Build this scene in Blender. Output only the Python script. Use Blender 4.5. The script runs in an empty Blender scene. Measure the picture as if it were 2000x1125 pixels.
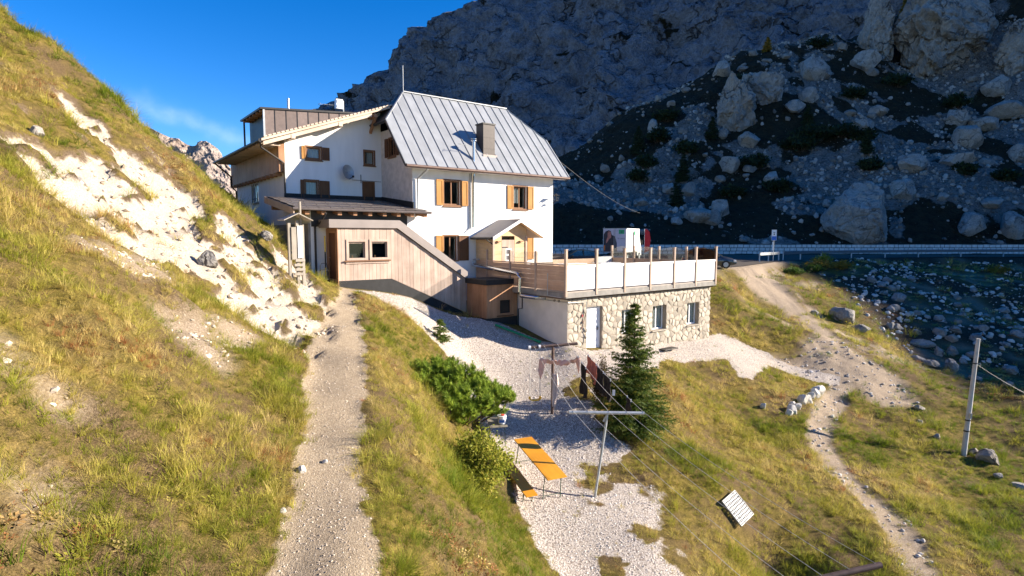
import bpy, bmesh, math, random
import numpy as np
from mathutils import Vector, Matrix, noise as mnoise
R = math.radians
random.seed(7)
rng = np.random.default_rng(11)
scn = bpy.context.scene
col = scn.collection

# ------------------------------------------------------------------ camera
cam_d = bpy.data.cameras.new('camera'); cam = bpy.data.objects.new('camera', cam_d); col.objects.link(cam)
cam_d.sensor_width = 36.0; cam_d.lens = 36.0 * 1130 / 2000; cam_d.clip_start = 0.1; cam_d.clip_end = 9000
cam.location = (0, 0, 0); cam.rotation_euler = (R(90 - 5.13), 0, 0)
scn.camera = cam

# ------------------------------------------------------------------ sky and sun
SUN_EL, SUN_AZ = 21.0, 3.0            # azimuth counted from +X towards +Y
world = bpy.data.worlds.new('World'); scn.world = world; world.use_nodes = True
wn = world.node_tree; wn.nodes.clear()
def wnode(t): return wn.nodes.new(t)
sky = wnode('ShaderNodeTexSky'); sky.sky_type = 'NISHITA'; sky.sun_disc = False
sky.sun_elevation = R(SUN_EL); sky.sun_rotation = R(90 - SUN_AZ); sky.altitude = 2100
sky.air_density = 1.0; sky.dust_density = 0.15; sky.ozone_density = 3.0
hs = wnode('ShaderNodeHueSaturation'); hs.inputs['Saturation'].default_value = 1.37; hs.inputs['Value'].default_value = 1.0; hs.inputs['Hue'].default_value = 0.511
bg = wnode('ShaderNodeBackground'); bg.inputs['Strength'].default_value = 0.083
wo = wnode('ShaderNodeOutputWorld')
wn.links.new(sky.outputs[0], hs.inputs['Color'])
# a thin streak of cirrus
tc = wnode('ShaderNodeTexCoord'); dirv = tc.outputs['Generated']
def wdot(v, off=0.0):
    d = wnode('ShaderNodeVectorMath'); d.operation = 'DOT_PRODUCT'; d.inputs[1].default_value = v; wn.links.new(dirv, d.inputs[0]); return d.outputs['Value']
def wmath(op, a, b=None):
    x = wnode('ShaderNodeMath'); x.operation = op
    for i, v in enumerate((a, b)):
        if v is None: continue
        if isinstance(v, (int, float)): x.inputs[i].default_value = v
        else: wn.links.new(v, x.inputs[i])
    return x.outputs[0]
cn = wnode('ShaderNodeTexNoise'); cn.inputs['Scale'].default_value = 14; cn.inputs['Detail'].default_value = 7; wn.links.new(dirv, cn.inputs['Vector'])
cn2 = wnode('ShaderNodeTexNoise'); cn2.inputs['Scale'].default_value = 42; cn2.inputs['Detail'].default_value = 6; wn.links.new(dirv, cn2.inputs['Vector'])
across = wmath('ADD', wdot((-0.337, 0.002, -0.941)), wmath('MULTIPLY', wmath('SUBTRACT', cn.outputs['Fac'], 0.5), 0.05))
along = wmath('SUBTRACT', wdot((0.8165, 0.4946, -0.2917)), 0.0)
band = wmath('POWER', 2.718, wmath('MULTIPLY', wmath('MULTIPLY', across, across), -9000.0))
win = wmath('POWER', 2.718, wmath('MULTIPLY', wmath('POWER', wmath('MULTIPLY', along, 12.5), 4.0), -1.0))
front = wmath('GREATER_THAN', wdot((-0.465, 0.867, 0.1685)), 0.9)
streak = wmath('MULTIPLY', wmath('MULTIPLY', wmath('MULTIPLY', band, win), front), wmath('MULTIPLY', cn2.outputs['Fac'], 0.30))
mixc = wnode('ShaderNodeMix'); mixc.data_type = 'RGBA'; mixc.inputs[7].default_value = (5.5, 6.2, 7.0, 1)
wn.links.new(streak, mixc.inputs[0]); wn.links.new(hs.outputs[0], mixc.inputs[6]); wn.links.new(mixc.outputs[2], bg.inputs['Color']); wn.links.new(bg.outputs[0], wo.inputs[0])

sun_d = bpy.data.lights.new('sun', 'SUN'); sun_d.energy = 5.0; sun_d.angle = R(0.53); sun_d.color = (1.0, 0.885, 0.735)
sun = bpy.data.objects.new('sun', sun_d); col.objects.link(sun)
to_sun = Vector((math.cos(R(SUN_EL)) * math.cos(R(SUN_AZ)), math.cos(R(SUN_EL)) * math.sin(R(SUN_AZ)), math.sin(R(SUN_EL))))
sun.rotation_euler = to_sun.to_track_quat('Z', 'Y').to_euler(); sun.location = to_sun * 60
vs = scn.view_settings; vs.view_transform = 'Standard'; vs.look = 'None'; vs.exposure = 1.52; vs.gamma = 1.0; vs.use_curve_mapping = False
scn.cycles.max_bounces = 6; scn.cycles.transparent_max_bounces = 12; scn.cycles.use_denoising = True

# ------------------------------------------------------------------ helpers
def lin(h):
    h = h.lstrip('#'); c = [int(h[i:i+2], 16) / 255 for i in (0, 2, 4)]
    return tuple(x / 12.92 if x <= 0.04045 else ((x + 0.055) / 1.055) ** 2.4 for x in c)
MATS = {}
class NT:
    def __init__(s, name):
        s.m = bpy.data.materials.new(name); s.m.use_nodes = True; s.t = s.m.node_tree; s.t.nodes.clear()
        s.out = s.n('ShaderNodeOutputMaterial')
    def n(s, t, **kw):
        x = s.t.nodes.new(t)
        for k, v in kw.items(): setattr(x, k, v)
        return x
    def l(s, a, b): s.t.links.new(a, b)
    def noise(s, scale, detail=4, vec=None, rough=0.55, dist=0):
        x = s.n('ShaderNodeTexNoise'); x.inputs['Scale'].default_value = scale; x.inputs['Detail'].default_value = detail
        x.inputs['Roughness'].default_value = rough; x.inputs['Distortion'].default_value = dist
        if vec is not None: s.l(vec, x.inputs['Vector'])
        return x.outputs['Fac']
    def ramp(s, fac, stops):
        x = s.n('ShaderNodeValToRGB'); r = x.color_ramp
        while len(r.elements) < len(stops): r.elements.new(0.5)
        for e, (p, c) in zip(r.elements, stops):
            e.position = p; e.color = (*c, 1) if len(c) == 3 else c
        s.l(fac, x.inputs[0]); return x.outputs[0]
    def mix(s, fac, a, b, mode='MIX'):
        x = s.n('ShaderNodeMix', data_type='RGBA', blend_type=mode)
        for sock, v in ((x.inputs[0], fac), (x.inputs[6], a), (x.inputs[7], b)):
            if isinstance(v, (int, float)): sock.default_value = v
            elif isinstance(v, tuple): sock.default_value = (*v, 1)
            else: s.l(v, sock)
        return x.outputs[2]
    def math(s, op, a, b=None):
        x = s.n('ShaderNodeMath', operation=op)
        for i, v in enumerate((a, b)):
            if v is None: continue
            if isinstance(v, (int, float)): x.inputs[i].default_value = v
            else: s.l(v, x.inputs[i])
        return x.outputs[0]
    def pos(s, scale=None, obj=False):
        o = s.n('ShaderNodeTexCoord').outputs['Object'] if obj else s.n('ShaderNodeNewGeometry').outputs['Position']
        if scale is None: return o
        m = s.n('ShaderNodeVectorMath', operation='MULTIPLY'); m.inputs[1].default_value = scale; s.l(o, m.inputs[0]); return m.outputs[0]
    def bsdf(s, color, rough=0.8, metal=0.0, spec=0.4, bump=None, bstr=0.3, bdist=0.02, **kw):
        p = s.n('ShaderNodeBsdfPrincipled')
        if isinstance(color, tuple): p.inputs['Base Color'].default_value = (*color, 1)
        else: s.l(color, p.inputs['Base Color'])
        if isinstance(rough, (int, float)): p.inputs['Roughness'].default_value = rough
        else: s.l(rough, p.inputs['Roughness'])
        p.inputs['Metallic'].default_value = metal; p.inputs['Specular IOR Level'].default_value = spec
        for k, v in kw.items(): p.inputs[k].default_value = v
        if bump is not None:
            b = s.n('ShaderNodeBump'); b.inputs['Strength'].default_value = bstr; b.inputs['Distance'].default_value = bdist
            s.l(bump, b.inputs['Height']); s.l(b.outputs[0], p.inputs['Normal'])
        s.l(p.outputs[0], s.out.inputs[0]); return p
    def orand(s): return s.n('ShaderNodeObjectInfo').outputs['Random']
    def attr(s, name, inst=False):
        a = s.n('ShaderNodeAttribute'); a.attribute_name = name; a.attribute_type = 'INSTANCER' if inst else 'GEOMETRY'
        return a.outputs['Fac']

def plain(name, c, rough=0.7, metal=0.0, var=0.12, scale=6.0, bump=0.0, spec=0.4, objvar=0.0, stretch=(1, 1, 1), **kw):
    """a painted, plastered or metal surface with uneven tone"""
    t = NT(name); p = t.pos(stretch)
    a = tuple(x * (1 - var) for x in c); b = tuple(min(1, x * (1 + var)) for x in c)
    colr = t.ramp(t.noise(scale, 5, p), [(0.3, a), (0.7, b)])
    if objvar: colr = t.mix(1.0, colr, t.ramp(t.orand(), [(0, (1 - objvar,) * 3), (1, (1 + objvar * 0.3,) * 3)]), 'MULTIPLY')
    t.bsdf(colr, rough, metal, spec, t.noise(scale * 9, 3, p) if bump else None, bump, 0.01, **kw)
    MATS[name] = t.m; return t.m
def wood(name, c1, c2, rough=0.65, axis=2, objvar=0.2, grain=14.0):
    t = NT(name); sc = [grain] * 3; sc[axis] = grain * 0.06
    p = t.pos(tuple(sc), obj=True); r = t.orand()
    off = t.n('ShaderNodeVectorMath', operation='ADD'); t.l(p, off.inputs[0])
    cmb = t.n('ShaderNodeCombineXYZ'); t.l(t.math('MULTIPLY', r, 37.0), cmb.inputs[0]); t.l(t.math('MULTIPLY', r, 11.0), cmb.inputs[2]); t.l(cmb.outputs[0], off.inputs[1])
    g = t.noise(1.0, 6, off.outputs[0], 0.6, 0.8)
    colr = t.ramp(g, [(0.28, c1), (0.72, c2)])
    colr = t.mix(1.0, colr, t.ramp(r, [(0, (1 - objvar,) * 3), (1, (1 + objvar * 0.35,) * 3)]), 'MULTIPLY')
    stain = t.noise(1.3, 4, t.pos())
    colr = t.mix(0.35, colr, t.ramp(stain, [(0.35, tuple(x * 0.7 for x in c1)), (0.65, c2)]))
    t.bsdf(colr, rough, 0, 0.3, g, 0.25, 0.004); MATS[name] = t.m; return t.m

ORG = {}
def root_of(name, label, cat, loc, rz=0.0, org=(0, 0, 0), group=None, label_only=False):
    o = bpy.data.objects.new(name, None); col.objects.link(o); o.empty_display_size = 0.3
    o.location = loc; o.rotation_euler = (0, 0, rz); ORG[o.name] = Vector(org)
    tag(o, label, cat, group); return o
def tag(o, label, cat=None, group=None, kind=None):
    if label: o['label'] = label
    if cat: o['category'] = cat
    if group: o['group'] = group
    if kind: o['kind'] = kind
    return o
class MB:
    def __init__(s, m=None): s.v = []; s.f = []; s.m = m
    def add(s, vs, fs):
        n = len(s.v)
        for p in vs: s.v.append(tuple(s.m(*p)) if s.m else tuple(p))
        for f in fs: s.f.append(tuple(i + n for i in f))
        return s
    def box(s, x0, x1, y0, y1, z0, z1):
        return s.add([(x0, y0, z0), (x1, y0, z0), (x1, y1, z0), (x0, y1, z0), (x0, y0, z1), (x1, y0, z1), (x1, y1, z1), (x0, y1, z1)],
                     [(3, 2, 1, 0), (4, 5, 6, 7), (0, 1, 5, 4), (1, 2, 6, 5), (2, 3, 7, 6), (3, 0, 4, 7)])
    def prism(s, poly, off):
        n = len(poly); a = [tuple(p) for p in poly]; b = [(p[0] + off[0], p[1] + off[1], p[2] + off[2]) for p in poly]
        return s.add(a + b, [tuple(range(n)), tuple(range(2 * n - 1, n - 1, -1))] + [(i, i + n, (i + 1) % n + n, (i + 1) % n) for i in range(n)])
    def slab(s, poly, th):
        a, b, c = (Vector(poly[i]) for i in (0, 1, 2)); nn = (b - a).cross(c - a).normalized()
        if nn.z < 0: nn = -nn
        return s.prism(poly, tuple(-nn * th))
    def tube(s, pts, r, n=8, r2=None):
        pts = [Vector(p) for p in pts]; k = len(pts); vs = []; fs = []
        up = Vector((0.13, 0.21, 0.97))
        for i, p in enumerate(pts):
            d = (pts[min(i + 1, k - 1)] - pts[max(i - 1, 0)]).normalized()
            x = d.cross(up)
            if x.length < 0.05: x = d.cross(Vector((1, 0, 0)))
            x.normalize(); y = d.cross(x)
            rr = r if r2 is None else r + (r2 - r) * i / (k - 1)
            vs += [tuple(p + (x * math.cos(6.2832 * j / n) + y * math.sin(6.2832 * j / n)) * rr) for j in range(n)]
        for i in range(k - 1):
            fs += [(i * n + j, i * n + (j + 1) % n, (i + 1) * n + (j + 1) % n, (i + 1) * n + j) for j in range(n)]
        fs += [tuple(range(n - 1, -1, -1)), tuple(range((k - 1) * n, k * n))]
        return s.add(vs, fs)
    def beam(s, a, b, w, h):
        """rectangular bar from a to b; w sideways, h up"""
        a = Vector(a); b = Vector(b); d = (b - a).normalized(); x = d.cross(Vector((0, 0, 1)))
        if x.length < 0.05: x = Vector((1, 0, 0))
        x.normalize(); y = x.cross(d).normalized(); vs = []
        for p in (a, b):
            for i, j in ((-1, -1), (1, -1), (1, 1), (-1, 1)): vs.append(tuple(p + x * w / 2 * i + y * h / 2 * j))
        return s.add(vs, [(3, 2, 1, 0), (4, 5, 6, 7), (0, 1, 5, 4), (1, 2, 6, 5), (2, 3, 7, 6), (3, 0, 4, 7)])
    def build(s, name, mat, parent=None, smooth=False, bevel=0.0, label=None, org=None, loc=None):
        if org is None: org = ORG.get(parent.name, Vector((0, 0, 0))) if parent else Vector(loc or (0, 0, 0))
        me = bpy.data.meshes.new(name)
        me.from_pydata([(v[0] - org[0], v[1] - org[1], v[2] - org[2]) for v in s.v], [], s.f)
        bm = bmesh.new(); bm.from_mesh(me); bmesh.ops.recalc_face_normals(bm, faces=bm.faces); bm.to_mesh(me); bm.free()
        o = bpy.data.objects.new(name, me); col.objects.link(o)
        me.materials.append(MATS[mat] if isinstance(mat, str) else mat)
        if smooth:
            for p in me.polygons: p.use_smooth = True
            try: me.set_sharp_from_angle(angle=R(40))
            except Exception: pass
        if parent: o.parent = parent; ORG[o.name] = Vector(org)
        elif loc: o.location = loc
        if bevel:
            b = o.modifiers.new('edge', 'BEVEL'); b.width = bevel; b.segments = 2; b.limit_method = 'ANGLE'; b.angle_limit = R(50)
        if label: o['label'] = label
        return o
def clip(poly, ax, lim, keep_less):
    """cut a 2-D polygon by a line across one axis"""
    out = []; n = len(poly)
    ins = lambda p: (p[ax] <= lim) if keep_less else (p[ax] >= lim)
    for i in range(n):
        a, b = poly[i], poly[(i + 1) % n]
        if ins(a): out.append(a)
        if ins(a) != ins(b):
            k = (lim - a[ax]) / (b[ax] - a[ax]); out.append((a[0] + (b[0] - a[0]) * k, a[1] + (b[1] - a[1]) * k))
    return out
def clip_hp(poly, px, py, nx, ny):
    out = []; n = len(poly); d = [(p[0] - px) * nx + (p[1] - py) * ny for p in poly]
    for i in range(n):
        a, b = poly[i], poly[(i + 1) % n]; da, db = d[i], d[(i + 1) % n]
        if da <= 0: out.append(a)
        if (da <= 0) != (db <= 0):
            k = da / (da - db); out.append((a[0] + (b[0] - a[0]) * k, a[1] + (b[1] - a[1]) * k))
    return out
def area(poly): return 0.5 * abs(sum(poly[i][0] * poly[(i + 1) % len(poly)][1] - poly[(i + 1) % len(poly)][0] * poly[i][1] for i in range(len(poly)))) if len(poly) > 2 else 0

# numpy value noise
_tab = np.random.default_rng(3).random(65536)
def vnoise(x, y, seed=0):
    xi = np.floor(x).astype(np.int64); yi = np.floor(y).astype(np.int64); fx = x - xi; fy = y - yi
    fx = fx * fx * (3 - 2 * fx); fy = fy * fy * (3 - 2 * fy)
    h = lambda a, b: _tab[(a * 7919 + b * 104729 + seed * 6151) & 65535]
    return (h(xi, yi) * (1 - fx) + h(xi + 1, yi) * fx) * (1 - fy) + (h(xi, yi + 1) * (1 - fx) + h(xi + 1, yi + 1) * fx) * fy
def fbm(x, y, octv=4, seed=0, gain=0.5):
    o = 0; a = 1; tot = 0
    for i in range(octv):
        o = o + a * vnoise(x * 2 ** i + i * 17.3, y * 2 ** i + i * 9.1, seed + i); tot += a; a *= gain
    return o / tot - 0.5
def smooth(x, a, b):
    k = np.clip((x - a) / (b - a), 0, 1); return k * k * (3 - 2 * k)
def poly_dist(x, y, poly):
    """signed distance, negative inside"""
    P = np.asarray(poly); d = np.full(x.shape, 1e9); ins = np.zeros(x.shape, bool); n = len(P)
    for i in range(n):
        ax, ay = P[i]; bx, by = P[(i + 1) % n]; ex, ey = bx - ax, by - ay; wx, wy = x - ax, y - ay
        k = np.clip((wx * ex + wy * ey) / (ex * ex + ey * ey + 1e-9), 0, 1)
        d = np.minimum(d, np.hypot(wx - k * ex, wy - k * ey))
        c = (ay > y) != (by > y); xi = (bx - ax) * (y - ay) / (by - ay + 1e-12) + ax; ins ^= c & (x < xi)
    return np.where(ins, -d, d)
def line_dist(x, y, pts):
    d = np.full(x.shape, 1e9)
    for (ax, ay), (bx, by) in zip(pts[:-1], pts[1:]):
        ex, ey = bx - ax, by - ay; k = np.clip(((x - ax) * ex + (y - ay) * ey) / (ex * ex + ey * ey), 0, 1)
        d = np.minimum(d, np.hypot(x - ax - k * ex, y - ay - k * ey))
    return d
def tps(P, lam=0.2):
    P = np.array(P, float); n = len(P); X = P[:, :2]; d = np.linalg.norm(X[:, None] - X[None], axis=2)
    K = np.where(d > 0, d * d * np.log(d + 1e-12), 0) + lam * np.eye(n)
    Q = np.c_[np.ones(n), X]; M = np.zeros((n + 3, n + 3)); M[:n, :n] = K; M[:n, n:] = Q; M[n:, :n] = Q.T
    w = np.linalg.solve(M, np.r_[P[:, 2], 0, 0, 0])
    def f(x, y):
        x = np.asarray(x, float); y = np.asarray(y, float); q = np.c_[x.ravel(), y.ravel()]; o = np.empty(len(q))
        for i in range(0, len(q), 16000):
            b = q[i:i + 16000]; r2 = (b[:, None, 0] - X[None, :, 0]) ** 2 + (b[:, None, 1] - X[None, :, 1]) ** 2
            o[i:i + 16000] = (0.5 * r2 * np.log(r2 + 1e-12)) @ w[:n] + w[n] + b @ w[n + 1:]
        return o.reshape(x.shape)
    return f
def grid_mesh(name, xs, ys, Z, mat, attrs=None, X=None, Y=None):
    if X is None: X, Y = np.meshgrid(xs, ys)
    ny, nx = X.shape; V = np.stack([X, Y, Z], -1).reshape(-1, 3)
    i = np.arange(ny - 1)[:, None] * nx + np.arange(nx - 1)[None]; F = np.stack([i, i + 1, i + nx + 1, i + nx], -1).reshape(-1, 4)
    me = bpy.data.meshes.new(name); me.vertices.add(len(V)); me.vertices.foreach_set('co', V.ravel().astype(np.float32))
    me.loops.add(F.size); me.loops.foreach_set('vertex_index', F.ravel().astype(np.int32))
    me.polygons.add(len(F)); me.polygons.foreach_set('loop_start', np.arange(0, F.size, 4, dtype=np.int32)); me.polygons.foreach_set('loop_total', np.full(len(F), 4, np.int32))
    me.update(calc_edges=True); me.polygons.foreach_set('use_smooth', np.ones(len(F), bool))
    for k, a in (attrs or {}).items():
        at = me.attributes.new(k, 'FLOAT', 'POINT'); at.data.foreach_set('value', a.ravel().astype(np.float32))
    o = bpy.data.objects.new(name, me); col.objects.link(o); me.materials.append(MATS[mat]); return o
def tri_mesh(name, V, F, mat, parent=None, attrs=None):
    """mesh from numpy triangles"""
    me = bpy.data.meshes.new(name); me.vertices.add(len(V)); me.vertices.foreach_set('co', np.asarray(V, np.float32).ravel())
    me.loops.add(F.size); me.loops.foreach_set('vertex_index', F.ravel().astype(np.int32)); k = F.shape[1]
    me.polygons.add(len(F)); me.polygons.foreach_set('loop_start', np.arange(0, F.size, k, dtype=np.int32)); me.polygons.foreach_set('loop_total', np.full(len(F), k, np.int32))
    me.update(calc_edges=True)
    for kk, a in (attrs or {}).items():
        at = me.attributes.new(kk, 'FLOAT', 'POINT'); at.data.foreach_set('value', np.asarray(a, np.float32).ravel())
    o = bpy.data.objects.new(name, me); me.materials.append(MATS[mat] if isinstance(mat, str) else mat)
    if parent is not None: col.objects.link(o); o.parent = parent
    return o
# ------------------------------------------------------------------ materials
def ground_material():
    t = NT('ground'); p = t.pos()
    n1 = t.noise(0.55, 6, p); n2 = t.noise(5.0, 5, p); n3 = t.noise(26.0, 4, p, 0.7); n4 = t.noise(70.0, 2, p, 0.6)
    veg = t.ramp(n2, [(0.25, (0.060, 0.052, 0.014)), (0.5, (0.16, 0.125, 0.030)), (0.75, (0.29, 0.21, 0.07))])
    veg = t.mix(t.ramp(n1, [(0.4, (0, 0, 0)), (0.62, (1, 1, 1))]), veg, t.ramp(n3, [(0.3, (0.06, 0.040, 0.022)), (0.7, (0.19, 0.135, 0.075))]))
    chalk = t.ramp(n3, [(0.25, (0.27, 0.21, 0.15)), (0.46, (0.48, 0.41, 0.325)), (0.75, (0.68, 0.605, 0.515))])
    chalk = t.mix(t.ramp(n2, [(0.35, (0.5, 0.5, 0.5)), (0.6, (0, 0, 0))]), chalk, (0.44, 0.36, 0.28))
    vo = t.n('ShaderNodeTexVoronoi'); vo.inputs['Scale'].default_value = 24; t.l(p, vo.inputs['Vector'])
    grav = t.ramp(t.math('ADD', t.math('MULTIPLY', vo.outputs['Distance'], 0.75), t.math('MULTIPLY', n4, 0.55)),
                  [(0.18, (0.80, 0.73, 0.655)), (0.50, (0.64, 0.575, 0.51)), (0.78, (0.24, 0.20, 0.17))])
    grav = t.mix(t.ramp(n1, [(0.42, (0, 0, 0)), (0.65, (0.45, 0.45, 0.45))]), grav, (0.50, 0.435, 0.365))
    path = t.ramp(n3, [(0.25, (0.255, 0.19, 0.125)), (0.5, (0.385, 0.305, 0.21)), (0.75, (0.53, 0.44, 0.325))])
    path = t.mix(t.ramp(n2, [(0.45, (0, 0, 0)), (0.75, (0.4, 0.4, 0.4))]), path, (0.22, 0.165, 0.11))
    dirt = t.ramp(n3, [(0.25, (0.16, 0.115, 0.075)), (0.5, (0.32, 0.25, 0.18)), (0.75, (0.54, 0.46, 0.365))])
    veg = t.mix(1.0, veg, t.ramp(t.noise(42.0, 3, p, 0.7), [(0.3, (0.45, 0.45, 0.45)), (0.7, (1.5, 1.45, 1.3))]), 'MULTIPLY')
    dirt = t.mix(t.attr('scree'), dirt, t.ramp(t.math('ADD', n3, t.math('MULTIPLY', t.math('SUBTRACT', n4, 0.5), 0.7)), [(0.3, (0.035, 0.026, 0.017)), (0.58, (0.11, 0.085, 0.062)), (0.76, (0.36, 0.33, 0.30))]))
    c = t.mix(t.attr('dirt'), veg, dirt)
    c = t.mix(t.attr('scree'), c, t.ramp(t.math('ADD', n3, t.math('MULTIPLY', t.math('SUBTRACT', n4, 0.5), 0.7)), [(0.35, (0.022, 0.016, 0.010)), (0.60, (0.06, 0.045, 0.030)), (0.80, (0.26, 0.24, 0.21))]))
    edge = lambda a: t.ramp(t.math('ADD', t.attr(a), t.math('MULTIPLY', t.math('SUBTRACT', n2, 0.5), 0.8)), [(0.38, (0, 0, 0)), (0.62, (1, 1, 1))])
    c = t.mix(t.ramp(t.math('ADD', t.attr('chalk'), t.math('MULTIPLY', t.math('SUBTRACT', n2, 0.5), 0.6)), [(0.10, (0, 0, 0)), (0.30, (0.9, 0.9, 0.9))]), c, t.ramp(n3, [(0.3, (0.07, 0.048, 0.03)), (0.7, (0.22, 0.16, 0.105))]))
    c = t.mix(edge('chalk'), c, chalk); c = t.mix(edge('gravel'), c, grav); c = t.mix(edge('path'), c, path)
    bh = t.math('ADD', n3, t.math('MULTIPLY', n4, 0.6))
    t.bsdf(c, 0.95, 0, 0.1, bh, 0.8, 0.05); MATS['ground'] = t.m
def rock_material(name, lo, hi, scale, grass=None, crack=1.0, bstr=0.9, bdist=0.2, strata=False, cells=0):
    t = NT(name); p = t.pos()
    n1 = t.noise(scale, 7, p, 0.62); n2 = t.noise(scale * 6, 5, p, 0.6)
    mu = t.n('ShaderNodeTexNoise'); mu.noise_type = 'RIDGED_MULTIFRACTAL'; mu.inputs['Scale'].default_value = scale * 1.7; mu.inputs['Detail'].default_value = 6; t.l(t.pos((1, 1, 0.45)), mu.inputs['Vector'])
    c = t.ramp(n1, [(0.3, lo), (0.7, hi)])
    c = t.mix(0.5, c, t.ramp(n2, [(0.3, tuple(x * 0.7 for x in lo)), (0.7, hi)]))
    if scale > 0.1 or strata: c = t.mix(t.ramp(t.noise(scale * 0.35, 3, p), [(0.5, (0, 0, 0)), (0.72, (0.6, 0.6, 0.6))]), c, (hi[0] * 0.8, hi[1] * 0.66, hi[2] * 0.52))
    if strata:
        s1 = t.noise(scale * 2.2, 5, t.pos((0.12, 0.12, 1.6)), 0.6)
        c = t.mix(0.4, c, t.ramp(s1, [(0.35, tuple(x * 0.55 for x in lo)), (0.65, hi)]))
    if grass:
        g = t.ramp(t.noise(0.9 if scale > 0.2 else 0.06, 5, p), [(0.25, tuple(x * 0.4 for x in grass)), (0.7, grass)])
        gm = t.ramp(t.math('ADD', t.attr('veg'), t.math('MULTIPLY', t.math('SUBTRACT', n2, 0.5), 0.7)), [(0.42, (0, 0, 0)), (0.58, (1, 1, 1))])
        c = t.mix(gm, c, g)
    bh = t.math('ADD', t.math('MULTIPLY', mu.outputs['Fac'], 0.5 * crack), n2)
    if cells:
        wv = t.n('ShaderNodeVectorMath', operation='ADD'); t.l(p, wv.inputs[0]); nz = t.n('ShaderNodeTexNoise'); nz.inputs['Scale'].default_value = cells * 2.2; nz.inputs['Detail'].default_value = 4; t.l(p, nz.inputs['Vector'])
        sc_ = t.n('ShaderNodeVectorMath', operation='SCALE'); sc_.inputs['Scale'].default_value = 0.9 / cells; t.l(nz.outputs['Color'], sc_.inputs[0]); t.l(sc_.outputs[0], wv.inputs[1])
        vo = t.n('ShaderNodeTexVoronoi', feature='DISTANCE_TO_EDGE'); vo.inputs['Scale'].default_value = cells; t.l(wv.outputs[0], vo.inputs['Vector'])
        ck = t.ramp(vo.outputs['Distance'], [(0.0, (0, 0, 0)), (0.045, (1, 1, 1))]); ck = t.math('MAXIMUM', ck, t.ramp(t.noise(cells * 1.1, 3, p), [(0.42, (0, 0, 0)), (0.56, (1, 1, 1))])); c = t.mix(1.0, c, t.ramp(ck, [(0, (0.45, 0.44, 0.43)), (1, (1, 1, 1))]), 'MULTIPLY'); bh = t.math('ADD', bh, t.math('MULTIPLY', ck, 0.9))
    t.bsdf(c, 0.92, 0, 0.15, bh, bstr, bdist); MATS[name] = t.m
ground_material()
rock_material('hill', (0.09, 0.083, 0.075), (0.27, 0.257, 0.243), 0.5, grass=(0.040, 0.033, 0.017), bstr=1.0, bdist=0.6, cells=0.9)
rock_material('mountain', (0.085, 0.095, 0.125), (0.34, 0.375, 0.44), 0.06, grass=(0.022, 0.022, 0.012), bstr=1.0, bdist=9.0, cells=0.03)  # blue of the skylit shade is mixed into the rock colour
rock_material('far_peak', (0.27, 0.215, 0.19), (0.50, 0.41, 0.345), 0.008, bstr=1.0, bdist=25.0, strata=True)
rock_material('stone_small', (0.10, 0.093, 0.085), (0.34, 0.325, 0.30), 1.1, bstr=0.9, bdist=0.14)
rock_material('boulder', (0.15, 0.14, 0.13), (0.43, 0.41, 0.38), 1.1, bstr=0.9, bdist=0.14, cells=0.55)
rock_material('cliff', (0.17, 0.16, 0.15), (0.42, 0.395, 0.36), 0.3, bstr=1.0, bdist=0.6, cells=0.22)
plain('asphalt', (0.11, 0.095, 0.08), 1.0, spec=0.05, var=0.2, scale=2.0, bump=0.3)
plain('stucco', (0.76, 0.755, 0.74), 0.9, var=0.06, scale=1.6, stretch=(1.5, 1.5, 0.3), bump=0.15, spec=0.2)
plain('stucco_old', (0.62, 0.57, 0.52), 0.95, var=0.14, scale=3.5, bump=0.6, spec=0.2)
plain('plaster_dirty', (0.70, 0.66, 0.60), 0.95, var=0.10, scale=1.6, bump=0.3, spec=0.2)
plain('zinc', (0.335, 0.35, 0.365), 0.5, 0.3, var=0.14, scale=1.6, objvar=0.10, stretch=(1, 1, 0.5))
plain('seam', (0.30, 0.31, 0.32), 0.5, 0.3, var=0.1)
plain('steel', (0.62, 0.63, 0.65), 0.22, 1.0, var=0.08)
plain('galva', (0.42, 0.44, 0.45), 0.5, 0.6, var=0.15, scale=9)
plain('chimney_metal', (0.06, 0.05, 0.046), 0.5, 0.2, var=0.14)
plain('brown_metal', (0.165, 0.125, 0.11), 0.5, 0.25, var=0.14, objvar=0.14)
plain('band_metal', (0.25, 0.215, 0.20), 0.5, 0.2, var=0.08, scale=2, objvar=0.06)
plain('dark_metal', (0.035, 0.033, 0.032), 0.5, 0.2, var=0.2)
plain('tile_metal', (0.125, 0.105, 0.10), 0.45, 0.25, var=0.15, objvar=0.2)
plain('membrane', (0.02, 0.02, 0.021), 0.75, 0, var=0.25, scale=5, bump=0.4)
plain('white_paint', (0.82, 0.81, 0.79), 0.5, var=0.03, objvar=0.04)
plain('white_plastic', (0.78, 0.79, 0.81), 0.35, var=0.03)
plain('panel_white', (0.83, 0.82, 0.80), 0.45, var=0.03, scale=2, objvar=0.03)
plain('stone', (0.45, 0.40, 0.325), 0.9, var=0.16, scale=7, bump=0.7, objvar=0.34)
plain('wall_joint', (0.10, 0.09, 0.08), 0.95)
plain('galva_shade', (0.20, 0.205, 0.21), 0.5, 0.4)  # darker copy of the galvanised steel, shade put into the colour
plain('grate_grey', (0.27, 0.28, 0.29), 0.6, 0.2, var=0.15)
plain('mortar', (0.28, 0.235, 0.185), 0.95, var=0.15, scale=9, bump=0.6)
plain('concrete', (0.25, 0.235, 0.215), 0.9, var=0.22, scale=3, bump=0.4)
plain('concrete_pole', (0.46, 0.45, 0.42), 0.85, var=0.12, scale=4)
plain('deck', (0.38, 0.33, 0.28), 0.85, var=0.12, scale=4)
wood('larch', (0.37, 0.265, 0.205), (0.53, 0.415, 0.345), objvar=0.28)
wood('cladding', (0.44, 0.27, 0.165), (0.60, 0.40, 0.27))
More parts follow.
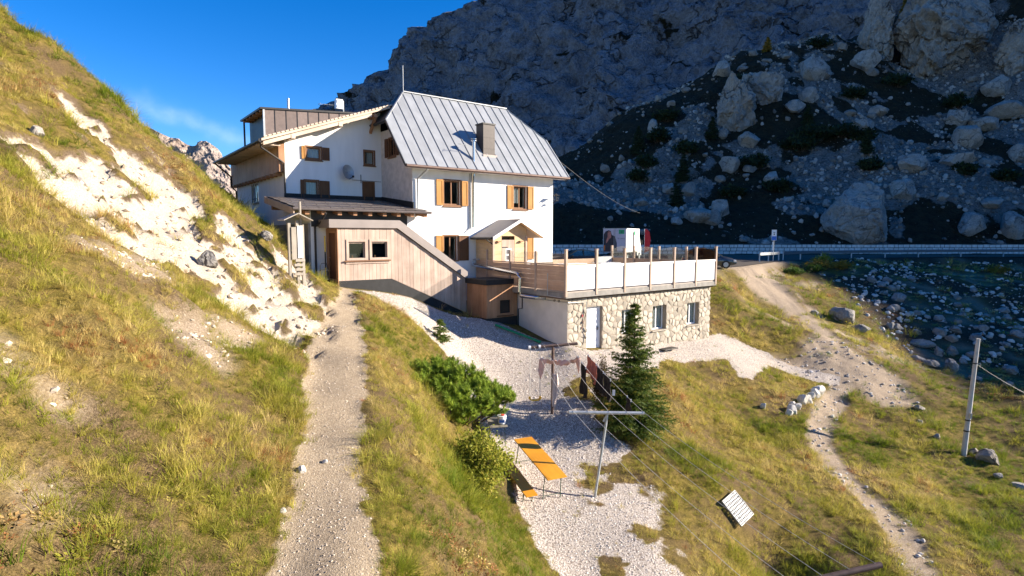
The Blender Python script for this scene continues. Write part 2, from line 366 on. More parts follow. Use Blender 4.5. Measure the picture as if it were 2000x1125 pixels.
wood('larch_red', (0.30, 0.15, 0.075), (0.48, 0.27, 0.15), axis=2)
wood('larch_h', (0.46, 0.29, 0.19), (0.62, 0.43, 0.30), axis=1)
wood('pine_h', (0.52, 0.36, 0.19), (0.66, 0.49, 0.30), axis=0)
wood('shutter', (0.34, 0.155, 0.035), (0.46, 0.225, 0.06), objvar=0.08)
wood('shutter_dark', (0.11, 0.045, 0.018), (0.17, 0.075, 0.03), objvar=0.08)
wood('frame_brown', (0.16, 0.075, 0.035), (0.24, 0.12, 0.06), objvar=0.05)
wood('post_wood', (0.38, 0.27, 0.20), (0.54, 0.42, 0.33), objvar=0.1)
wood('fascia', (0.52, 0.40, 0.30), (0.68, 0.56, 0.45), axis=0, objvar=0.05)
wood('grey_wood', (0.23, 0.20, 0.165), (0.42, 0.375, 0.31))
wood('rafter', (0.30, 0.15, 0.075), (0.44, 0.24, 0.13), axis=1)
wood('table_orange', (0.55, 0.225, 0.012), (0.70, 0.32, 0.022), rough=0.35, axis=1, objvar=0.06, grain=7)
wood('table_grey', (0.20, 0.18, 0.14), (0.30, 0.27, 0.21), rough=0.6, axis=1)
plain('green_metal', (0.035, 0.075, 0.05), 0.5, 0.1)
plain('rust_brown', (0.13, 0.085, 0.07), 0.6, 0.3, var=0.25, scale=8)
plain('black', (0.012, 0.012, 0.013), 0.6)
plain('rubber', (0.02, 0.02, 0.02), 0.85)
plain('green_pipe', (0.01, 0.22, 0.10), 0.4, var=0.1)
plain('yellow', (0.75, 0.42, 0.02), 0.4, var=0.08)
plain('snow_yellow', (0.72, 0.50, 0.03), 0.5)
plain('red_cloth', (0.62, 0.03, 0.035), 0.8)
plain('wall_red', (0.28, 0.04, 0.04), 0.7)
plain('pink_cloth', (0.78, 0.46, 0.38), 0.9, var=0.1, scale=9)
plain('rose_cloth', (0.50, 0.16, 0.11), 0.9, var=0.12, scale=9)
plain('cream_cloth', (0.62, 0.56, 0.38), 0.9)
plain('pale_cloth', (0.66, 0.54, 0.49), 0.9)
plain('black_cloth', (0.016, 0.013, 0.014), 0.95)
plain('white_cloth', (0.75, 0.74, 0.72), 0.9)
plain('curtain', (0.66, 0.66, 0.62), 0.9, var=0.12, scale=8, stretch=(6, 6, 1))
plain('rope', (0.62, 0.60, 0.55), 0.8)
plain('white_limestone', (0.50, 0.475, 0.43), 0.9, var=0.2, scale=5, bump=0.8)
plain('wall_block', (0.66, 0.64, 0.60), 0.9, var=0.2, scale=3, bump=0.6)
plain('wire', (0.22, 0.22, 0.22), 0.5, 0.3)
plain('sign_blue', (0.02, 0.14, 0.55), 0.4)
plain('sign_green', (0.03, 0.33, 0.14), 0.5)
plain('print_dark', (0.03, 0.027, 0.035), 0.5, var=0.3, scale=3)
plain('print_skin', (0.42, 0.16, 0.12), 0.5, var=0.35, scale=7)
plain('print_lilac', (0.50, 0.46, 0.52), 0.5, var=0.08)
plain('print_orange', (0.60, 0.17, 0.03), 0.5)
plain('car_black', (0.012, 0.014, 0.017), 0.18, 0.3, spec=0.6)
plain('car_grey', (0.10, 0.105, 0.11), 0.22, 0.6, spec=0.6)
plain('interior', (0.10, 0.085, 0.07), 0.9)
def glass_mat(name, tint, gloss=0.08, trans=(0.75, 0.8, 0.8)):
    t = NT(name); a = t.n('ShaderNodeBsdfTransparent'); a.inputs[0].default_value = (*trans, 1)
    g = t.n('ShaderNodeBsdfGlossy'); g.inputs['Roughness'].default_value = 0.03; g.inputs['Color'].default_value = (0.95, 0.97, 1, 1)
    f = t.n('ShaderNodeLayerWeight'); f.inputs[0].default_value = 0.5; m = t.n('ShaderNodeMixShader')
    t.l(t.math('ADD', t.math('MULTIPLY', t.math('POWER', f.outputs['Facing'], 4.0), 0.7), gloss), m.inputs[0]); t.l(a.outputs[0], m.inputs[1]); t.l(g.outputs[0], m.inputs[2]); t.l(m.outputs[0], t.out.inputs[0])
    MATS[name] = t.m
glass_mat('pane', None, 0.02, (0.8, 0.83, 0.83)); glass_mat('screen_glass', None, 0.03, (0.86, 0.87, 0.86)); glass_mat('car_glass', None, 0.10, (0.25, 0.32, 0.36)); glass_mat('smoke_glass', None, 0.03, (0.5, 0.44, 0.40))
def leaf_mat(name, stops, tint=None, rough=0.6, transl=0.35, clump=0.0):
    t = NT(name)
    r = t.attr(tint) if tint else t.orand()
    c = t.ramp(r, stops)
    if clump: c = t.mix(1.0, c, t.ramp(t.noise(clump, 3, t.pos()), [(0.3, (0.6, 0.6, 0.6)), (0.7, (1.25, 1.25, 1.2))]), 'MULTIPLY')
    p = t.n('ShaderNodeBsdfPrincipled'); t.l(c, p.inputs['Base Color']); p.inputs['Roughness'].default_value = rough; p.inputs['Specular IOR Level'].default_value = 0.2
    tr = t.n('ShaderNodeBsdfTranslucent'); t.l(c, tr.inputs[0]); m = t.n('ShaderNodeMixShader'); m.inputs[0].default_value = transl
    t.l(p.outputs[0], m.inputs[1]); t.l(tr.outputs[0], m.inputs[2]); t.l(m.outputs[0], t.out.inputs[0]); MATS[name] = t.m
leaf_mat('spruce', [(0, (0.038, 0.080, 0.014)), (0.6, (0.110, 0.155, 0.024)), (1, (0.27, 0.26, 0.045))], 'tone', transl=0.3)
leaf_mat('pine', [(0, (0.11, 0.18, 0.02)), (0.6, (0.25, 0.34, 0.036)), (1, (0.40, 0.44, 0.07))], 'tone', transl=0.35)
leaf_mat('willow', [(0, (0.13, 0.17, 0.016)), (0.5, (0.28, 0.30, 0.035)), (1, (0.46, 0.40, 0.075))], 'tone', transl=0.45)
leaf_mat('brown_shrub', [(0, (0.03, 0.02, 0.01)), (0.6, (0.085, 0.05, 0.02)), (1, (0.10, 0.11, 0.03))], 'tone')
leaf_mat('dwarf_pine', [(0, (0.010, 0.020, 0.008)), (1, (0.028, 0.045, 0.014))], 'tone', transl=0.15)
leaf_mat('larch_gold', [(0, (0.16, 0.11, 0.02)), (1, (0.36, 0.22, 0.03))], 'tone')
leaf_mat('bush_gold', [(0, (0.10, 0.09, 0.012)), (0.6, (0.30, 0.20, 0.03)), (1, (0.42, 0.25, 0.03))], 'tone')
leaf_mat('bush_green', [(0, (0.03, 0.07, 0.012)), (1, (0.12, 0.19, 0.03))], 'tone')
plain('bark', (0.10, 0.07, 0.05), 0.95, var=0.3, scale=12, bump=0.8)
def grass_material():
    t = NT('grass'); ti = t.attr('tint', True); r = t.orand(); h = t.attr('h')
    k = t.math('ADD', ti, t.math('MULTIPLY', t.math('SUBTRACT', r, 0.5), 0.45))
    c = t.ramp(k, [(0.0, (0.095, 0.165, 0.010)), (0.26, (0.23, 0.255, 0.017)), (0.50, (0.375, 0.35, 0.04)), (0.72, (0.565, 0.46, 0.12)), (0.92, (0.66, 0.51, 0.21)), (0.99, (0.32, 0.10, 0.035))])
    c = t.mix(t.math('MULTIPLY', h, 0.35), c, t.ramp(k, [(0, (0.33, 0.35, 0.03)), (1, (0.74, 0.59, 0.27))]))
    p = t.n('ShaderNodeBsdfPrincipled'); t.l(c, p.inputs['Base Color']); p.inputs['Roughness'].default_value = 0.65; p.inputs['Specular IOR Level'].default_value = 0.2
    tr = t.n('ShaderNodeBsdfTranslucent'); t.l(c, tr.inputs[0]); m = t.n('ShaderNodeMixShader'); m.inputs[0].default_value = 0.45
    t.l(p.outputs[0], m.inputs[1]); t.l(tr.outputs[0], m.inputs[2]); t.l(m.outputs[0], t.out.inputs[0]); MATS['grass'] = t.m
grass_material()
def pebble_material(name, a, b):
    t = NT(name); c = t.ramp(t.orand(), [(0, a), (1, b)]); t.bsdf(c, 0.9, 0, 0.2, t.noise(20, 3, t.pos()), 0.4, 0.01); MATS[name] = t.m
pebble_material('pebble', (0.50, 0.44, 0.38), (0.86, 0.80, 0.73)); pebble_material('track_bit', (0.36, 0.32, 0.28), (0.68, 0.64, 0.59)); pebble_material('chalk_bit', (0.34, 0.27, 0.20), (0.70, 0.61, 0.50)); pebble_material('scree_bit', (0.10, 0.093, 0.085), (0.36, 0.345, 0.32))

# ------------------------------------------------------------------ the ground
GROUND_POINTS=[(-2.94,6.72,-4.14),(-1.59,6.72,-4.14),(-3.29,8.34,-3.96),(-2.21,8.34,-3.96),(-3.93,10.55,-3.72),(-2.83,10.55,-3.72),(-4.71,12.88,-3.46),(-3.35,12.88,-3.46),(-5.42,15.08,-3.22),
(-3.87,15.08,-3.22),(-6.24,18.77,-2.82),(-4.67,18.13,-2.89),(-6.69,21.78,-2.49),(-5.8,21.35,-2.54),(-7.05,23.88,-2.26),(-6.47,23.47,-2.31),(-23.12,22,11.26),(-23.72,25.5,9.66),
(-24.12,31,6.76),(-19.61,23,8.32),(-20.21,26.5,6.72),(-20.61,32,3.82),(-18.11,23.5,7.48),(-18.71,27,5.88),(-19.11,32.5,2.98),(-16.54,24,5.99),(-17.14,27.5,4.39),(-17.54,33,1.49),
(-15.58,24.3,4.63),(-16.18,27.8,3.03),(-16.58,33.3,0.13),(-14.95,24.6,4.11),(-15.55,28.1,2.51),(-15.95,33.6,-0.39),(-13.73,25,2.95),(-14.33,28.5,1.35),(-14.73,34,-1.55),(-12.43,25.3,1.35),
(-13.03,28.8,-0.25),(-13.43,34.3,-2.7),(-11.09,25.2,0.35),(-11.69,28.7,-1.25),(-12.09,34.2,-2.7),(-9.64,24.8,-0.68),(-10.24,28.3,-2.28),(-10.64,33.8,-2.7),(-8.19,24.3,-1.8),(-8.79,27.8,-2.6),
(-9.19,33.3,-2.7),(-3.95,0,-4.17),(-5.75,0,-2.87),(-8.75,0,-0.5),(-11.75,0,1.92),(-15.75,0,4.71),(-3.95,4,-3.74),(-5.75,4,-2.43),(-8.75,4,-0.06),(-11.75,4,2.36),(-15.75,4,5.15),
(-4.31,8,-3.3),(-6.11,8,-2),(-9.11,8,0.37),(-12.11,8,2.79),(-16.11,8,5.58),(-5.35,12,-2.86),(-7.15,12,-1.56),(-10.15,12,0.81),(-13.15,12,3.23),(-17.15,12,6.02),(-6.39,16,-2.43),
(-8.19,16,-1.12),(-11.19,16,1.25),(-14.19,16,3.67),(-18.19,16,6.46),(-7.43,20,-1.94),(-9.23,20,-0.54),(-12.23,20,2.01),(-15.23,20,4.61),(-19.23,20,7.61),(-2.7,0,-4.9),(-1.6,0,-5),
(-0.8,0,-5.37),(0.5,0,-6.87),(-0.8,4,-4.93),(0.5,4,-6.43),(-1.21,8,-4.5),(0.09,8,-6),(-2.32,12,-4.06),(-1.02,12,-5.56),(0,19.36,-7),(-0.69,19.08,-6.9),(0.81,15.54,-7.5),(2.39,16.26,-7.6),
(0,14.89,-7.5),(1.08,12.84,-7.9),(3.87,13.88,-8.2),(3.34,18.29,-7.3),(0,22.66,-6.3),(1.59,21.92,-6.5),(-1.79,24.91,-5.1),(0,25.64,-5.25),(1.86,25.89,-5.3),(-3.14,25.1,-4),(4.42,20.7,-7.1),
(7,17.3,-8.3),(6.45,23.81,-6.4),(2.12,23.56,-5.9),(-4.17,23.35,-3.3),(-1.39,25.92,-4.6),(2.56,26.07,-4.95),(3.61,26.75,-5.35),(4.78,27.53,-5.5),(7.16,29.35,-5.75),(9.54,31.18,-5.9),
(11.6,32.76,-6),(0.12,28.99,-4.45),(-0.96,27.78,-4.15),(-2.54,28.84,-3.9),(-3.65,27.99,-3.5),(-4.84,27.08,-2.85),(-6.5,25.8,-2.4),(-7.45,25.07,-2.2),(-10.01,26.26,-1.2),(-12.21,29.62,0.2),
(-14.64,32.79,0.6),(-17.77,36.69,0.6),(-20.52,35.84,0.4),(-7.66,30.59,-2.3),(-1.86,31.25,-3.5),(1.31,33.69,-3.2),(-6.73,37.6,-2.6),(-1.37,40.46,-2.6),(4.85,38.93,-3),(7.23,40.76,-2.7),
(9.35,37.34,-3.6),(11.02,34.84,-5),(9.85,38.98,-3.1),(-12.16,39.74,-2.2),(17.94,46,-2.8),(14.55,39,-3.42),(17.85,40,-5.65),(20.12,37.5,-5.98),(18.45,32,-7.87),(13.38,24.5,-8.86),
(13.17,20.5,-9.35),(12.05,16,-9.76),(15.05,33.5,-7.16),(12.15,30,-6.96),(13.19,27,-8.01),(9.93,27.5,-7.39),(8.19,22.5,-8.14),(28.8,41,-7.57),(26.96,33.5,-8.85),(28.48,31.5,-9.05),
(20.48,25.5,-10.01),(18.09,26.5,-9.58),(23.28,25.5,-10.18),(15.34,16.5,-10.07),(37.36,66,-2.62),(26.83,45,-5.55),(28.25,58,-3.02),(24.38,49,-4.29),(48.17,68,-3.54),(61.99,70,-3.64),
(49.83,56,-5.91),(40.26,45,-7.58),(37.87,50,-6.17),(7.66,16.5,-9.91),(9.33,16.2,-9.73),(9.81,21.5,-8.58),(10,8,-9.4),(15,5,-9.9),(5,6,-8.8),(0,6,-7.4),(3,0,-8.6),(10,0,-9.8),(20,0,-10.8),
(30,10,-11),(40,0,-11.5),(35,25,-10.8),(50,30,-11.2),(60,10,-12),(45,45,-9.5),(60,50,-8.4),(75,60,-6.5),(80,30,-11),(80,0,-12),(0,50,-2.6),(10,50,-2.6),(-10,45,-2.6),(0,62,-2.6),(10,60,-2.6),
(20,62,-2.6),(-15,60,-2.6),(30,72,-2.6),(45,76,-2.6),(60,78,-2.6),(85,78,-2.6),(10,75,-2.6),(0,78,-2.6),(-20,80,-2.6),(20,80,-2.6),(-30,60,-2.6),(-30,45,-1.5),(-45,30,6),(-45,15,14),
(-45,0,16),(-32,0,14.5),(-32,12,14),(-40,55,-2),(-45,80,-3)]
HILL_POINTS=[(-80,83,-1.2),(-80,76,-3.2),(-65,83,-1.2),(-65,76,-3.2),(-50,83,-1.2),(-50,76,-3.2),(-35,83,-1.2),(-35,76,-3.2),(-20,83,-1.2),(-20,76,-3.2),(-5,83,-1.2),(-5,76,-3.2),(10,83,-1.2),
(10,76,-3.2),(25,83,-1.2),(25,76,-3.2),(40,83,-1.2),(40,76,-3.2),(55,83,-1.2),(55,76,-3.2),(70,83,-1.2),(70,76,-3.2),(85,83,-1.2),(85,76,-3.2),(-10.5,120,4.3),(-13.2,155,-3.7),
(-16.9,200,-15.7),(0,125,8.8),(0,160,0.8),(0,205,-11.2),(9.3,125,14.2),(11.6,160,6.2),(14.8,205,-5.8),(17,130,19.3),(21.2,165,11.3),(27.1,210,-0.7),(23.4,135,24.9),(29.3,170,16.9),
(37.4,215,4.9),(38.7,140,32.5),(48.3,175,24.5),(61.9,220,12.5),(49.2,143,38.5),(61.5,178,30.5),(78.7,223,18.5),(53.6,145,42.5),(67,180,34.5),(85.8,225,22.5),(61,147,44.8),(76.2,182,36.8),
(97.6,227,24.8),(74.7,150,48.7),(93.4,185,40.7),(119.5,230,28.7),(88.9,150,50.3),(111.1,185,42.3),(142.2,230,30.3),(95.6,150,53.7),(119.5,185,45.7),(152.9,230,33.7),(110,152,58.1),
(137.5,187,50.1),(175.9,232,38.1),(131.2,155,68.1),(164,190,60.1),(210,235,48.1),(75.7,86,1.6),(67.1,90,4.8),(16.2,92,3.3),(33.3,95,5.1),(97.1,112,20.4),(65.8,108,15.1),(47,108,15.1),
(77.3,128,30.9),(100.7,130,34.6),(-120,90,-3),(-120,140,5),(-120,220,0),(85,0,-12),(85,30,-11),(85,60,-6),(120,0,6),(120,30,8),(120,60,12),(160,0,26),(160,30,30),(160,60,36),(200,-10,46),
(200,20,50),(200,48,57),(200,75,60),(200,95,78),(200,155,97),(200,220,110),(280,0,70),(280,60,85),(280,150,120),(280,230,135),(130,90,32),(150,200,75)]

base_h = tps(GROUND_POINTS)
A = R(37.512); E1 = Vector((math.cos(A), math.sin(A))); E2 = Vector((-math.sin(A), math.cos(A))); C0 = Vector((2.40, 25.70))
def st_xy(s, t): return C0 + E1 * s + E2 * t
PATH_L = [(-2.6, 0), (-2.75, 4), (-2.94, 6.7), (-3.29, 8.3), (-3.93, 10.55), (-4.71, 12.9), (-5.42, 15.1), (-6.24, 18.77), (-6.69, 21.8), (-7.15, 23.9), (-7.6, 25.2)]
PATH_R = [(-1.3, 0), (-1.45, 4), (-1.6, 6.7), (-2.2, 8.3), (-2.83, 10.55), (-3.35, 12.9), (-3.87, 15.1), (-4.67, 18.1), (-5.8, 21.35), (-6.47, 23.5), (-6.9, 25.2)]
PATH = PATH_L + PATH_R[::-1]
GRAVEL = [(-6.88, 24.96), (-4.75, 26.99), (-3.34, 27.4), (-0.98, 28.6), (2.35, 26.5), (2.96, 26.2), (7.9, 30.4), (11.26, 32.9), (12.38, 34.17), (15.24, 33.96), (18.46, 32.01), (18.04, 31.25), (16.01, 31.74), (14.64, 32.56), (12.31, 29.07), (11.5, 29.01), (11.63, 30.84), (7.71, 28.61), (5.6, 24.87), (3.93, 22.93), (3.48, 20.12), (4.07, 19.45), (4.21, 18.07), (4.26, 16.24), (4.39, 13.68), (4.4, 8), (1.6, 8), (1.14, 12.88), (0.17, 15.33), (0.0, 16.57), (-0.87, 19.16), (-1.89, 20.9), (-2.46, 22.81), (-3.55, 23.36), (-5.04, 23.55)]
YARD_GRASS = [[(2.13, 23.64), (3.55, 23.87), (3.39, 22.72), (2.07, 22.89)], [(2.98, 18.13), (4.02, 18.35), (3.79, 17.22), (2.8, 16.98)]]
CHALK = [[(-15.31, 20.28), (-14.6, 20.2), (-13.13, 20.24), (-11.98, 20.91), (-10.59, 21.5), (-9.14, 21.53), (-7.82, 19.34), (-6.89, 19.32), (-5.49, 17.05), (-5.38, 14.98), (-6.09, 15.46), (-6.78, 15.18), (-7.36, 14.75), (-8.23, 15.47), (-8.75, 14.75), (-9.15, 13.82), (-9.73, 13.83), (-10.44, 13.68), (-11.23, 13.98), (-12.33, 14.41), (-12.92, 15.84), (-12.51, 16.53), (-12.32, 17.23), (-13.95, 18.93)],
 [(-9.76, 24.04), (-8.8, 23.67), (-7.41, 21.92), (-6.28, 19.83), (-6.45, 19.0), (-7.46, 19.98), (-8.69, 21.33)], [(-7.38, 11.67), (-6.94, 12.95), (-5.84, 11.92), (-5.92, 11.36), (-6.61, 11.19)],
 [(-6.88, 13.05), (-6.47, 14.44), (-5.93, 13.76), (-5.99, 11.92)], [(-6.71, 7.48), (-6.55, 7.75), (-6.31, 7.37), (-6.29, 6.97)], [(-6.09, 7.5), (-5.83, 7.72), (-5.71, 7.32), (-5.87, 7.2)],
 [(-5.38, 6.12), (-5.15, 6.5), (-5.02, 6.25), (-5.19, 5.94)], [(-8.8, 11.46), (-8.89, 14.37), (-7.97, 13.38), (-8.02, 12.05)]]
DIRT = [(17.94, 46.02), (24.11, 56.72), (21.66, 43.43), (20.83, 35.18), (22.3, 32.56), (21.75, 30.05), (19.32, 29.66), (18.62, 31.79), (16.18, 32.09), (15.03, 33.47), (17.19, 34.19), (19.3, 36.55), (19.44, 41.95), (17.82, 43.6)]
TRAIL = [(18.76, 32.04), (15.53, 27.88), (13.32, 24.48), (12.78, 21.48), (12.83, 18.82), (11.81, 15.87), (10.5, 10), (9, 0)]
SCREE = [(31.61, 52.33), (41.05, 59.34), (61.84, 69.97), (75, 72), (75, 45), (35.51, 37.61), (26.83, 33.03), (27.61, 39.46), (27.25, 43.62)]
ROAD = [(-30, 44), (14, 44.5), (20, 50), (27, 59), (35, 66), (48, 70.5), (75, 73.5), (110, 75), (110, 81), (-30, 81)]
HOUSE_ZONES = [[st_xy(*p) for p in z] for z in ([(-9.2, 5.3), (-1.2, 5.3), (-1.2, 3.6), (0, 3.6), (0, 0.1), (12, 0.1), (12, 14), (-9.2, 22)],)]
def masks(x, y):
    wx = x + 0.9 * fbm(x * 0.9, y * 0.9, 4, 5); wy = y + 0.9 * fbm(x * 0.9, y * 0.9, 4, 9)
    jx = x + 0.35 * fbm(x * 2.3, y * 2.3, 3, 15); jy = y + 0.35 * fbm(x * 2.3, y * 2.3, 3, 19)
    path = 1 - smooth(poly_dist(jx, jy, PATH), -0.12, 0.16)
    gd = poly_dist(jx, jy, GRAVEL); rag = smooth(x, 1.5, 3.5) * (1 - smooth(y, 24, 27)); grav = 1 - smooth(gd + rag * (0.12 + 1.3 * fbm(x * 1.3, y * 1.3, 4, 35)), -0.25 - 0.25 * rag, 0.3 + 0.2 * rag)
    patch = fbm(x * 0.8, y * 0.8, 4, 33)
    for g in YARD_GRASS: grav = grav * smooth(poly_dist(wx, wy, g), -0.35, 0.25)
    grav = grav * (1 - 0.8 * smooth(patch, 0.05, 0.15) * smooth(x, 1.0, 2.6) * (1 - smooth(y, 24, 27)))
    chalk = np.zeros_like(x)
    for i, c in enumerate(CHALK): chalk = np.maximum(chalk, (1 - smooth(poly_dist(wx, wy, c), -0.2, 0.4)) * 1.0) if i < 2 else chalk
    tuftn = fbm(x * 1.1 + 4, y * 0.75, 4, 51); chalk = chalk * (1 - 0.97 * smooth(tuftn, 0.10, 0.15)) * (1 - 0.85 * smooth(fbm(x * 2.4, y * 1.6, 3, 53), 0.18, 0.24))
    bank = smooth(-x, 5.0, 8.0) * (y < 30); chalk = np.maximum(chalk, bank * smooth(fbm(x * 0.7, y * 0.7, 4, 71), 0.2, 0.3) * 0.4)
    dirt = 1 - smooth(poly_dist(wx, wy, DIRT), -0.6, 0.5)
    for c in CHALK[2:]: dirt = np.maximum(dirt, (1 - smooth(poly_dist(wx, wy, c), -0.3, 0.35)) * 0.9)
    tw = 0.42 + 0.12 * fbm(x, y, 2, 3); dirt = np.maximum(dirt, 1 - smooth(line_dist(jx, jy, TRAIL), tw, tw + 0.25))
    dirt = np.maximum(dirt, (1 - smooth(poly_dist(wx, wy, SCREE), -1, 1.5)) * (0.10 + 0.80 * smooth(fbm(x * 0.35, y * 0.35, 4, 81), 0.0, 0.12)))
    right = smooth(x, 14, 20) * smooth(y, 33, 38); dirt = np.maximum(dirt, right * smooth(fbm(x * 0.5, y * 0.5, 4, 91), 0.07, 0.16))
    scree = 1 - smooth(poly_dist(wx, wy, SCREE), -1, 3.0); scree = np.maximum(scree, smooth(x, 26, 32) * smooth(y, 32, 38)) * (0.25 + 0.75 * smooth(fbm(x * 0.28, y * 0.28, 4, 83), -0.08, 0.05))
    road = 1 - smooth(poly_dist(x, y, ROAD), 0.2, 1.4); dirt = np.maximum(dirt, road)
    hz = np.min([poly_dist(x, y, z) for z in HOUSE_ZONES], axis=0)
    return dict(path=path, gravel=grav, chalk=chalk, dirt=dirt, road=road, hz=hz, scree=scree)
def gz(x, y, m=None):
    x = np.asarray(x, float); y = np.asarray(y, float); sc = x.ndim == 0
    if sc: x = x[None]; y = y[None]
    m = m or masks(x, y); z = base_h(x, y)
    flat = np.clip(m['path'] + m['gravel'] + m['road'], 0, 1); near = smooth(m['hz'], 0.0, 1.2)
    bank = smooth(-x, 3.5, 7)
    rough = (0.16 + 0.30 * bank) * fbm(x * 0.75, y * 0.75, 4, 1) * 2 + 0.12 * fbm(x * 2.6, y * 2.6, 3, 2)
    gully = bank * 0.38 * (0.5 - np.abs(fbm(x * 0.35 + y * 0.25, y * 0.5 - x * 0.1, 4, 44)) * 2)
    clod = 0.10 * m['chalk'] * np.abs(fbm(x * 3.2, y * 3.2, 3, 55)) * 2
    far = smooth(x, 12, 20) * (1 - m['road']) * 0.9 * fbm(x * 0.3, y * 0.3, 4, 66)
    z = z + (rough + gully * (1 - flat) + far) * (1 - 0.9 * flat) * near + clod * near - 0.05 * m['path'] - 0.10 * np.clip(m['dirt'] - m['road'], 0, 1) * near - 0.30 * smooth(m['chalk'], 0.3, 0.6) * bank
    z = z * (1 - m['road']) + (-2.62) * m['road']
    return float(z[0]) if sc else z
def spaced(a, b, c, d, fine, coarse):
    l = [b]
    while l[-1] < c: l.append(l[-1] + fine)
    st = fine
    while l[-1] < d: st = min(st * 1.18, coarse); l.append(l[-1] + st)
    r = [b]; st = fine
    while r[-1] > a: st = min(st * 1.18, coarse); r.append(r[-1] - st)
    return np.array(sorted(set(r + l)))
gx = spaced(-60, -16, 24, 92, 0.17, 1.4); gy = spaced(-8, 3, 36, 84, 0.17, 1.1)
GX, GY = np.meshgrid(gx, gy); GM = masks(GX, GY); GZ = gz(GX, GY, GM)
ground = grid_mesh('ground', gx, gy, GZ, 'ground', dict(path=GM['path'], gravel=GM['gravel'], chalk=GM['chalk'], dirt=GM['dirt'], scree=GM['scree'])); tag(ground, 'grassy slope with pale chalky scree, gravel yard and worn footpath', None, None, 'structure')
from bisect import bisect
def gi(x, y):
    i = min(max(bisect(gx, x) - 1, 0), len(gx) - 2); j = min(max(bisect(gy, y) - 1, 0), len(gy) - 2)
    fx = (x - gx[i]) / (gx[i + 1] - gx[i]); fy = (y - gy[j]) / (gy[j + 1] - gy[j])
    return float((GZ[j, i] * (1 - fx) + GZ[j, i + 1] * fx) * (1 - fy) + (GZ[j + 1, i] * (1 - fx) + GZ[j + 1, i + 1] * fx) * fy)
def gi_v(x, y):
    i = np.clip(np.searchsorted(gx, x) - 1, 0, len(gx) - 2); j = np.clip(np.searchsorted(gy, y) - 1, 0, len(gy) - 2)
    fx = (x - gx[i]) / (gx[i + 1] - gx[i]); fy = (y - gy[j]) / (gy[j + 1] - gy[j])
    return (GZ[j, i] * (1 - fx) + GZ[j, i + 1] * fx) * (1 - fy) + (GZ[j + 1, i] * (1 - fx) + GZ[j + 1, i + 1] * fx) * fy
o = MB().add([(x, y, -2.585) for x, y in ROAD], [tuple(range(len(ROAD)))]).build('road', 'asphalt'); tag(o, 'grey asphalt road and parking area behind the lodge', None, None, 'structure')
o = MB().add([(-2800, -300, -60), (1400, -300, -60), (1400, 3600, -60), (-2800, 3600, -60)], [(0, 1, 2, 3)]).build('valley_floor', 'hill'); tag(o, None, None, None, 'structure')

# ------------------------------------------------------------------ the hillside, the mountain, the far peaks
hill_b = tps(HILL_POINTS)
def hill_z(x, y):
    z = hill_b(x, y); k = smooth(y, 82, 92) if True else 0
    k = np.maximum(k, smooth(x, 86, 100))
    ridge = 0.5 - np.abs(fbm(x * 0.035 + y * 0.012, y * 0.02, 5, 7)) * 2
    return z + k * (4.5 * ridge + 3.2 * fbm(x * 0.11, y * 0.11, 5, 17, 0.55) + 1.0 * fbm(x * 0.5, y * 0.5, 4, 27, 0.6))
def hill_veg(x, y): return smooth(fbm(x * 0.05, y * 0.06, 5, 37, 0.6) + 0.25 * fbm(x * 0.3, y * 0.3, 3, 38), -0.10, 0.03)
hx = spaced(-130, 8, 100, 320, 0.55, 6); hy = spaced(-30, 82, 150, 260, 0.55, 6)
HX, HY = np.meshgrid(hx, hy); HZ = hill_z(HX, HY); inner = (HX < 84) & (HY < 82); HZ = np.where(inner, np.minimum(HZ, -20), HZ)
o = grid_mesh('hillside', hx, hy, HZ, 'hill', dict(veg=hill_veg(HX, HY))); tag(o, 'steep boulder strewn hillside lying in shade', None, None, 'structure')

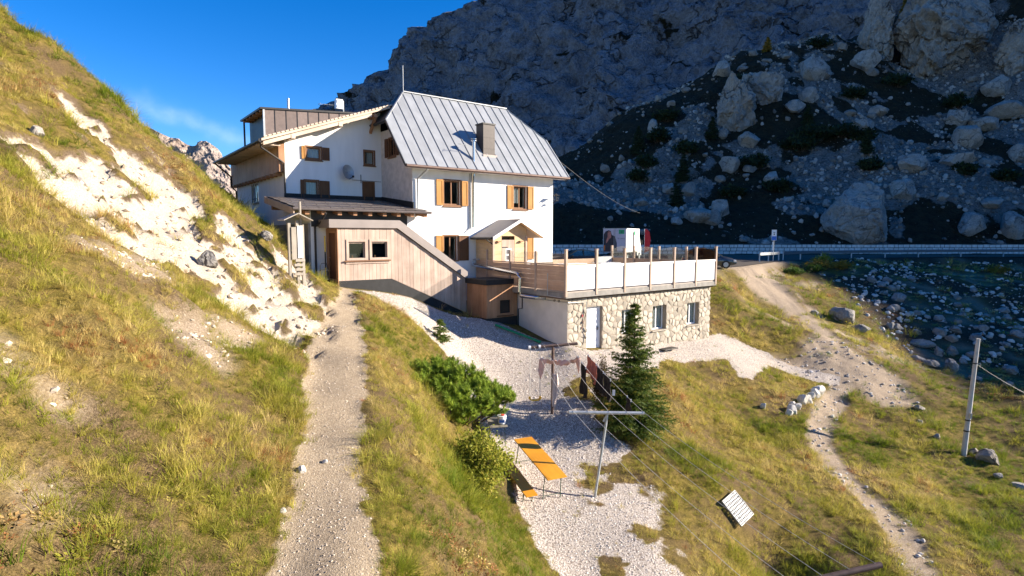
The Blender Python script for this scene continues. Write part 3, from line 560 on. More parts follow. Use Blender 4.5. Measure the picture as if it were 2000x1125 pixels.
FPX, PIT = 1130.0, R(5.13)
def crest_pt(u, v, y):
    a = (u - 1000) / FPX; b = -(v - 562.5) / FPX; r = Vector((a, math.cos(PIT) + b * math.sin(PIT), -math.sin(PIT) + b * math.cos(PIT))); return r * (y / r.y)
def massif(name, crest, base, nu, nv, amp, fs, mat, prof, label, vegk=None, zb=-25):
    """a rock wall from a base line up to a crest line; crest and base are plan and height control points"""
    P = np.array([c for c in crest]); B = np.array(base); w = np.linspace(0, 1, nu)
    k = np.linspace(0, 1, len(P)); kb = np.linspace(0, 1, len(B))
    cx, cy, cz = (np.interp(w, k, P[:, i]) for i in range(3)); bx, by = (np.interp(w, kb, B[:, i]) for i in range(2))
    f = np.linspace(0, 1.25, nv)[:, None]; f1 = np.minimum(f, 1)
    X = bx + (cx - bx) * f; Y = by + (cy - by) * f; Zp = np.interp(f1, *prof); Z = zb + (cz - zb) * Zp - np.maximum(f - 1, 0) * 300
    d = np.zeros_like(X)
    q = np.stack([X, Y, Z], -1).reshape(-1, 3) * fs; env = (np.minimum(f * 6, 1) * np.ones_like(X)).ravel()
    dd = np.array([mnoise.ridged_multi_fractal(Vector((a, b, c * 0.8)), 0.9, 2.1, 7, 1.0, 2.0) for a, b, c in q]) - 1.0
    d2 = np.array([mnoise.ridged_multi_fractal(Vector((a * 4.3, b * 4.3, c * 2.6)), 0.85, 2.1, 5, 1.0, 2.0) - 1.0 for a, b, c in q])
    d3 = np.array([mnoise.ridged_multi_fractal(Vector((a * 13, b * 13, c * 8)), 0.8, 2.1, 4, 1.0, 2.0) for a, b, c in q]) - 1.0
    d = ((dd * amp + d2 * amp * 0.34 + d3 * amp * 0.13) * env).reshape(X.shape)
    if vegk is not None:
        wv_ = np.array([mnoise.fractal(Vector((a * 1.6, b * 1.6, c * 1.6)), 1.0, 2.0, 3) for a, b, c in q]).reshape(X.shape)
        ph = (Z + 0.38 * X) * 0.034 + wv_ * 1.3; d = d + 7.0 * (np.abs((ph % 1.0) - 0.5) * 2 - 0.5) * np.minimum(f * 6, 1) * (0.4 + 0.6 * (wv_ > -0.2))
    nx, ny = -(by[-1] - by[0]), (bx[-1] - bx[0]); L = math.hypot(nx, ny); nx, ny = nx / L, ny / L
    if ny > 0: nx, ny = -nx, -ny
    X = X + nx * d; Y = Y + ny * d; Z = Z + 0.35 * d * np.where(f1 > 0.93, 0.45, 1.0)
    at = None
    if vegk is not None:
        gyr = np.gradient(Z, axis=0); gxy = np.hypot(np.gradient(X, axis=0), np.gradient(Y, axis=0)); flat = 1 - np.abs(gyr) / np.hypot(gyr, gxy + 1e-6)
        pn = np.array([mnoise.fractal(Vector((a * 2.2, b * 2.2, c * 3.5)), 0.9, 2.0, 5) for a, b, c in q]).reshape(X.shape)
        at = dict(veg=np.clip((flat - 0.30) * 0.9 + pn * 1.15 + vegk * (0.48 - f1), 0, 1))
    o = grid_mesh(name, None, None, Z, mat, at, X, Y); tag(o, label, None, None, 'structure'); return o
CREST = [(560, 232, 860), (640, 206, 850), (668, 190, 845), (705, 178, 840), (722, 152, 835), (750, 140, 830), (768, 128, 826), (782, 104, 822), (800, 75, 818), (835, 52, 810), (870, 33, 800), (915, 14, 790), (960, -2, 780), (1100, -50, 745), (1250, -90, 700), (1400, -130, 660), (1600, -200, 610), (1800, -270, 560), (2000, -330, 520), (2400, -420, 440), (3000, -420, 380)]
def resample(c, n):
    c = np.array(c, float); s = np.r_[0, np.cumsum(np.hypot(np.diff(c[:, 0]), np.diff(c[:, 1])))]; k = np.linspace(0, s[-1], n)
    return [tuple(np.interp(t, s, c[:, i]) for i in range(3)) for t in k]
cr_pts = [crest_pt(*c) for c in resample(CREST, 90)]
base_pts = []
for c in resample(CREST, 90):
    p = crest_pt(c[0], 461, 1); yb = np.interp(c[0], [560, 900, 1400, 2000, 3000], [640, 520, 330, 215, 190]); base_pts.append((p.x * yb, yb))
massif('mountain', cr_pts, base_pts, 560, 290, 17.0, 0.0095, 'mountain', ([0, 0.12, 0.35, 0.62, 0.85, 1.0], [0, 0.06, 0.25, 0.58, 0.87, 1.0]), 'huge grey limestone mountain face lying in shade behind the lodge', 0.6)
FAR = [(200, 268, 2700), (290, 247, 2700), (318, 262, 2690), (332, 268, 2690), (350, 270, 2690), (366, 283, 2680), (380, 286, 2680), (385, 276, 2680), (398, 273, 2680), (410, 279, 2680), (425, 290, 2680), (432, 300, 2670), (445, 318, 2660), (462, 340, 2650), (500, 372, 2640), (560, 400, 2620)]
far_pts = [crest_pt(*c) for c in resample(FAR, 60)]
massif('far_peaks', far_pts, [(p.x * 0.80, p.y * 0.80) for p in far_pts], 300, 160, 34.0, 0.0042, 'far_peak', ([0, 0.2, 0.5, 0.75, 1.0], [0, 0.08, 0.32, 0.68, 1.0]), 'pale sunlit limestone peaks far away', None, zb=-60)
# ------------------------------------------------------------------ the lodge
def house_root(name, label, cat, s0, t0, z0, group=None):
    p = st_xy(s0, t0); return root_of(name, label, cat, (p.x, p.y, z0), A, (s0, t0, z0), group)
def FR(t0): return lambda a, o, z: (a, t0 - o, z)       # wall seen from the front: a runs along s, o outwards
def LF(s0): return lambda a, o, z: (s0 - o, a, z)       # wall facing left: a runs along t
def RT(s0): return lambda a, o, z: (s0 + o, a, z)
def wall_holes(M, a0, a1, z0, z1, holes, th, mb=None):
    mb = mb or MB(M); mb.m = M
    xs = sorted({a0, a1, *[h[0] for h in holes], *[h[1] for h in holes]}); zs = sorted({z0, z1, *[h[2] for h in holes], *[h[3] for h in holes]})
    isin = lambda x, z: any(h[0] < x < h[1] and h[2] < z < h[3] for h in holes)
    for i in range(len(xs) - 1):
        j = 0
        while j < len(zs) - 1:
            xm = (xs[i] + xs[i + 1]) / 2
            if isin(xm, (zs[j] + zs[j + 1]) / 2): j += 1; continue
            k = j
            while k < len(zs) - 1 and not isin(xm, (zs[k] + zs[k + 1]) / 2): k += 1
            mb.add([(xs[i], 0, zs[j]), (xs[i + 1], 0, zs[j]), (xs[i + 1], 0, zs[k]), (xs[i], 0, zs[k])], [(0, 1, 2, 3)])
            mb.add([(xs[i], -th, zs[j]), (xs[i + 1], -th, zs[j]), (xs[i + 1], -th, zs[k]), (xs[i], -th, zs[k])], [(3, 2, 1, 0)])
            j = k
    for x0, x1, y0, y1 in holes:
        mb.add([(x0, 0, y0), (x1, 0, y0), (x1, 0, y1), (x0, 0, y1), (x0, -th, y0), (x1, -th, y0), (x1, -th, y1), (x0, -th, y1)],
               [(0, 1, 5, 4), (1, 2, 6, 5), (2, 3, 7, 6), (3, 0, 4, 7)])
    return mb
def frame_mb(M, a0, a1, z0, z1, w, o0, o1, mull=0):
    m = MB(M); m.box(a0, a0 + w, o0, o1, z0, z1).box(a1 - w, a1, o0, o1, z0, z1).box(a0 + w, a1 - w, o0, o1, z1 - w, z1).box(a0 + w, a1 - w, o0, o1, z0, z0 + w)
    if mull:
        c = (a0 + a1) / 2; m.box(c - w * 0.45, c + w * 0.45, o0, o1, z0 + w, z1 - w)
    return m
def shutter_mb(M, a0, a1, z0, z1, o0=0.03):
    m = frame_mb(M, a0, a1, z0, z1, min(0.075, (a1 - a0) * 0.25), o0, o0 + 0.042); w = min(0.075, (a1 - a0) * 0.25)
    m.box(a0 + w, a1 - w, o0 + 0.008, o0 + 0.024, z0 + w, z1 - w); return m
def window(root, M, a0, a1, z0, z1, depth=0.16, fm='frame_brown', left=None, right=None, sm='shutter', cur=None, mull=1, case=True, sill=True, w=0.065, smr=None, label=None, sill_mat='frame_brown', back=True):
    win = frame_mb(M, a0 + 0.002, a1 - 0.002, z0 + 0.002, z1 - 0.002, w, -depth, -depth + 0.06, mull).build('window', fm, root, label=label)
    MB(M).box(a0 + w, a1 - w, -depth + 0.022, -depth + 0.030, z0 + w, z1 - w).build('pane', 'pane', win)
    if case: frame_mb(M, a0 - 0.07, a1 + 0.07, z0 - 0.07, z1 + 0.07, 0.07, -0.03, 0.022).build('casing', fm, win)
    if sill: MB(M).box(a0 - 0.10, a1 + 0.10, 0.003, 0.075, z0 - 0.115, z0 - 0.073).build('sill', sill_mat, win)
    if left: shutter_mb(M, a0 - 0.075 - left, a0 - 0.075, z0 - 0.03, z1 + 0.03).build('shutter', sm, win)
    if right: shutter_mb(M, a1 + 0.075, a1 + 0.075 + right, z0 - 0.03, z1 + 0.03).build('shutter', smr or sm, win)
    if cur:
        for c0, c1, zz in cur:
            m = MB(M); n = 14; q0 = a0 + (a1 - a0) * c0; q1 = a0 + (a1 - a0) * c1
            vs = [(q0 + (q1 - q0) * i / n, -depth - 0.06 + 0.018 * math.sin(i * 2.2), z) for i in range(n + 1) for z in (z0 + (z1 - z0) * zz, z1 - w)]
            m.add(vs, [(2 * i, 2 * i + 2, 2 * i + 3, 2 * i + 1) for i in range(n)]).build('curtain', 'curtain', win)
    return win

lodge = house_root('alpine_lodge', 'white alpine lodge with steep grey metal roof and wooden shutters', 'lodge', -2.0, 9.0, -2.5)
# main block walls
SL, SR, TF, TB = -3.74, 5.57, 7.2, 13.6
W1 = (-1.93, -0.94, 1.62, 2.87); W2 = (2.62, 3.55, 1.56, 2.80); W3 = (-1.96, -1.14, -1.27, 0.0); W4 = (2.72, 3.52, -1.31, -0.06)
wall_holes(FR(TF), SL, SR, -4.0, 3.86, [W1, W2, W3, W4], 0.35).build('front_wall', 'stucco', lodge)
gm = wall_holes(LF(SL), TF + 0.001, TB, -4.0, 3.86, [], 0.35)
gp = lambda s, o: [(s, TF + 0.02, 3.86), (s, TB - 0.02, 3.86), (s, 12.3, 5.55), (s, 8.6, 5.55)]
GW = (9.0, 9.75, 4.18, 5.10)
m = MB(); m.m = LF(SL)
for poly in ([(7.22, 3.86), (9.0, 3.86), (9.0, 5.60), (8.7, 5.60)], [(9.75, 3.86), (13.58, 3.86), (12.1, 5.60), (9.75, 5.60)], [(9.0, 3.86), (9.75, 3.86), (9.75, 4.18), (9.0, 4.18)], [(9.0, 5.10), (9.75, 5.10), (9.75, 5.60), (9.0, 5.60)]):
    m.add([(a, 0, z) for a, z in poly], [tuple(range(len(poly)))])
gm.v += m.v and []; n0 = len(gm.v); gm.v += m.v; gm.f += [tuple(i + n0 for i in f) for f in m.f]
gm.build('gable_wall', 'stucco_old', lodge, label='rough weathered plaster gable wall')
MB().add([(SR, TF, -4), (SR, TB, -4), (SR, TB, 3.9), (SR, 12.1, 5.6), (SR, 8.7, 5.6), (SR, TF, 3.9)], [(0, 1, 2, 3, 4, 5)]).build('gable_wall', 'stucco', lodge)
MB().add([(SL, TB, -4), (SR, TB, -4), (SR, TB, 3.9), (SL, TB, 3.9)], [(0, 1, 2, 3)]).build('back_wall', 'stucco', lodge)
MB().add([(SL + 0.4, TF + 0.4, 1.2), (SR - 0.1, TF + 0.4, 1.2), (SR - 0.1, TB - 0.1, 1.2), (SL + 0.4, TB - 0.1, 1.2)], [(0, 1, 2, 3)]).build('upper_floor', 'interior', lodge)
m = frame_mb(FR(TF), SL, SR, 0, 0, 0, 0, 0); m = MB(FR(TF)); m.box(3.9, SR + 0.03, 0.002, 0.05, -2.49, -1.55); m.build('plinth', 'mortar', lodge)
window(lodge, FR(TF), *W1, left=0.40, right=0.38); window(lodge, FR(TF), *W2, left=0.40, right=0.42, cur=[(0.05, 0.55, 0.25)])
window(lodge, FR(TF), *W3, left=0.42, right=0.60, smr='shutter_dark', sill=False); window(lodge, FR(TF), *W4, left=0.40, right=0.46)
window(lodge, LF(SL), *GW, left=0.34, right=0.34, sm='shutter_dark', depth=0.12)
# main roof
ZE, TE, ZR, TR_, ZB, TBK = 3.45, 6.6, 7.82, 10.4, 5.87, 8.70
VL, VR, RL, RR = -4.4, 6.28, -2.55, 4.45
roofm = MB()
bt = 2 * TR_
front = [(VL, TE, ZE), (VR, TE, ZE), (VR, TBK, ZB), (RR, TR_, ZR), (RL, TR_, ZR), (VL, TBK, ZB)]
back = [(s, bt - t, z) for s, t, z in front]
roofm.slab(front, 0.14).slab(back[::-1], 0.14)
roofm.slab([(VL, TBK, ZB), (RL, TR_, ZR), (VL, bt - TBK, ZB)], 0.14).slab([(VR, TBK, ZB), (VR, bt - TBK, ZB), (RR, TR_, ZR)], 0.14)
roof = roofm.build('main_roof', 'dark_metal', lodge)
nrm = Vector((0, -(ZR - ZE), TR_ - TE)).normalized()
slope = (ZR - ZE) / (TR_ - TE); f2 = [(p[0], p[1]) for p in front]
npan = 18; wpan = (VR - VL) / npan
up3 = lambda s, t, h: (s, t + nrm.y * h, ZE + (t - TE) * slope + nrm.z * h)
for i in range(npan):
    s0 = VL + i * wpan; s1 = s0 + wpan; pl = clip(clip(f2, 0, s0 + 0.006, False), 0, s1 - 0.006, True)
    if len(pl) < 3: continue
    MB().prism([up3(s, t, 0.005) for s, t in pl], tuple(nrm * 0.02)).build('roof_panel', 'zinc', roof)
    if i:
        pl = clip(clip(f2, 0, s0 - 0.022, False), 0, s0 + 0.022, True)
        if len(pl) > 2: MB().prism([up3(s, t, 0.026) for s, t in pl], tuple(nrm * 0.035)).build('roof_seam', 'seam', roof)
MB().beam((RL - 0.02, TR_, ZR + 0.03), (RR + 0.02, TR_, ZR + 0.03), 0.22, 0.05).build('ridge_cap', 'zinc', roof)
for a, b in (((VL, TE, ZE), (VL, TBK, ZB)), ((VL, TBK, ZB), (RL, TR_, ZR)), ((VR, TE, ZE), (VR, TBK, ZB)), ((VR, TBK, ZB), (RR, TR_, ZR))):
    MB().beam(tuple(Vector(a) + nrm * 0.035), tuple(Vector(b) + nrm * 0.035), 0.07, 0.06).build('edge_trim', 'zinc', roof)
MB().tube([(VL, TE - 0.07, ZE - 0.06), (VR, TE - 0.07, ZE - 0.06)], 0.075, 10).build('gutter', 'rust_brown', lodge, True)
MB().add([(VL + .02, TE + .05, ZE - 0.135), (VR - .02, TE + .05, ZE - 0.135), (VR - .02, TF, ZE - 0.10), (VL + .02, TF, ZE - 0.10)], [(0, 1, 2, 3)]).build('soffit', 'white_paint', lodge)
# chimney, flue, mast, rain pipes
m = MB().box(0.70, 1.48, 7.42, 8.10, 4.0, 6.06); ch = m.build('chimney', 'chimney_metal', lodge, bevel=0.01)
MB().box(0.66, 1.52, 7.38, 8.14, 6.06, 6.13).build('chimney_cap', 'dark_metal', ch)
for z in (4.75, 5.35): MB().box(0.695, 1.485, 7.412, 7.42, z, z + 0.012).build('panel_joint', 'dark_metal', ch)
MB().box(0.62, 1.56, 7.30, 8.2, 4.05, 4.42).build('flashing', 'band_metal', ch)
fl = MB().tube([(-0.16, 7.05, 3.2), (-0.16, 7.05, 5.0)], 0.085, 12).build('flue_pipe', 'steel', lodge, True)
MB().tube([(-0.16, 7.05, 5.0), (-0.16, 7.05, 5.04)], 0.16, 12).tube([(-0.16, 7.05, 5.10), (-0.16, 7.05, 5.12)], 0.17, 12).build('flue_cap', 'steel', fl, True)
MB().tube([(-0.2, 7.05, 4.72), (-1.15, 6.95, 4.75)], 0.015, 6).tube([(-1.12, 6.8, 4.73), (-1.12, 7.1, 4.78)], 0.01, 6).tube([(-0.75, 6.9, 4.73), (-0.75, 7.1, 4.77)], 0.01, 6).build('antenna_arm', 'galva', fl)
MB().tube([(-0.22, 7.02, 3.36), (-0.22, 7.08, 3.2), (-0.22, 7.08, 0.45)], 0.075, 12).build('wall_flue', 'steel', lodge, True)
MB().tube([(-0.36, 7.13, 3.3), (-0.36, 7.13, 0.5), (-0.6, 7.13, 0.2)], 0.03, 8).build('conduit', 'galva', lodge, True)
MB().tube([(-3.25, 6.56, 3.40), (-3.25, 6.6, 3.25), (-3.5, 7.1, 2.85), (-3.52, 7.11, 1.35)], 0.05, 10).build('downpipe', 'galva', lodge, True)
MB().tube([(RL + 0.02, TR_, ZR), (RL + 0.02, TR_, ZR + 1.42)], 0.018, 6).build('lightning_rod', 'galva', lodge)
lm = MB().tube([(5.45, 7.19, 1.98), (5.45, 6.95, 1.95), (5.45, 6.78, 2.05)], 0.014, 6).build('wall_lantern', 'black', lodge)
MB().prism([(5.35, 6.68, 2.06), (5.55, 6.68, 2.06), (5.55, 6.88, 2.06), (5.35, 6.88, 2.06)], (0, 0, 0.015)).build('lantern_base', 'black', lm)
MB().add([(5.29, 6.62, 2.36), (5.61, 6.62, 2.36), (5.61, 6.94, 2.36), (5.29, 6.94, 2.36), (5.45, 6.78, 2.50)], [(0, 1, 4), (1, 2, 4), (2, 3, 4), (3, 0, 4), (3, 2, 1, 0)]).build('lantern_top', 'black', lm)
MB().add([(5.36, 6.69, 2.08), (5.54, 6.69, 2.08), (5.54, 6.87, 2.08), (5.36, 6.87, 2.08), (5.31, 6.64, 2.355), (5.59, 6.64, 2.355), (5.59, 6.92, 2.355), (5.31, 6.92, 2.355)], [(0, 1, 5, 4), (1, 2, 6, 5), (2, 3, 7, 6), (3, 0, 4, 7)]).build('lantern_glass', 'screen_glass', lm)
m = MB()
for (x0, y0), (x1, y1) in (((5.36, 6.69), (5.31, 6.64)), ((5.54, 6.69), (5.59, 6.64)), ((5.54, 6.87), (5.59, 6.92)), ((5.36, 6.87), (5.31, 6.92))): m.tube([(x0, y0, 2.07), (x1, y1, 2.36)], 0.012, 5)
m.build('lantern_bars', 'black', lm)

# rear wing
TW, SW, TWB = 10.74, -8.83, 21.0
WA = (-7.77, -7.05, 3.88, 4.46); WB = (-7.89, -7.23, 1.90, 2.78); WC = (-4.70, -4.16, 3.82, 4.52); WD = (-4.80, -4.22, 1.86, 2.85)
wz = lambda s: 4.55 + 0.354 * (s + 10.1)
m = wall_holes(FR(TW), SW, SL, -2.2, 4.62, [WA, WB, WC, WD], 0.3)
m.m = FR(TW); m.add([(SW, 0, 4.62), (SL, 0, 4.62), (SL, 0, wz(SL) - 0.16), (SW, 0, wz(SW) - 0.16)], [(0, 1, 2, 3)])
m.build('wing_wall', 'stucco', lodge)
m = wall_holes(LF(SW), TW + 0.001, TWB, -2.2, 4.72, [(15.9, 17.2, 1.95, 2.9)], 0.3); m.build('side_wall', 'stucco', lodge)
window(lodge, FR(TW), *WA, left=0.18, right=0.36, sm='shutter', smr='shutter_dark', cur=[(0, 1, 0)], mull=0, depth=0.12, label='small window with an orange and a dark shutter')
window(lodge, FR(TW), *WB, left=0.16, right=0.50, sm='shutter_dark', cur=[(0, 1, 0)], mull=0, depth=0.12)
window(lodge, FR(TW), *WC, mull=0, depth=0.12, w=0.05, cur=[(0.4, 1, 0)])
wd = window(lodge, FR(TW), *WD, mull=0, depth=0.12, sill=False)
shutter_mb(FR(TW), WD[0] - 0.02, WD[1] + 0.02, WD[2] - 0.02, WD[3] + 0.02, 0.03).build('shutter', 'shutter_dark', wd, label='closed dark brown shutter')
ws = window(lodge, LF(SW), 15.9, 17.2, 1.95, 2.9, depth=0.12, mull=1, fm='white_plastic', case=False)
m = MB(LF(SW))
for k in range(4): m.box(15.95 + k * 0.39, 15.99 + k * 0.39, 0.02, 0.05, 1.9, 2.95)
m.box(15.9, 17.2, 0.02, 0.05, 2.1, 2.13); m.build('window_bars', 'black', ws)
# boarded upper storey on the side wall
cl = MB(LF(SW)).box(TW + 0.35, TWB, 0.002, 0.26, 3.16, 4.42).build('cladding', 'cladding', lodge)
n = 60
for k in range(n):
    a = TW + 0.35 + (TWB - TW - 0.35) * k / n; b = TW + 0.35 + (TWB - TW - 0.35) * (k + 1) / n
    MB(LF(SW)).box(a + 0.006, b - 0.006, 0.262, 0.285 + 0.006 * (k % 3), 3.14, 4.42).build('cladding_board', 'cladding', cl)
for k in range(14):
    a = TW + 0.6 + k * 0.72; MB(LF(SW)).box(a, a + 0.12, 0.003, 0.40, 3.0, 3.12).build('joist_end', 'rafter', lodge)
MB(FR(TW)).box(SW - 0.29, SW - 0.004, -0.35, 0.0, 3.14, 4.5).build('cladding_end', 'larch_red', lodge)
# wing roof
s0, s1, t0, t1 = -10.1, -2.95, 9.95, 20.5
wr = MB().slab([(s0, t0, wz(s0)), (s1, t0, wz(s1)), (s1, t1, wz(s1)), (s0, t1, wz(s0))], 0.10).build('wing_roof', 'tile_metal', lodge)
MB().prism([(s0, t0 - 0.03, wz(s0) - 0.12), (-3.55, t0 - 0.03, wz(-3.55) - 0.12), (-3.55, t0 - 0.03, wz(-3.55) + 0.0), (s0, t0 - 0.03, wz(s0) + 0.0)], (0, 0.028, 0)).build('verge_board', 'fascia', wr)
MB().prism([(s0 + 0.1, t0 + 0.05, wz(s0) - 0.30), (-4.55, t0 + 0.05, wz(-4.55) - 0.30), (-4.55, t0 + 0.05, wz(-4.55) - 0.125), (s0 + 0.1, t0 + 0.05, wz(s0) - 0.125)], (0, 0.03, 0)).build('barge_board', 'fascia', wr)
k = s0 + 0.1
while k < -3.6:      # turned-up ends of the roof tiles along the verge
    MB().beam((k, t0 - 0.05, wz(k) + 0.035), (k + 0.14, t0 - 0.05, wz(k + 0.14) + 0.035), 0.10, 0.07).build('verge_tile', 'fascia', wr); k += 0.20
MB().add([(s0 + .05, t0 + .02, wz(s0 + .05) - 0.125), (s1, t0 + .02, wz(s1) - 0.125), (s1, t1, wz(s1) - 0.125), (s0 + .05, t1, wz(s0 + .05) - 0.125)], [(0, 1, 2, 3)]).build('wing_soffit', 'larch', wr)
for k in range(15): MB().box(s0 + 0.03, SW - 0.28, t0 + 0.5 + k * 0.68, t0 + 0.6 + k * 0.68, wz(s0) - 0.22, wz(s0) - 0.135).build('rafter_end', 'fascia', wr)
for s, d in ((-8.62, 0.0), (-6.25, 0.0), (-4.35, 0.0)):
    MB().box(s - 0.1, s + 0.1, t0 + 0.03, TW + 0.1, wz(s) - 0.40, wz(s) - 0.20).build('purlin', 'fascia' if s < -5 else 'rafter', lodge, bevel=0.012)
MB().beam((-4.35, t0 + 0.12, wz(-4.35) - 0.38), (-4.35, TW - 0.02, wz(-4.35) - 1.1), 0.12, 0.14).build('roof_brace', 'rafter', lodge)
MB().tube([(s0 - 0.06, t0, wz(s0) - 0.10), (s0 - 0.06, t1, wz(s0) - 0.12)], 0.08, 10).build('gutter', 'dark_metal', lodge, True)
for t in (t0 + 0.15,): MB().tube([(s0 - 0.04, t, 4.4), (s0 + 0.05, t + 0.1, 4.15), (SW - 0.34, TW - 0.05, 3.75), (SW - 0.06, TW - 0.07, 3.55), (SW - 0.06, TW - 0.07, 2.0)], 0.045, 8).build('downpipe', 'dark_metal', lodge, True)
MB().tube([(s0 - 0.04, t1 - 0.3, 4.35), (SW - 0.34, TWB - 0.1, 3.7), (SW - 0.34, TWB - 0.1, 3.1), (SW - 0.06, TWB - 0.1, 2.8), (SW - 0.06, TWB - 0.1, 0.5)], 0.05, 8).build('downpipe', 'dark_metal', lodge, True)
# raised metal dormer on the wing roof
d0, d1, q0, q1 = -9.62, -4.65, 11.3, 15.3
dz = lambda s: 6.24 + 0.072 * (s + 9.62)
dor = MB().prism([(-9.3, q0 + 0.02, wz(-9.3) - 0.05), (d1, q0 + 0.02, wz(d1) - 0.05), (d1, q0 + 0.02, dz(d1) - 0.05), (-9.3, q0 + 0.02, dz(-9.3) - 0.05)], (0, q1 - q0 - 0.04, 0)).build('dormer', 'dark_metal', lodge)
MB().slab([(d0 - 0.15, q0 - 0.08, dz(d0 - 0.15)), (d1 + 0.3, q0 - 0.08, dz(d1 + 0.3)), (d1 + 0.3, q1, dz(d1 + 0.3)), (d0 - 0.15, q1, dz(d0 - 0.15))], 0.09).build('dormer_roof', 'dark_metal', dor)
e = d0; k = 0
while e < d1 - 0.1:
    e1_ = min(e + 0.545, d1)
    MB().prism([(e + 0.008, q0 - 0.012, wz(e) + 0.02), (e1_ - 0.008, q0 - 0.012, wz(e1_) + 0.02), (e1_ - 0.008, q0 - 0.012, dz(e1_) - 0.10), (e + 0.008, q0 - 0.012, dz(e) - 0.10)], (0, 0.03, 0)).build('dormer_panel', 'brown_metal', dor)
    if k: MB().prism([(e - 0.012, q0 - 0.035, wz(e) + 0.02), (e + 0.012, q0 - 0.035, wz(e) + 0.02), (e + 0.012, q0 - 0.035, dz(e) - 0.1), (e - 0.012, q0 - 0.035, dz(e) - 0.1)], (0, 0.025, 0)).build('dormer_seam', 'dark_metal', dor)
    e = e1_; k += 1
MB().box(d0 - 0.02, d0 + 0.06, q0 - 0.05, q0 + 0.03, wz(d0) - 0.05, dz(d0) - 0.09).build('dormer_post', 'galva', dor)
MB().box(d0 - 0.02, d0 + 0.06, q1 - 0.15, q1 - 0.07, wz(d0) - 0.05, dz(d0) - 0.09).build('dormer_post', 'dark_metal', dor)
for k in range(6): MB().beam((d0 - 0.1, q0 + 0.3 + k * 0.65, dz(d0) - 0.15), (-9.31, q0 + 0.3 + k * 0.65, dz(-9.31) - 0.15), 0.1, 0.1).build('dormer_rafter', 'rafter', dor)
MB().tube([(-8.2, 12.0, wz(-8.2)), (-8.2, 12.0, 6.98)], 0.07, 10).build('vent_pipe', 'steel', lodge, True)
MB().tube([(-4.9, 13.0, 6.3), (-4.9, 13.0, 7.5)], 0.03, 8).build('siren_mast', 'galva', lodge)
sr = MB().box(-5.35, -4.95, 12.9, 13.15, 7.02, 7.55).build('siren_horn', 'white_plastic', lodge, bevel=0.02)
for z in (7.08, 7.33): MB().box(-5.30, -5.02, 12.88, 12.899, z, z + 0.16).build('horn_mouth', 'galva', sr)
MB().tube([(-6.3, 13, 7.15), (-5.36, 13, 7.2)], 0.012, 5).tube([(-6.25, 12.8, 7.15), (-6.25, 13.2, 7.15)], 0.01, 5).tube([(-6.0, 12.85, 7.17), (-6.0, 13.15, 7.17)], 0.01, 5).tube([(-5.75, 12.85, 7.18), (-5.75, 13.15, 7.18)], 0.01, 5).build('antenna', 'galva', lodge)
# satellite dish
dm = MB(); c = Vector((-5.78, TW - 0.42, 3.30)); ax = Vector((0.30, -0.93, 0.20)).normalized(); u_ = ax.cross(Vector((0, 0, 1))).normalized(); v_ = u_.cross(ax)
vs_ = [tuple(c - ax * 0.10)]; fs_ = []; NR = 24
for r_, k_ in ((0.14, 0.085), (0.28, 0.04), (0.39, 0.0)):
    for j in range(NR): vs_.append(tuple(c + (u_ * math.cos(6.2832 * j / NR) * 0.93 + v_ * math.sin(6.2832 * j / NR)) * r_ - ax * k_))
for j in range(NR):
    fs_.append((0, 1 + j, 1 + (j + 1) % NR))
    for q in range(2): fs_.append((1 + q * NR + j, 1 + (q + 1) * NR + j, 1 + (q + 1) * NR + (j + 1) % NR, 1 + q * NR + (j + 1) % NR))
ds = dm.add(vs_, fs_).build('satellite_dish', 'galva', lodge, True)
MB().tube([tuple(c - v_ * 0.36), tuple(c + ax * 0.36 - v_ * 0.30)], 0.014, 6).box(c.x + ax.x * .36 - .04, c.x + ax.x * .36 + .04, c.y + ax.y * .36 - .05, c.y + ax.y * .36 + .05, c.z + .0 - .30, c.z - .20).tube([tuple(c - ax * 0.1), (-5.75, TW, 3.05)], 0.025, 6).build('dish_arm', 'black', ds)
MB().tube([(-5.45, TW - 0.05, 2.95), (-3.8, TW - 0.05, 2.93)], 0.012, 5).tube([(-4.95, TW - 0.06, 2.8), (-4.95, TW - 0.06, 3.25)], 0.018, 5).build('cable_rail', 'dark_metal', lodge)
# lower storey under the porch roof
m = wall_holes(FR(7.0), -8.93, SL - 0.004, -3.0, 1.18, [], 0.3); m.m = LF(-8.93); m.add([(7.0, 0, -3), (TW - 0.01, 0, -3), (TW - 0.01, 0, 1.9), (7.0, 0, 1.18)], [(0, 1, 2, 3)]); m.build('lower_wall', 'stucco', lodge)
MB(LF(-8.93)).box(7.0, 21.0, 0.003, 0.10, -2.6, 0.55).build('stone_base', 'concrete', lodge)
MB(FR(7.0)).box(-8.9, -4.2, 0.004, 0.06, 0.42, 1.25).build('porch_shade', 'dark_metal', lodge)  # dark strip painted in for the shadowed opening under the porch roof
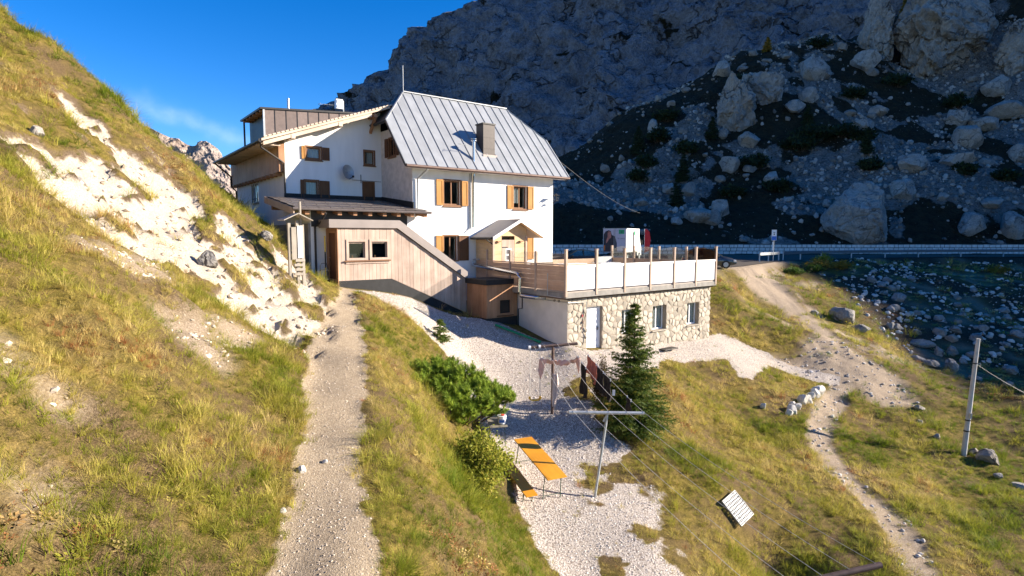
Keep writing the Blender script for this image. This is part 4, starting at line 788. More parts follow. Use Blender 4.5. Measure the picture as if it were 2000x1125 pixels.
# porch roof with small metal tiles
p0, p1, pt0, pt1 = -9.82, -3.42, 6.25, 10.72
pz = lambda t: 1.20 + (t - 6.25) * 0.158
pr = MB().slab([(p0, pt0, pz(pt0)), (SL - .01, pt0, pz(pt0)), (SL - .01, pt1, pz(pt1)), (p0, pt1, pz(pt1))], 0.10).slab([(SL - .008, pt0, pz(pt0)), (p1, pt0, pz(pt0)), (p1, 7.18, pz(7.18)), (SL - .008, 7.18, pz(7.18))], 0.10).build('porch_roof', 'dark_metal', lodge)
rows = 4; rw = (pt1 - 0.35 - pt0) / rows
for r_ in range(rows):
    x = p0 - (0.26 if r_ % 2 else 0.0)
    while x < (p1 if r_ == 0 else SL) - 0.05:
        a = max(x, p0) + 0.015; b = min(x + 0.52, p1 if r_ == 0 else SL - 0.02) - 0.015; ta = pt0 + r_ * rw + 0.02; tb = ta + rw - 0.04
        if b - a > 0.05:
            if r_ == 0 and b > SL: tb = min(tb, 7.17)
            MB().prism([(a, ta, pz(ta) + 0.03), (b, ta, pz(ta) + 0.03), (b, tb, pz(tb) + 0.012), (a, tb, pz(tb) + 0.012)], (0, 0, 0.03)).build('roof_tile', 'tile_metal', pr)
        x += 0.52
MB().prism([(SW - 0.1, TW - 0.01, pz(pt1) - 0.02), (SL - 0.01, TW - 0.01, pz(pt1) - 0.02), (SL - 0.01, TW - 0.01, pz(pt1) + 0.20), (SW - 0.1, TW - 0.01, pz(pt1) + 0.20)], (0, -0.06, 0)).build('wall_flashing', 'membrane', lodge)
MB().prism([(SL - 0.01, 7.05, pz(7.05)), (SL - 0.01, TW - .07, pz(TW)), (SL - 0.01, TW - .07, pz(TW) + 0.22), (SL - 0.01, 7.05, pz(7.05) + 0.36)], (-0.05, 0, 0)).build('wall_flashing', 'membrane', lodge)
MB().tube([(p0 - 0.1, pt0 - 0.06, pz(pt0) - 0.04), (p1 + 0.15, pt0 - 0.06, pz(pt0) - 0.06)], 0.065, 8).build('gutter', 'tile_metal', lodge, True)
MB().beam((p0 - 0.03, pt0, pz(pt0) - 0.16), (p0 - 0.03, pt1, pz(pt1) - 0.16), 0.05, 0.30).build('porch_verge', 'post_wood', lodge)
for k in range(9):
    s = p0 + 0.55 + k * 0.72; MB().beam((s, pt0 + 0.08, pz(pt0) - 0.20), (s, 7.02 if s < SL else 7.19, pz(7.0) - 0.20), 0.2, 0.17).build('porch_rafter', 'rafter', lodge, bevel=0.02)
MB().beam((p0 + 0.1, 10.0, 1.35), (-8.95, 10.0, 1.35), 0.2, 0.22).build('porch_beam', 'rafter', lodge)
MB().tube([(-8.5, 6.2, 1.0), (-8.6, 6.6, 0.6), (-8.75, 6.93, 0.4), (-8.75, 6.93, -2.2)], 0.045, 8).build('downpipe', 'dark_metal', lodge, True)

# ------------------------------------------------------------------ boarded stair annex
annex = house_root('stair_annex', 'pale larch boarded stair annex with sloping metal edged roof and two small windows', 'annex', -5.0, 6.4, -3.0)
TA = 5.66
topz = lambda s: 0.34 if s < -5.45 else 0.34 - (s + 5.45) * (2.36 / 3.58)
botz = lambda s: -1.96 if s < -5.7 else -1.96 - (s + 5.7) * (1.75 / 3.75)
AW = [(-7.75, -6.98, -1.02, -0.27), (-6.67, -5.91, -1.02, -0.27)]
s = -8.25; k = 0
core = MB().prism([(-8.2, TA + 0.05, -3.2), (-1.75, TA + 0.05, -4.3), (-1.75, TA + 0.05, topz(-1.75) + 0.1), (-5.45, TA + 0.05, 0.4), (-8.2, TA + 0.05, 0.4)], (0, 0.06, 0))
a_core = MB(FR(TA + 0.05))
wall_holes(FR(TA + 0.04), -8.2, -5.6, -3.0, 0.36, AW, 0.1, a_core)
a_core.m = FR(TA + 0.04); a_core.add([(-5.6, 0, -3.0), (-1.60, 0, -4.4), (-1.60, 0, topz(-1.60)), (-5.45, 0, 0.36), (-5.6, 0, 0.36)], [(0, 1, 2, 3, 4)])
a_core.m = LF(-8.2); a_core.add([(TA + 0.04, 0, -3.0), (6.99, 0, -3.0), (6.99, 0, 0.4), (TA + 0.04, 0, 0.4)], [(0, 1, 2, 3)]); a_core.build('wall_core', 'larch_red', annex)
while s < -1.62:
    w = 0.165 + 0.05 * random.random(); e = min(s + w, -1.59); a, b = s + 0.004, e - 0.004; j = 0.005 * (k % 3)
    spans = [(None, None)]
    hit_ = [h for h in AW if a < h[1] + 0.02 and b > h[0] - 0.02]
    quads = []
    if hit_:
        h = hit_[0]; parts_ = []
        if a < h[0] and b > h[0]: parts_.append((a, h[0])); 
        if b > h[1] and a < h[1]: parts_.append((h[1], b))
        aa, bb = max(a, h[0]), min(b, h[1])
        if bb > aa: quads += [[(aa, botz(aa)), (bb, botz(bb)), (bb, h[2]), (aa, h[2])], [(aa, h[3]), (bb, h[3]), (bb, topz(bb)), (aa, topz(aa))]]
        for q in parts_:
            if q[1] - q[0] > 0.015: quads.append([(q[0], botz(q[0])), (q[1], botz(q[1])), (q[1], topz(q[1])), (q[0], topz(q[0]))])
        if not quads: quads = [[(a, botz(a)), (b, botz(b)), (b, topz(b)), (a, topz(a))]]
    else: quads = [[(a, botz(a)), (b, botz(b)), (b, topz(b)), (a, topz(a))]]
    for q in quads: MB().prism([(x, TA - j, z) for x, z in q], (0, 0.028 + j, 0)).build('board', 'larch', annex)
    s = e; k += 1
MB().box(-8.1, -5.6, TA + 0.15, TA + 0.8, 0.30, 0.34).box(-8.1, -5.6, TA + 0.75, TA + 0.8, -1.9, 0.3).box(-8.1, -5.6, TA + 0.15, TA + 0.75, -1.95, -1.9).box(-5.62, -5.57, TA + 0.15, TA + 0.75, -1.9, 0.3).box(-8.13, -8.08, TA + 0.15, TA + 0.75, -1.9, 0.3).build('dark_backing', 'membrane', annex)  # black box added behind the windows to make them look dark
for h in AW:
    wdw = window(annex, FR(TA), *h, depth=0.10, fm='larch', case=False, sill=False, mull=0, w=0.05)
    frame_mb(FR(TA), h[0] - 0.10, h[1] + 0.10, h[2] - 0.05, h[3] + 0.12, 0.10, 0.012, 0.045).build('casing', 'larch', wdw)
    MB(FR(TA)).box(h[0] + 0.08, h[0] + 0.13, -0.30, -0.25, h[2], h[2] + 0.28 ).box(h[0] + 0.26, h[0] + 0.32, -0.32, -0.26, h[2], h[2] + 0.16).build('bottle', 'frame_brown', wdw)
MB(FR(TA)).box(-7.95, -5.76, 0.046, 0.11, -1.13, -1.075).build('window_sill', 'frame_brown', annex); MB(FR(TA)).box(-7.88, -5.82, 0.012, 0.05, -1.22, -1.14).build('sill_board', 'larch', annex)
MB().prism([(-8.62, TA - 0.12, 0.36), (-5.42, TA - 0.12, 0.36), (-1.58, TA - 0.12, topz(-1.58) + 0.02), (-1.58, TA - 0.12, topz(-1.58) + 0.42), (-5.30, TA - 0.12, 0.72), (-8.62, TA - 0.12, 0.72)], (0, 1.3, 0)).build('roof_band', 'band_metal', annex)
MB().prism([(-8.22, TA - 0.01, -1.965), (-5.72, TA - 0.01, -1.965), (-1.60, TA - 0.01, -3.90), (-1.60, TA - 0.01, -4.6), (-5.5, TA - 0.01, -3.4), (-8.22, TA - 0.01, -2.9)], (0, 0.07, 0)).build('black_plinth', 'membrane', annex)
L = LF(-8.22)
dr = frame_mb(L, 5.72, 6.75, -2.0, 0.25, 0.11, 0.0, 0.05).build('door', 'larch_red', annex); MB(L).box(5.83, 6.64, 0.0, 0.02, -1.98, 0.14).build('door_leaf', 'shutter_dark', dr); MB(L).tube([(6.5, 0.02, -0.95), (6.5, 0.07, -0.95), (6.4, 0.07, -0.95)], 0.012, 6).build('handle', 'steel', dr)
for k in range(2): MB(L).box(5.62 if k == 0 else 6.76, 5.71 if k == 0 else 6.98, 0.0, 0.03, -2.2, 0.34).build('board', 'larch_red', annex)
MB(L).box(5.72, 6.75, 0.0, 0.03, 0.26, 0.35).build('board', 'larch_red', annex)
# boarded meter box
mbx = house_root('boarded_box', 'small brown boarded box with flat black roof below the terrace railing', 'shed', -0.6, 4.6, -4.1)
b0, b1, c0, c1 = -1.58, 0.30, 3.90, 5.64
MB().box(b0 + 0.03, b1, c0 + 0.03, c1, -4.6, -2.36).build('box_core', 'larch_red', mbx)
k = 0; t = c0
while t < c1 - 0.02:
    e = min(t + 0.145, c1); MB(LF(b0)).box(t + 0.003, e - 0.003, -0.03, 0.003 * (k % 2), -4.0, -2.38).build('board', 'larch_red', mbx); t = e; k += 1
s = b0 + 0.004; BW = (-0.90, -0.06, -3.90, -3.05)
while s < b1 - 0.02:
    e = min(s + 0.15, b1); mid = (s + e) / 2
    for z0_, z1_ in ([(-4.0, -2.38)] if not BW[0] < mid < BW[1] else [(-4.0, BW[2]), (BW[3], -2.38)]): MB(FR(c0)).box(s + 0.003, e - 0.003, -0.03, 0.003 * (k % 2), z0_, z1_).build('board', 'larch_red', mbx)
    s = e; k += 1
wdw = frame_mb(FR(c0), BW[0], BW[1], BW[2], BW[3], 0.10, -0.03, 0.03).build('window', 'larch_red', mbx); MB(FR(c0)).box(BW[0] + 0.1, BW[1] - 0.1, -0.028, -0.02, BW[2] + 0.1, BW[3] - 0.1).build('pane', 'car_black', wdw)
MB(FR(c0)).box(BW[0] - 0.08, BW[1] + 0.08, 0.02, 0.09, BW[2] - 0.05, BW[2] + 0.0).build('sill', 'shutter_dark', wdw)
MB().box(b0 - 0.10, b1 + 0.0, c0 - 0.14, c1 - 0.0, -2.36, -2.12).build('flat_roof', 'membrane', mbx); MB().box(b0 - 0.12, b1, c0 - 0.16, c0 - 0.12, -2.13, -2.10).box(b0 - 0.12, b0 - 0.08, c0 - 0.12, c1, -2.13, -2.10).build('roof_edge', 'dark_metal', mbx)
MB().box(b0 + 0.01, b1 + 0.02, c0 + 0.01, c1, -4.7, -4.0).build('base_strip', 'membrane', mbx)

# ------------------------------------------------------------------ terrace on a stone-faced basement
ter = house_root('terrace_building', 'stone faced basement carrying the terrace with white railing panels', 'terrace', 5.8, 3.8, -6.0)
S0, S1, T1 = 0.0, 11.62, 8.0
BS0, BS1, BT = 0.38, 11.48, 0.30
MB().box(S0, S1, 0, T1, -2.79, -2.56).build('slab', 'concrete', ter, bevel=0.015)
MB().box(S0 + 0.05, S1 - 0.05, 0.05, T1 - 0.05, -2.558, -2.50).build('deck', 'deck', ter)
MB().box(S0 + 0.1, S1 - 0.1, 0.12, T1 - 0.1, -2.86, -2.792).build('soffit', 'rust_brown', ter)
OP = [(1.62, 2.66, -5.45, -3.33), (4.05, 5.05, -4.90, -3.65), (6.41, 7.55, -4.92, -3.63), (9.36, 10.45, -4.92, -3.68)]
core = wall_holes(FR(BT), BS0, BS1, -7.2, -2.80, OP, 0.42)
core.build('front_wall', 'mortar', ter)
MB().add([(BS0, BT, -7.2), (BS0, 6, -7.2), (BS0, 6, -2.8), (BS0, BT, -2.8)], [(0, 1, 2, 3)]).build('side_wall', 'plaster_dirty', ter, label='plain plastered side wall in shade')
MB().add([(BS1, BT, -7.2), (BS1, 7, -7.2), (BS1, 7, -2.8), (BS1, BT, -2.8)], [(0, 1, 2, 3)]).build('side_wall', 'mortar', ter)
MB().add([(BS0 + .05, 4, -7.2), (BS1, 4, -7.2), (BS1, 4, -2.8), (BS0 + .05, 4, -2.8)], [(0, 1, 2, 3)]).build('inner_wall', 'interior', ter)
# irregular facing stones
def facing(a0, a1, z0, z1, holes, n, M, seed, parent):
    rs = np.random.default_rng(seed); pts = []
    tries = 0
    while len(pts) < n and tries < 60000:
        tries += 1; p = (rs.uniform(a0, a1), rs.uniform(z0, z1)); 
        if any(h[0] - 0.03 < p[0] < h[1] + 0.03 and h[2] - 0.03 < p[1] < h[3] + 0.03 for h in holes): continue
        dm_ = 0.19 + 0.115 * rs.random()
        if all((p[0] - q[0]) ** 2 + ((p[1] - q[1]) * 1.15) ** 2 > dm_ * dm_ for q in pts): pts.append(p)
    cnt = 0
    for p in pts:
        poly = [(a0, z0), (a1, z0), (a1, z1), (a0, z1)]
        for q in pts:
            d2 = (q[0] - p[0]) ** 2 + (q[1] - p[1]) ** 2
            if q is p or d2 > 1.4: continue
            L_ = math.sqrt(d2); nx, ny = (q[0] - p[0]) / L_, (q[1] - p[1]) / L_; g = 0.016
            poly = clip_hp(poly, (p[0] + q[0]) / 2 - nx * g, (p[1] + q[1]) / 2 - ny * g, nx, ny)
            if len(poly) < 3: break
        for h in holes:
            if len(poly) < 3: break
            if not (min(x for x, _ in poly) < h[1] and max(x for x, _ in poly) > h[0] and min(z for _, z in poly) < h[3] and max(z for _, z in poly) > h[2]): continue
            poly = max((clip(poly, 0, h[0] - 0.01, True), clip(poly, 0, h[1] + 0.01, False), clip(poly, 1, h[2] - 0.01, True), clip(poly, 1, h[3] + 0.01, False)), key=area)
        if area(poly) < 0.008: continue
        # cut the corners so that the stone is rounded, then dome its face
        cx = sum(x for x, _ in poly) / len(poly); cz = sum(z for _, z in poly) / len(poly)
        rp = []
        for i in range(len(poly)):
            a, b, c = poly[i - 1], poly[i], poly[(i + 1) % len(poly)]
            rp.append((b[0] + (a[0] - b[0]) * 0.24, b[1] + (a[1] - b[1]) * 0.24)); rp.append((b[0] + (c[0] - b[0]) * 0.24, b[1] + (c[1] - b[1]) * 0.24))
        h_ = 0.014 + 0.016 * rs.random(); nn = len(rp); tx, tz = rs.normal(0, 0.07), rs.normal(0, 0.07)
        ring = lambda k, hh: [(cx + (x - cx) * k, hh + (tx * (x - cx) + tz * (z - cz)) * (hh > 0.01), cz + (z - cz) * k) for x, z in rp]
        vs = ring(1, -0.01) + ring(0.97, h_ * 0.65) + ring(0.72, h_) + [(cx, h_ * 1.08, cz)]
        fs = [(i + o_, (i + 1) % nn + o_, (i + 1) % nn + o_ + nn, i + o_ + nn) for o_ in (0, nn) for i in range(nn)] + [(2 * nn + i, 2 * nn + (i + 1) % nn, 3 * nn) for i in range(nn)]
        MB(M).add(vs, fs).build('stone', 'stone', parent, True); cnt += 1
    return cnt
n_st = facing(BS0 + 0.0, BS1 + 0.03, -6.25, -2.87, OP, 296, FR(BT), 5, ter)
# side return of the stones at the corner, door, windows
m = MB(LF(BS0))
dw = frame_mb(FR(BT), OP[0][0] + 0.002, OP[0][1] - 0.002, OP[0][2] + 0.002, OP[0][3] - 0.002, 0.07, -0.22, -0.14).build('door', 'white_plastic', ter)
MB(FR(BT)).box(OP[0][0] + 0.07, OP[0][1] - 0.07, -0.21, -0.16, OP[0][2] + 0.03, OP[0][3] - 0.07).build('door_leaf', 'white_plastic', dw, bevel=0.004)
frame_mb(FR(BT), OP[0][0] + 0.2, OP[0][1] - 0.22, OP[0][2] + 1.15, OP[0][3] - 0.2, 0.03, -0.162, -0.15).build('door_moulding', 'white_plastic', dw)
MB(FR(BT)).box(OP[0][1] - 0.17, OP[0][1] - 0.13, -0.16, -0.13, OP[0][2] + 0.95, OP[0][2] + 1.12).tube([(OP[0][1] - 0.15, -0.13, OP[0][2] + 1.05), (OP[0][1] - 0.15, -0.09, OP[0][2] + 1.05), (OP[0][1] - 0.27, -0.09, OP[0][2] + 1.05)], 0.011, 6).build('handle', 'black', dw)
MB(FR(BT)).box(OP[0][0] - 0.2, OP[0][1] + 0.3, 0.09, 0.30, -5.62, -5.46).build('door_step', 'concrete', ter)
m = wall_holes(FR(BT), OP[0][0] - 0.0, OP[0][1], OP[0][2], OP[0][3], [], 0.1)
for h in OP[1:]:
    window(ter, FR(BT), *h, depth=0.30, fm='white_plastic', case=False, mull=1, w=0.07, cur=[(0.0, 0.48, 0.0), (0.52, 1.0, 0.0)], sill=False)
    MB(FR(BT)).box(h[0] - 0.08, h[1] + 0.08, -0.30, 0.11, h[2] - 0.055, h[2] - 0.003).build('window_sill', 'stone', ter)
for z, q in ((-3.75, 1.25), (-4.05, 1.3), (-4.32, 1.22)): MB(FR(BT)).box(q, q + 0.08, 0.05, 0.07, z, z + 0.12).build('wall_plate', 'wall_red' if z > -3.9 else 'rust_brown', ter)
MB().tube([(BS0 - 0.02, 3.8, -3.02), (BS0 - 0.02, 0.2, -3.02), (1.5, 0.2, -3.05), (1.5, 0.2, -5.0)], 0.02, 6).build('conduit', 'galva', ter)
MB().tube([(BS0 - 0.04, 3.55, -2.9), (BS0 - 0.04, 3.55, -3.6), (BS0 - 0.04, 3.85, -3.65), (BS0 - 0.04, 3.85, -4.5)], 0.025, 6).build('drain_pipe', 'black', ter)
pp = MB().tube([(-0.30, 7.0, -1.52), (-0.28, 3.25, -1.80), (-0.26, 3.05, -1.86), (-0.26, 3.0, -2.05), (-0.26, 3.0, -2.70), (-0.24, 2.9, -2.88), (-0.1, 2.0, -2.90), (0.36, 1.9, -2.90)], 0.095, 12).build('steel_duct', 'steel', ter, True)
MB().tube([(0.30, 1.9, -2.9), (0.37, 1.9, -2.9)], 0.15, 12).build('duct_flange', 'galva', pp, True)
MB().tube([(-0.35, 6.9, -1.5), (-0.35, 6.9, -1.25), (-0.3, 6.4, -1.22)], 0.04, 8).build('duct_branch', 'galva', pp, True)
for t in (1.15, 0.85): MB(LF(BS0)).tube([(t, 0.0, -3.0), (t, 0.05, -3.0)], 0.06, 10).build('vent_cap', 'concrete', ter)
# railing: posts, front panels, side boards, wind screens
PS = [0.02, 1.95, 3.89, 5.82, 7.75, 9.66, 11.53]
for s in PS: MB().box(s - 0.06, s + 0.06, -0.03, 0.09, -2.72, -0.62).build('rail_post', 'post_wood', ter, bevel=0.012); MB().box(s - 0.075, s + 0.075, -0.045, 0.105, -0.62, -0.585).build('post_cap', 'post_wood', ter)
for a, b in zip(PS[:-1], PS[1:]):
    cuts = [(a + 0.068, b - 0.068)] if a < 8 or a > 9.5 else [(a + 0.068, (a + b) / 2 - 0.008), ((a + b) / 2 + 0.008, b - 0.068)]
    for x0, x1 in cuts: MB().box(x0, x1, 0.02, 0.045, -2.44, -1.43).build('rail_panel', 'panel_white', ter)
    MB().box(a + 0.062, b - 0.062, -0.01, 0.07, -1.42, -1.31).build('top_rail', 'white_paint', ter)
    MB().box(a + 0.064, b - 0.064, 0.03, 0.038, -1.29, -0.70).build('glass_pane', 'smoke_glass' if a > 9 else 'screen_glass', ter)
TS = [2.08, 4.08, 6.08]
for t in TS: MB().box(-0.06, 0.06, t - 0.06, t + 0.06, -2.60, -0.70).build('rail_post', 'post_wood', ter, bevel=0.012)
tt = [0.02] + TS + [7.15]
for a, b in zip(tt[:-1], tt[1:]):
    for k in range(5): MB().box(-0.025 - 0.006 * (k % 2), 0.02, a + 0.068, b - 0.068, -2.46 + k * 0.225, -2.46 + k * 0.225 + 0.217).build('rail_board', 'larch_h', ter)
    MB().box(-0.05, 0.05, a + 0.064, b - 0.064, -1.32, -1.26).build('top_rail', 'larch_h', ter)
for a, b in zip(tt[:2], tt[1:3]): MB().box(-0.004, 0.004, a + 0.07, b - 0.07, -1.25, -0.75).build('glass_pane', 'screen_glass', ter)
MB().tube([(-0.12, 1.1, -1.7), (-0.12, 1.1, -2.72), (-0.1, 0.2, -2.76)], 0.02, 6).build('rail_stay', 'galva', ter)
SX = 11.53
for t in (2.0, 4.0, 6.0, 7.9): MB().box(SX - 0.06, SX + 0.06, t - 0.06, t + 0.06, -2.50, -0.62).build('rail_post', 'post_wood', ter, bevel=0.012)
tt = [0.05, 2.0, 4.0, 6.0, 7.9]
for i, (a, b) in enumerate(zip(tt[:-1], tt[1:])):
    for k in range(4): MB().box(SX - 0.02, SX + 0.025 + 0.006 * (k % 2), a + 0.07, b - 0.07, -2.46 + k * 0.26, -2.46 + k * 0.26 + 0.252).build('rail_board', 'larch_h', ter)
    n = 12; prof = [(a + 0.07, -1.38), (b - 0.07, -1.38)] + [(b - 0.07 - (b - a - 0.14) * j / n, -0.86 + 0.20 * math.sin(math.pi * j / n)) for j in range(n + 1)]
    MB().prism([(SX, y, z) for y, z in prof], (0.008, 0, 0)).build('wind_screen', 'smoke_glass' if i == 0 else 'screen_glass', ter)
MB().box(9.9, 11.45, 7.86, 7.9, -2.45, -1.35).build('rail_panel', 'panel_white', ter)
MB().box(5.6, 9.8, 7.86, 7.9, -2.45, -1.45).build('rail_panel', 'larch_h', ter)

# ------------------------------------------------------------------ shed on the terrace
shed = house_root('wooden_shed', 'small pine shed with white gable boards standing on the terrace', 'shed', 1.5, 6.3, -2.5)
h0, h1, f0, f1 = 0.02, 2.28, 5.62, 7.16
nb = 14
for k in range(nb):
    z0_ = -2.48 + k * 0.19; z1_ = z0_ + 0.184
    MB(LF(h0)).box(f0 + 0.05, f1, -0.035, 0.004 * (k % 2), z0_, min(z1_, 0.12)).build('board', 'pine_h', shed)
    MB(RT(h1)).box(f0 + 0.05, f1, -0.035, 0.004 * (k % 2), z0_, min(z1_, 0.12)).build('board', 'pine_h', shed)
    for a, b in ((h0, 0.60), (1.46, h1)): MB(FR(f0)).box(a, b, -0.035, 0.004 * (k % 2), z0_, min(z1_, 0.0)).build('board', 'pine_h', shed)
rz_ = lambda s: 0.90 - abs(s - 1.53) * 0.52
MB().prism([(h0, f0 + 0.01, 0.0), (h1, f0 + 0.01, 0.0), (h1, f0 + 0.01, rz_(h1) - 0.12), (1.53, f0 + 0.01, 0.78), (h0, f0 + 0.01, rz_(h0) - 0.12)], (0, 0.03, 0)).build('gable', 'pine_h', shed)
for k in range(6): MB(FR(f0)).box(0.62 + k * 0.137, 0.62 + k * 0.137 + 0.131, -0.03, 0.005, -2.45, -0.20).build('door_board', 'larch', shed)
MB(FR(f0)).box(0.61, 1.0, 0.006, 0.014, -0.62, -0.57).box(0.61, 1.0, 0.006, 0.014, -2.0, -1.95).build('hinge', 'black', shed)
nt = MB(FR(f0)).box(0.86, 1.24, 0.008, 0.014, -1.32, -0.66).build('notice', 'white_paint', shed)
for k in range(3): MB(FR(f0)).box(0.90 + k * 0.105, 0.90 + k * 0.105 + 0.09, 0.015, 0.018, -0.95, -0.72).box(0.90 + k * 0.105, 0.90 + k * 0.105 + 0.09, 0.015, 0.018, -1.26, -1.03).build('notice_print', 'print_dark', nt)
for s in (h0 - 0.02, h1 - 0.10): MB(FR(f0)).box(s, s + 0.12, 0.006, 0.05, -2.48, 0.0).build('corner_post', 'post_wood', shed)
for s in (0.25, 1.75): MB(FR(f0)).box(s, s + 0.22, 0.006, 0.14, -0.32, -0.25).build('bracket', 'larch_red', shed)
ro = MB()
for sg in (-1, 1):
    e_ = 1.53 + sg * 1.82; MB().slab([(1.53, f0 - 0.45, 0.90), (e_, f0 - 0.45, rz_(e_)), (e_, f1, rz_(e_)), (1.53, f1, 0.90)], 0.07).build('roof_slope', 'band_metal', shed)
    MB().prism([(1.53, f0 - 0.49, 0.90), (e_, f0 - 0.49, rz_(e_)), (e_, f0 - 0.49, rz_(e_) - 0.17), (1.53, f0 - 0.49, 0.73)], (0, 0.035, 0)).build('gable_board', 'white_paint', shed)
    MB().add([(1.53, f0 - 0.44, 0.815), (e_, f0 - 0.44, rz_(e_) - 0.085), (e_, f0, rz_(e_) - 0.085), (1.53, f0, 0.815)], [(0, 1, 2, 3)]).build('soffit', 'pine_h', shed)
MB().tube([(-0.33, f0 - 0.4, -0.12), (-0.33, f1, -0.12)], 0.06, 8).build('gutter', 'dark_metal', shed, True)
MB().tube([(-0.33, f0 + 0.1, -0.15), (0.12, f0 + 0.02, -0.5), (0.12, f0 + 0.02, -2.45)], 0.035, 8).build('downpipe', 'dark_metal', shed, True)
for s, t, lab in ((6.9, 6.9, 'white folding table on the terrace nearest the lodge wall'), (9.3, 6.3, 'white folding table on the terrace nearest the white back panel')):
    tb = house_root('terrace_table', lab, 'table', s, t, -2.5, 'tables on the terrace')
    MB().box(s - 0.9, s + 0.9, t - 0.4, t + 0.4, -1.70, -1.66).build('tabletop', 'white_plastic', tb, bevel=0.01)
    for a in (-0.75, 0.75):
        for b in (-0.3, 0.3): MB().tube([(s + a, t + b, -2.5), (s + a, t + b, -1.7)], 0.02, 6).build('leg', 'galva', tb)
# ------------------------------------------------------------------ road furniture
def wob(pts, k): return pts
rw = MB()
RW = [(-60, 81.6), (0, 81.6), (40, 81.9), (84, 81.6), (110, 80.5)]
wall = root_of('retaining_wall', 'low grey stone retaining wall along the far side of the road', 'wall', (30, 81.8, -2.6), 0, (30, 81.8, -2.6))
m = MB()
for (x0, y0), (x1, y1) in zip(RW[:-1], RW[1:]): m.prism([(x0, y0, -3.2), (x1, y1, -3.2), (x1, y1, -1.15), (x0, y0, -1.15)], (0, 0.5, 0))
m.build('mortar_core', 'wall_joint', wall)
rs = np.random.default_rng(21); seg = []
blk = MB()
x = 5.0
for row in range(3):
    x = 4.0 + row * 0.3
    while x < 84:
        w = rs.uniform(0.5, 1.0); y = float(np.interp(x + w / 2, [p[0] for p in RW], [p[1] for p in RW]))
        if row < 3:
            z0 = -2.55 + row * 0.46; j = rs.uniform(0.02, 0.07)
            blk.box(x + 0.045, x + w - 0.045, y - j, y + 0.1, z0 + 0.03, z0 + 0.44 - 0.03 + rs.uniform(-.02, .02))
        x += w
o = blk.build('wall_blocks', 'wall_block', wall); o['kind'] = 'stuff'
def guardrail(pts, label, gm_='galva'):
    g = root_of('guardrail', label, 'guardrail', (pts[0][0], pts[0][1], -2.6), 0, (pts[0][0], pts[0][1], -2.6), 'guardrails along the near edge of the road')
    prof = [(0.0, 0.62), (-0.06, 0.66), (-0.06, 0.72), (0.0, 0.76), (0.0, 0.80), (-0.06, 0.84), (-0.06, 0.90), (0.0, 0.94)]
    vs = []; fs = []; k = len(prof)
    for i, (x, y) in enumerate(pts):
        a = pts[max(i - 1, 0)]; b = pts[min(i + 1, len(pts) - 1)]; d = Vector((b[0] - a[0], b[1] - a[1])).normalized(); nx, ny = d.y, -d.x
        vs += [(x - nx * o_, y - ny * o_, -2.6 + h) for o_, h in prof]
    for i in range(len(pts) - 1): fs += [(i * k + j, (i + 1) * k + j, (i + 1) * k + j + 1, i * k + j + 1) for j in range(k - 1)]
    b = MB().add(vs, fs).build('rail_beam', gm_, g); sm = b.modifiers.new('t', 'SOLIDIFY'); sm.thickness = 0.01
    for i, (x, y) in enumerate(pts): MB().box(x - 0.05, x + 0.05, y + 0.02, y + 0.12, -3.0, -1.62).build('post', 'galva', g)
guardrail([(25.0, 58.4), (26.6, 60.0), (28.4, 61.6)], 'short sunlit steel guardrail beside the bus stop sign')
guardrail([(29.2, 62.3), (32.0, 64.2), (35.5, 66.4), (40, 68.2), (45, 69.8), (50, 71.2), (56, 72.2), (62, 73.0), (68, 73.5), (75, 73.9), (85, 74.3)], 'long shaded steel guardrail following the road bend', 'galva_shade')
sg = root_of('bus_stop_sign', 'white and blue bus stop sign on a thin pole by the road', 'sign', (27.2, 60.3, -2.6), R(-12), (0, 0, 0))
MB().tube([(0, 0, -0.3), (0, 0, 3.25)], 0.035, 8).build('pole', 'galva', sg); MB().box(-0.24, 0.24, -0.06, -0.038, 2.15, 3.25).build('sign_plate', 'white_paint', sg)
MB().box(-0.22, 0.22, -0.066, -0.0605, 2.18, 2.58).build('blue_field', 'sign_blue', sg); MB().box(-0.05, 0.05, -0.066, -0.0605, 2.72, 2.86).box(-0.10, 0.10, -0.066, -0.0605, 2.95, 3.0).build('symbol', 'black', sg); MB().box(-0.15, -0.04, -0.05, -0.036, 1.1, 2.0).build('timetable', 'white_paint', sg)

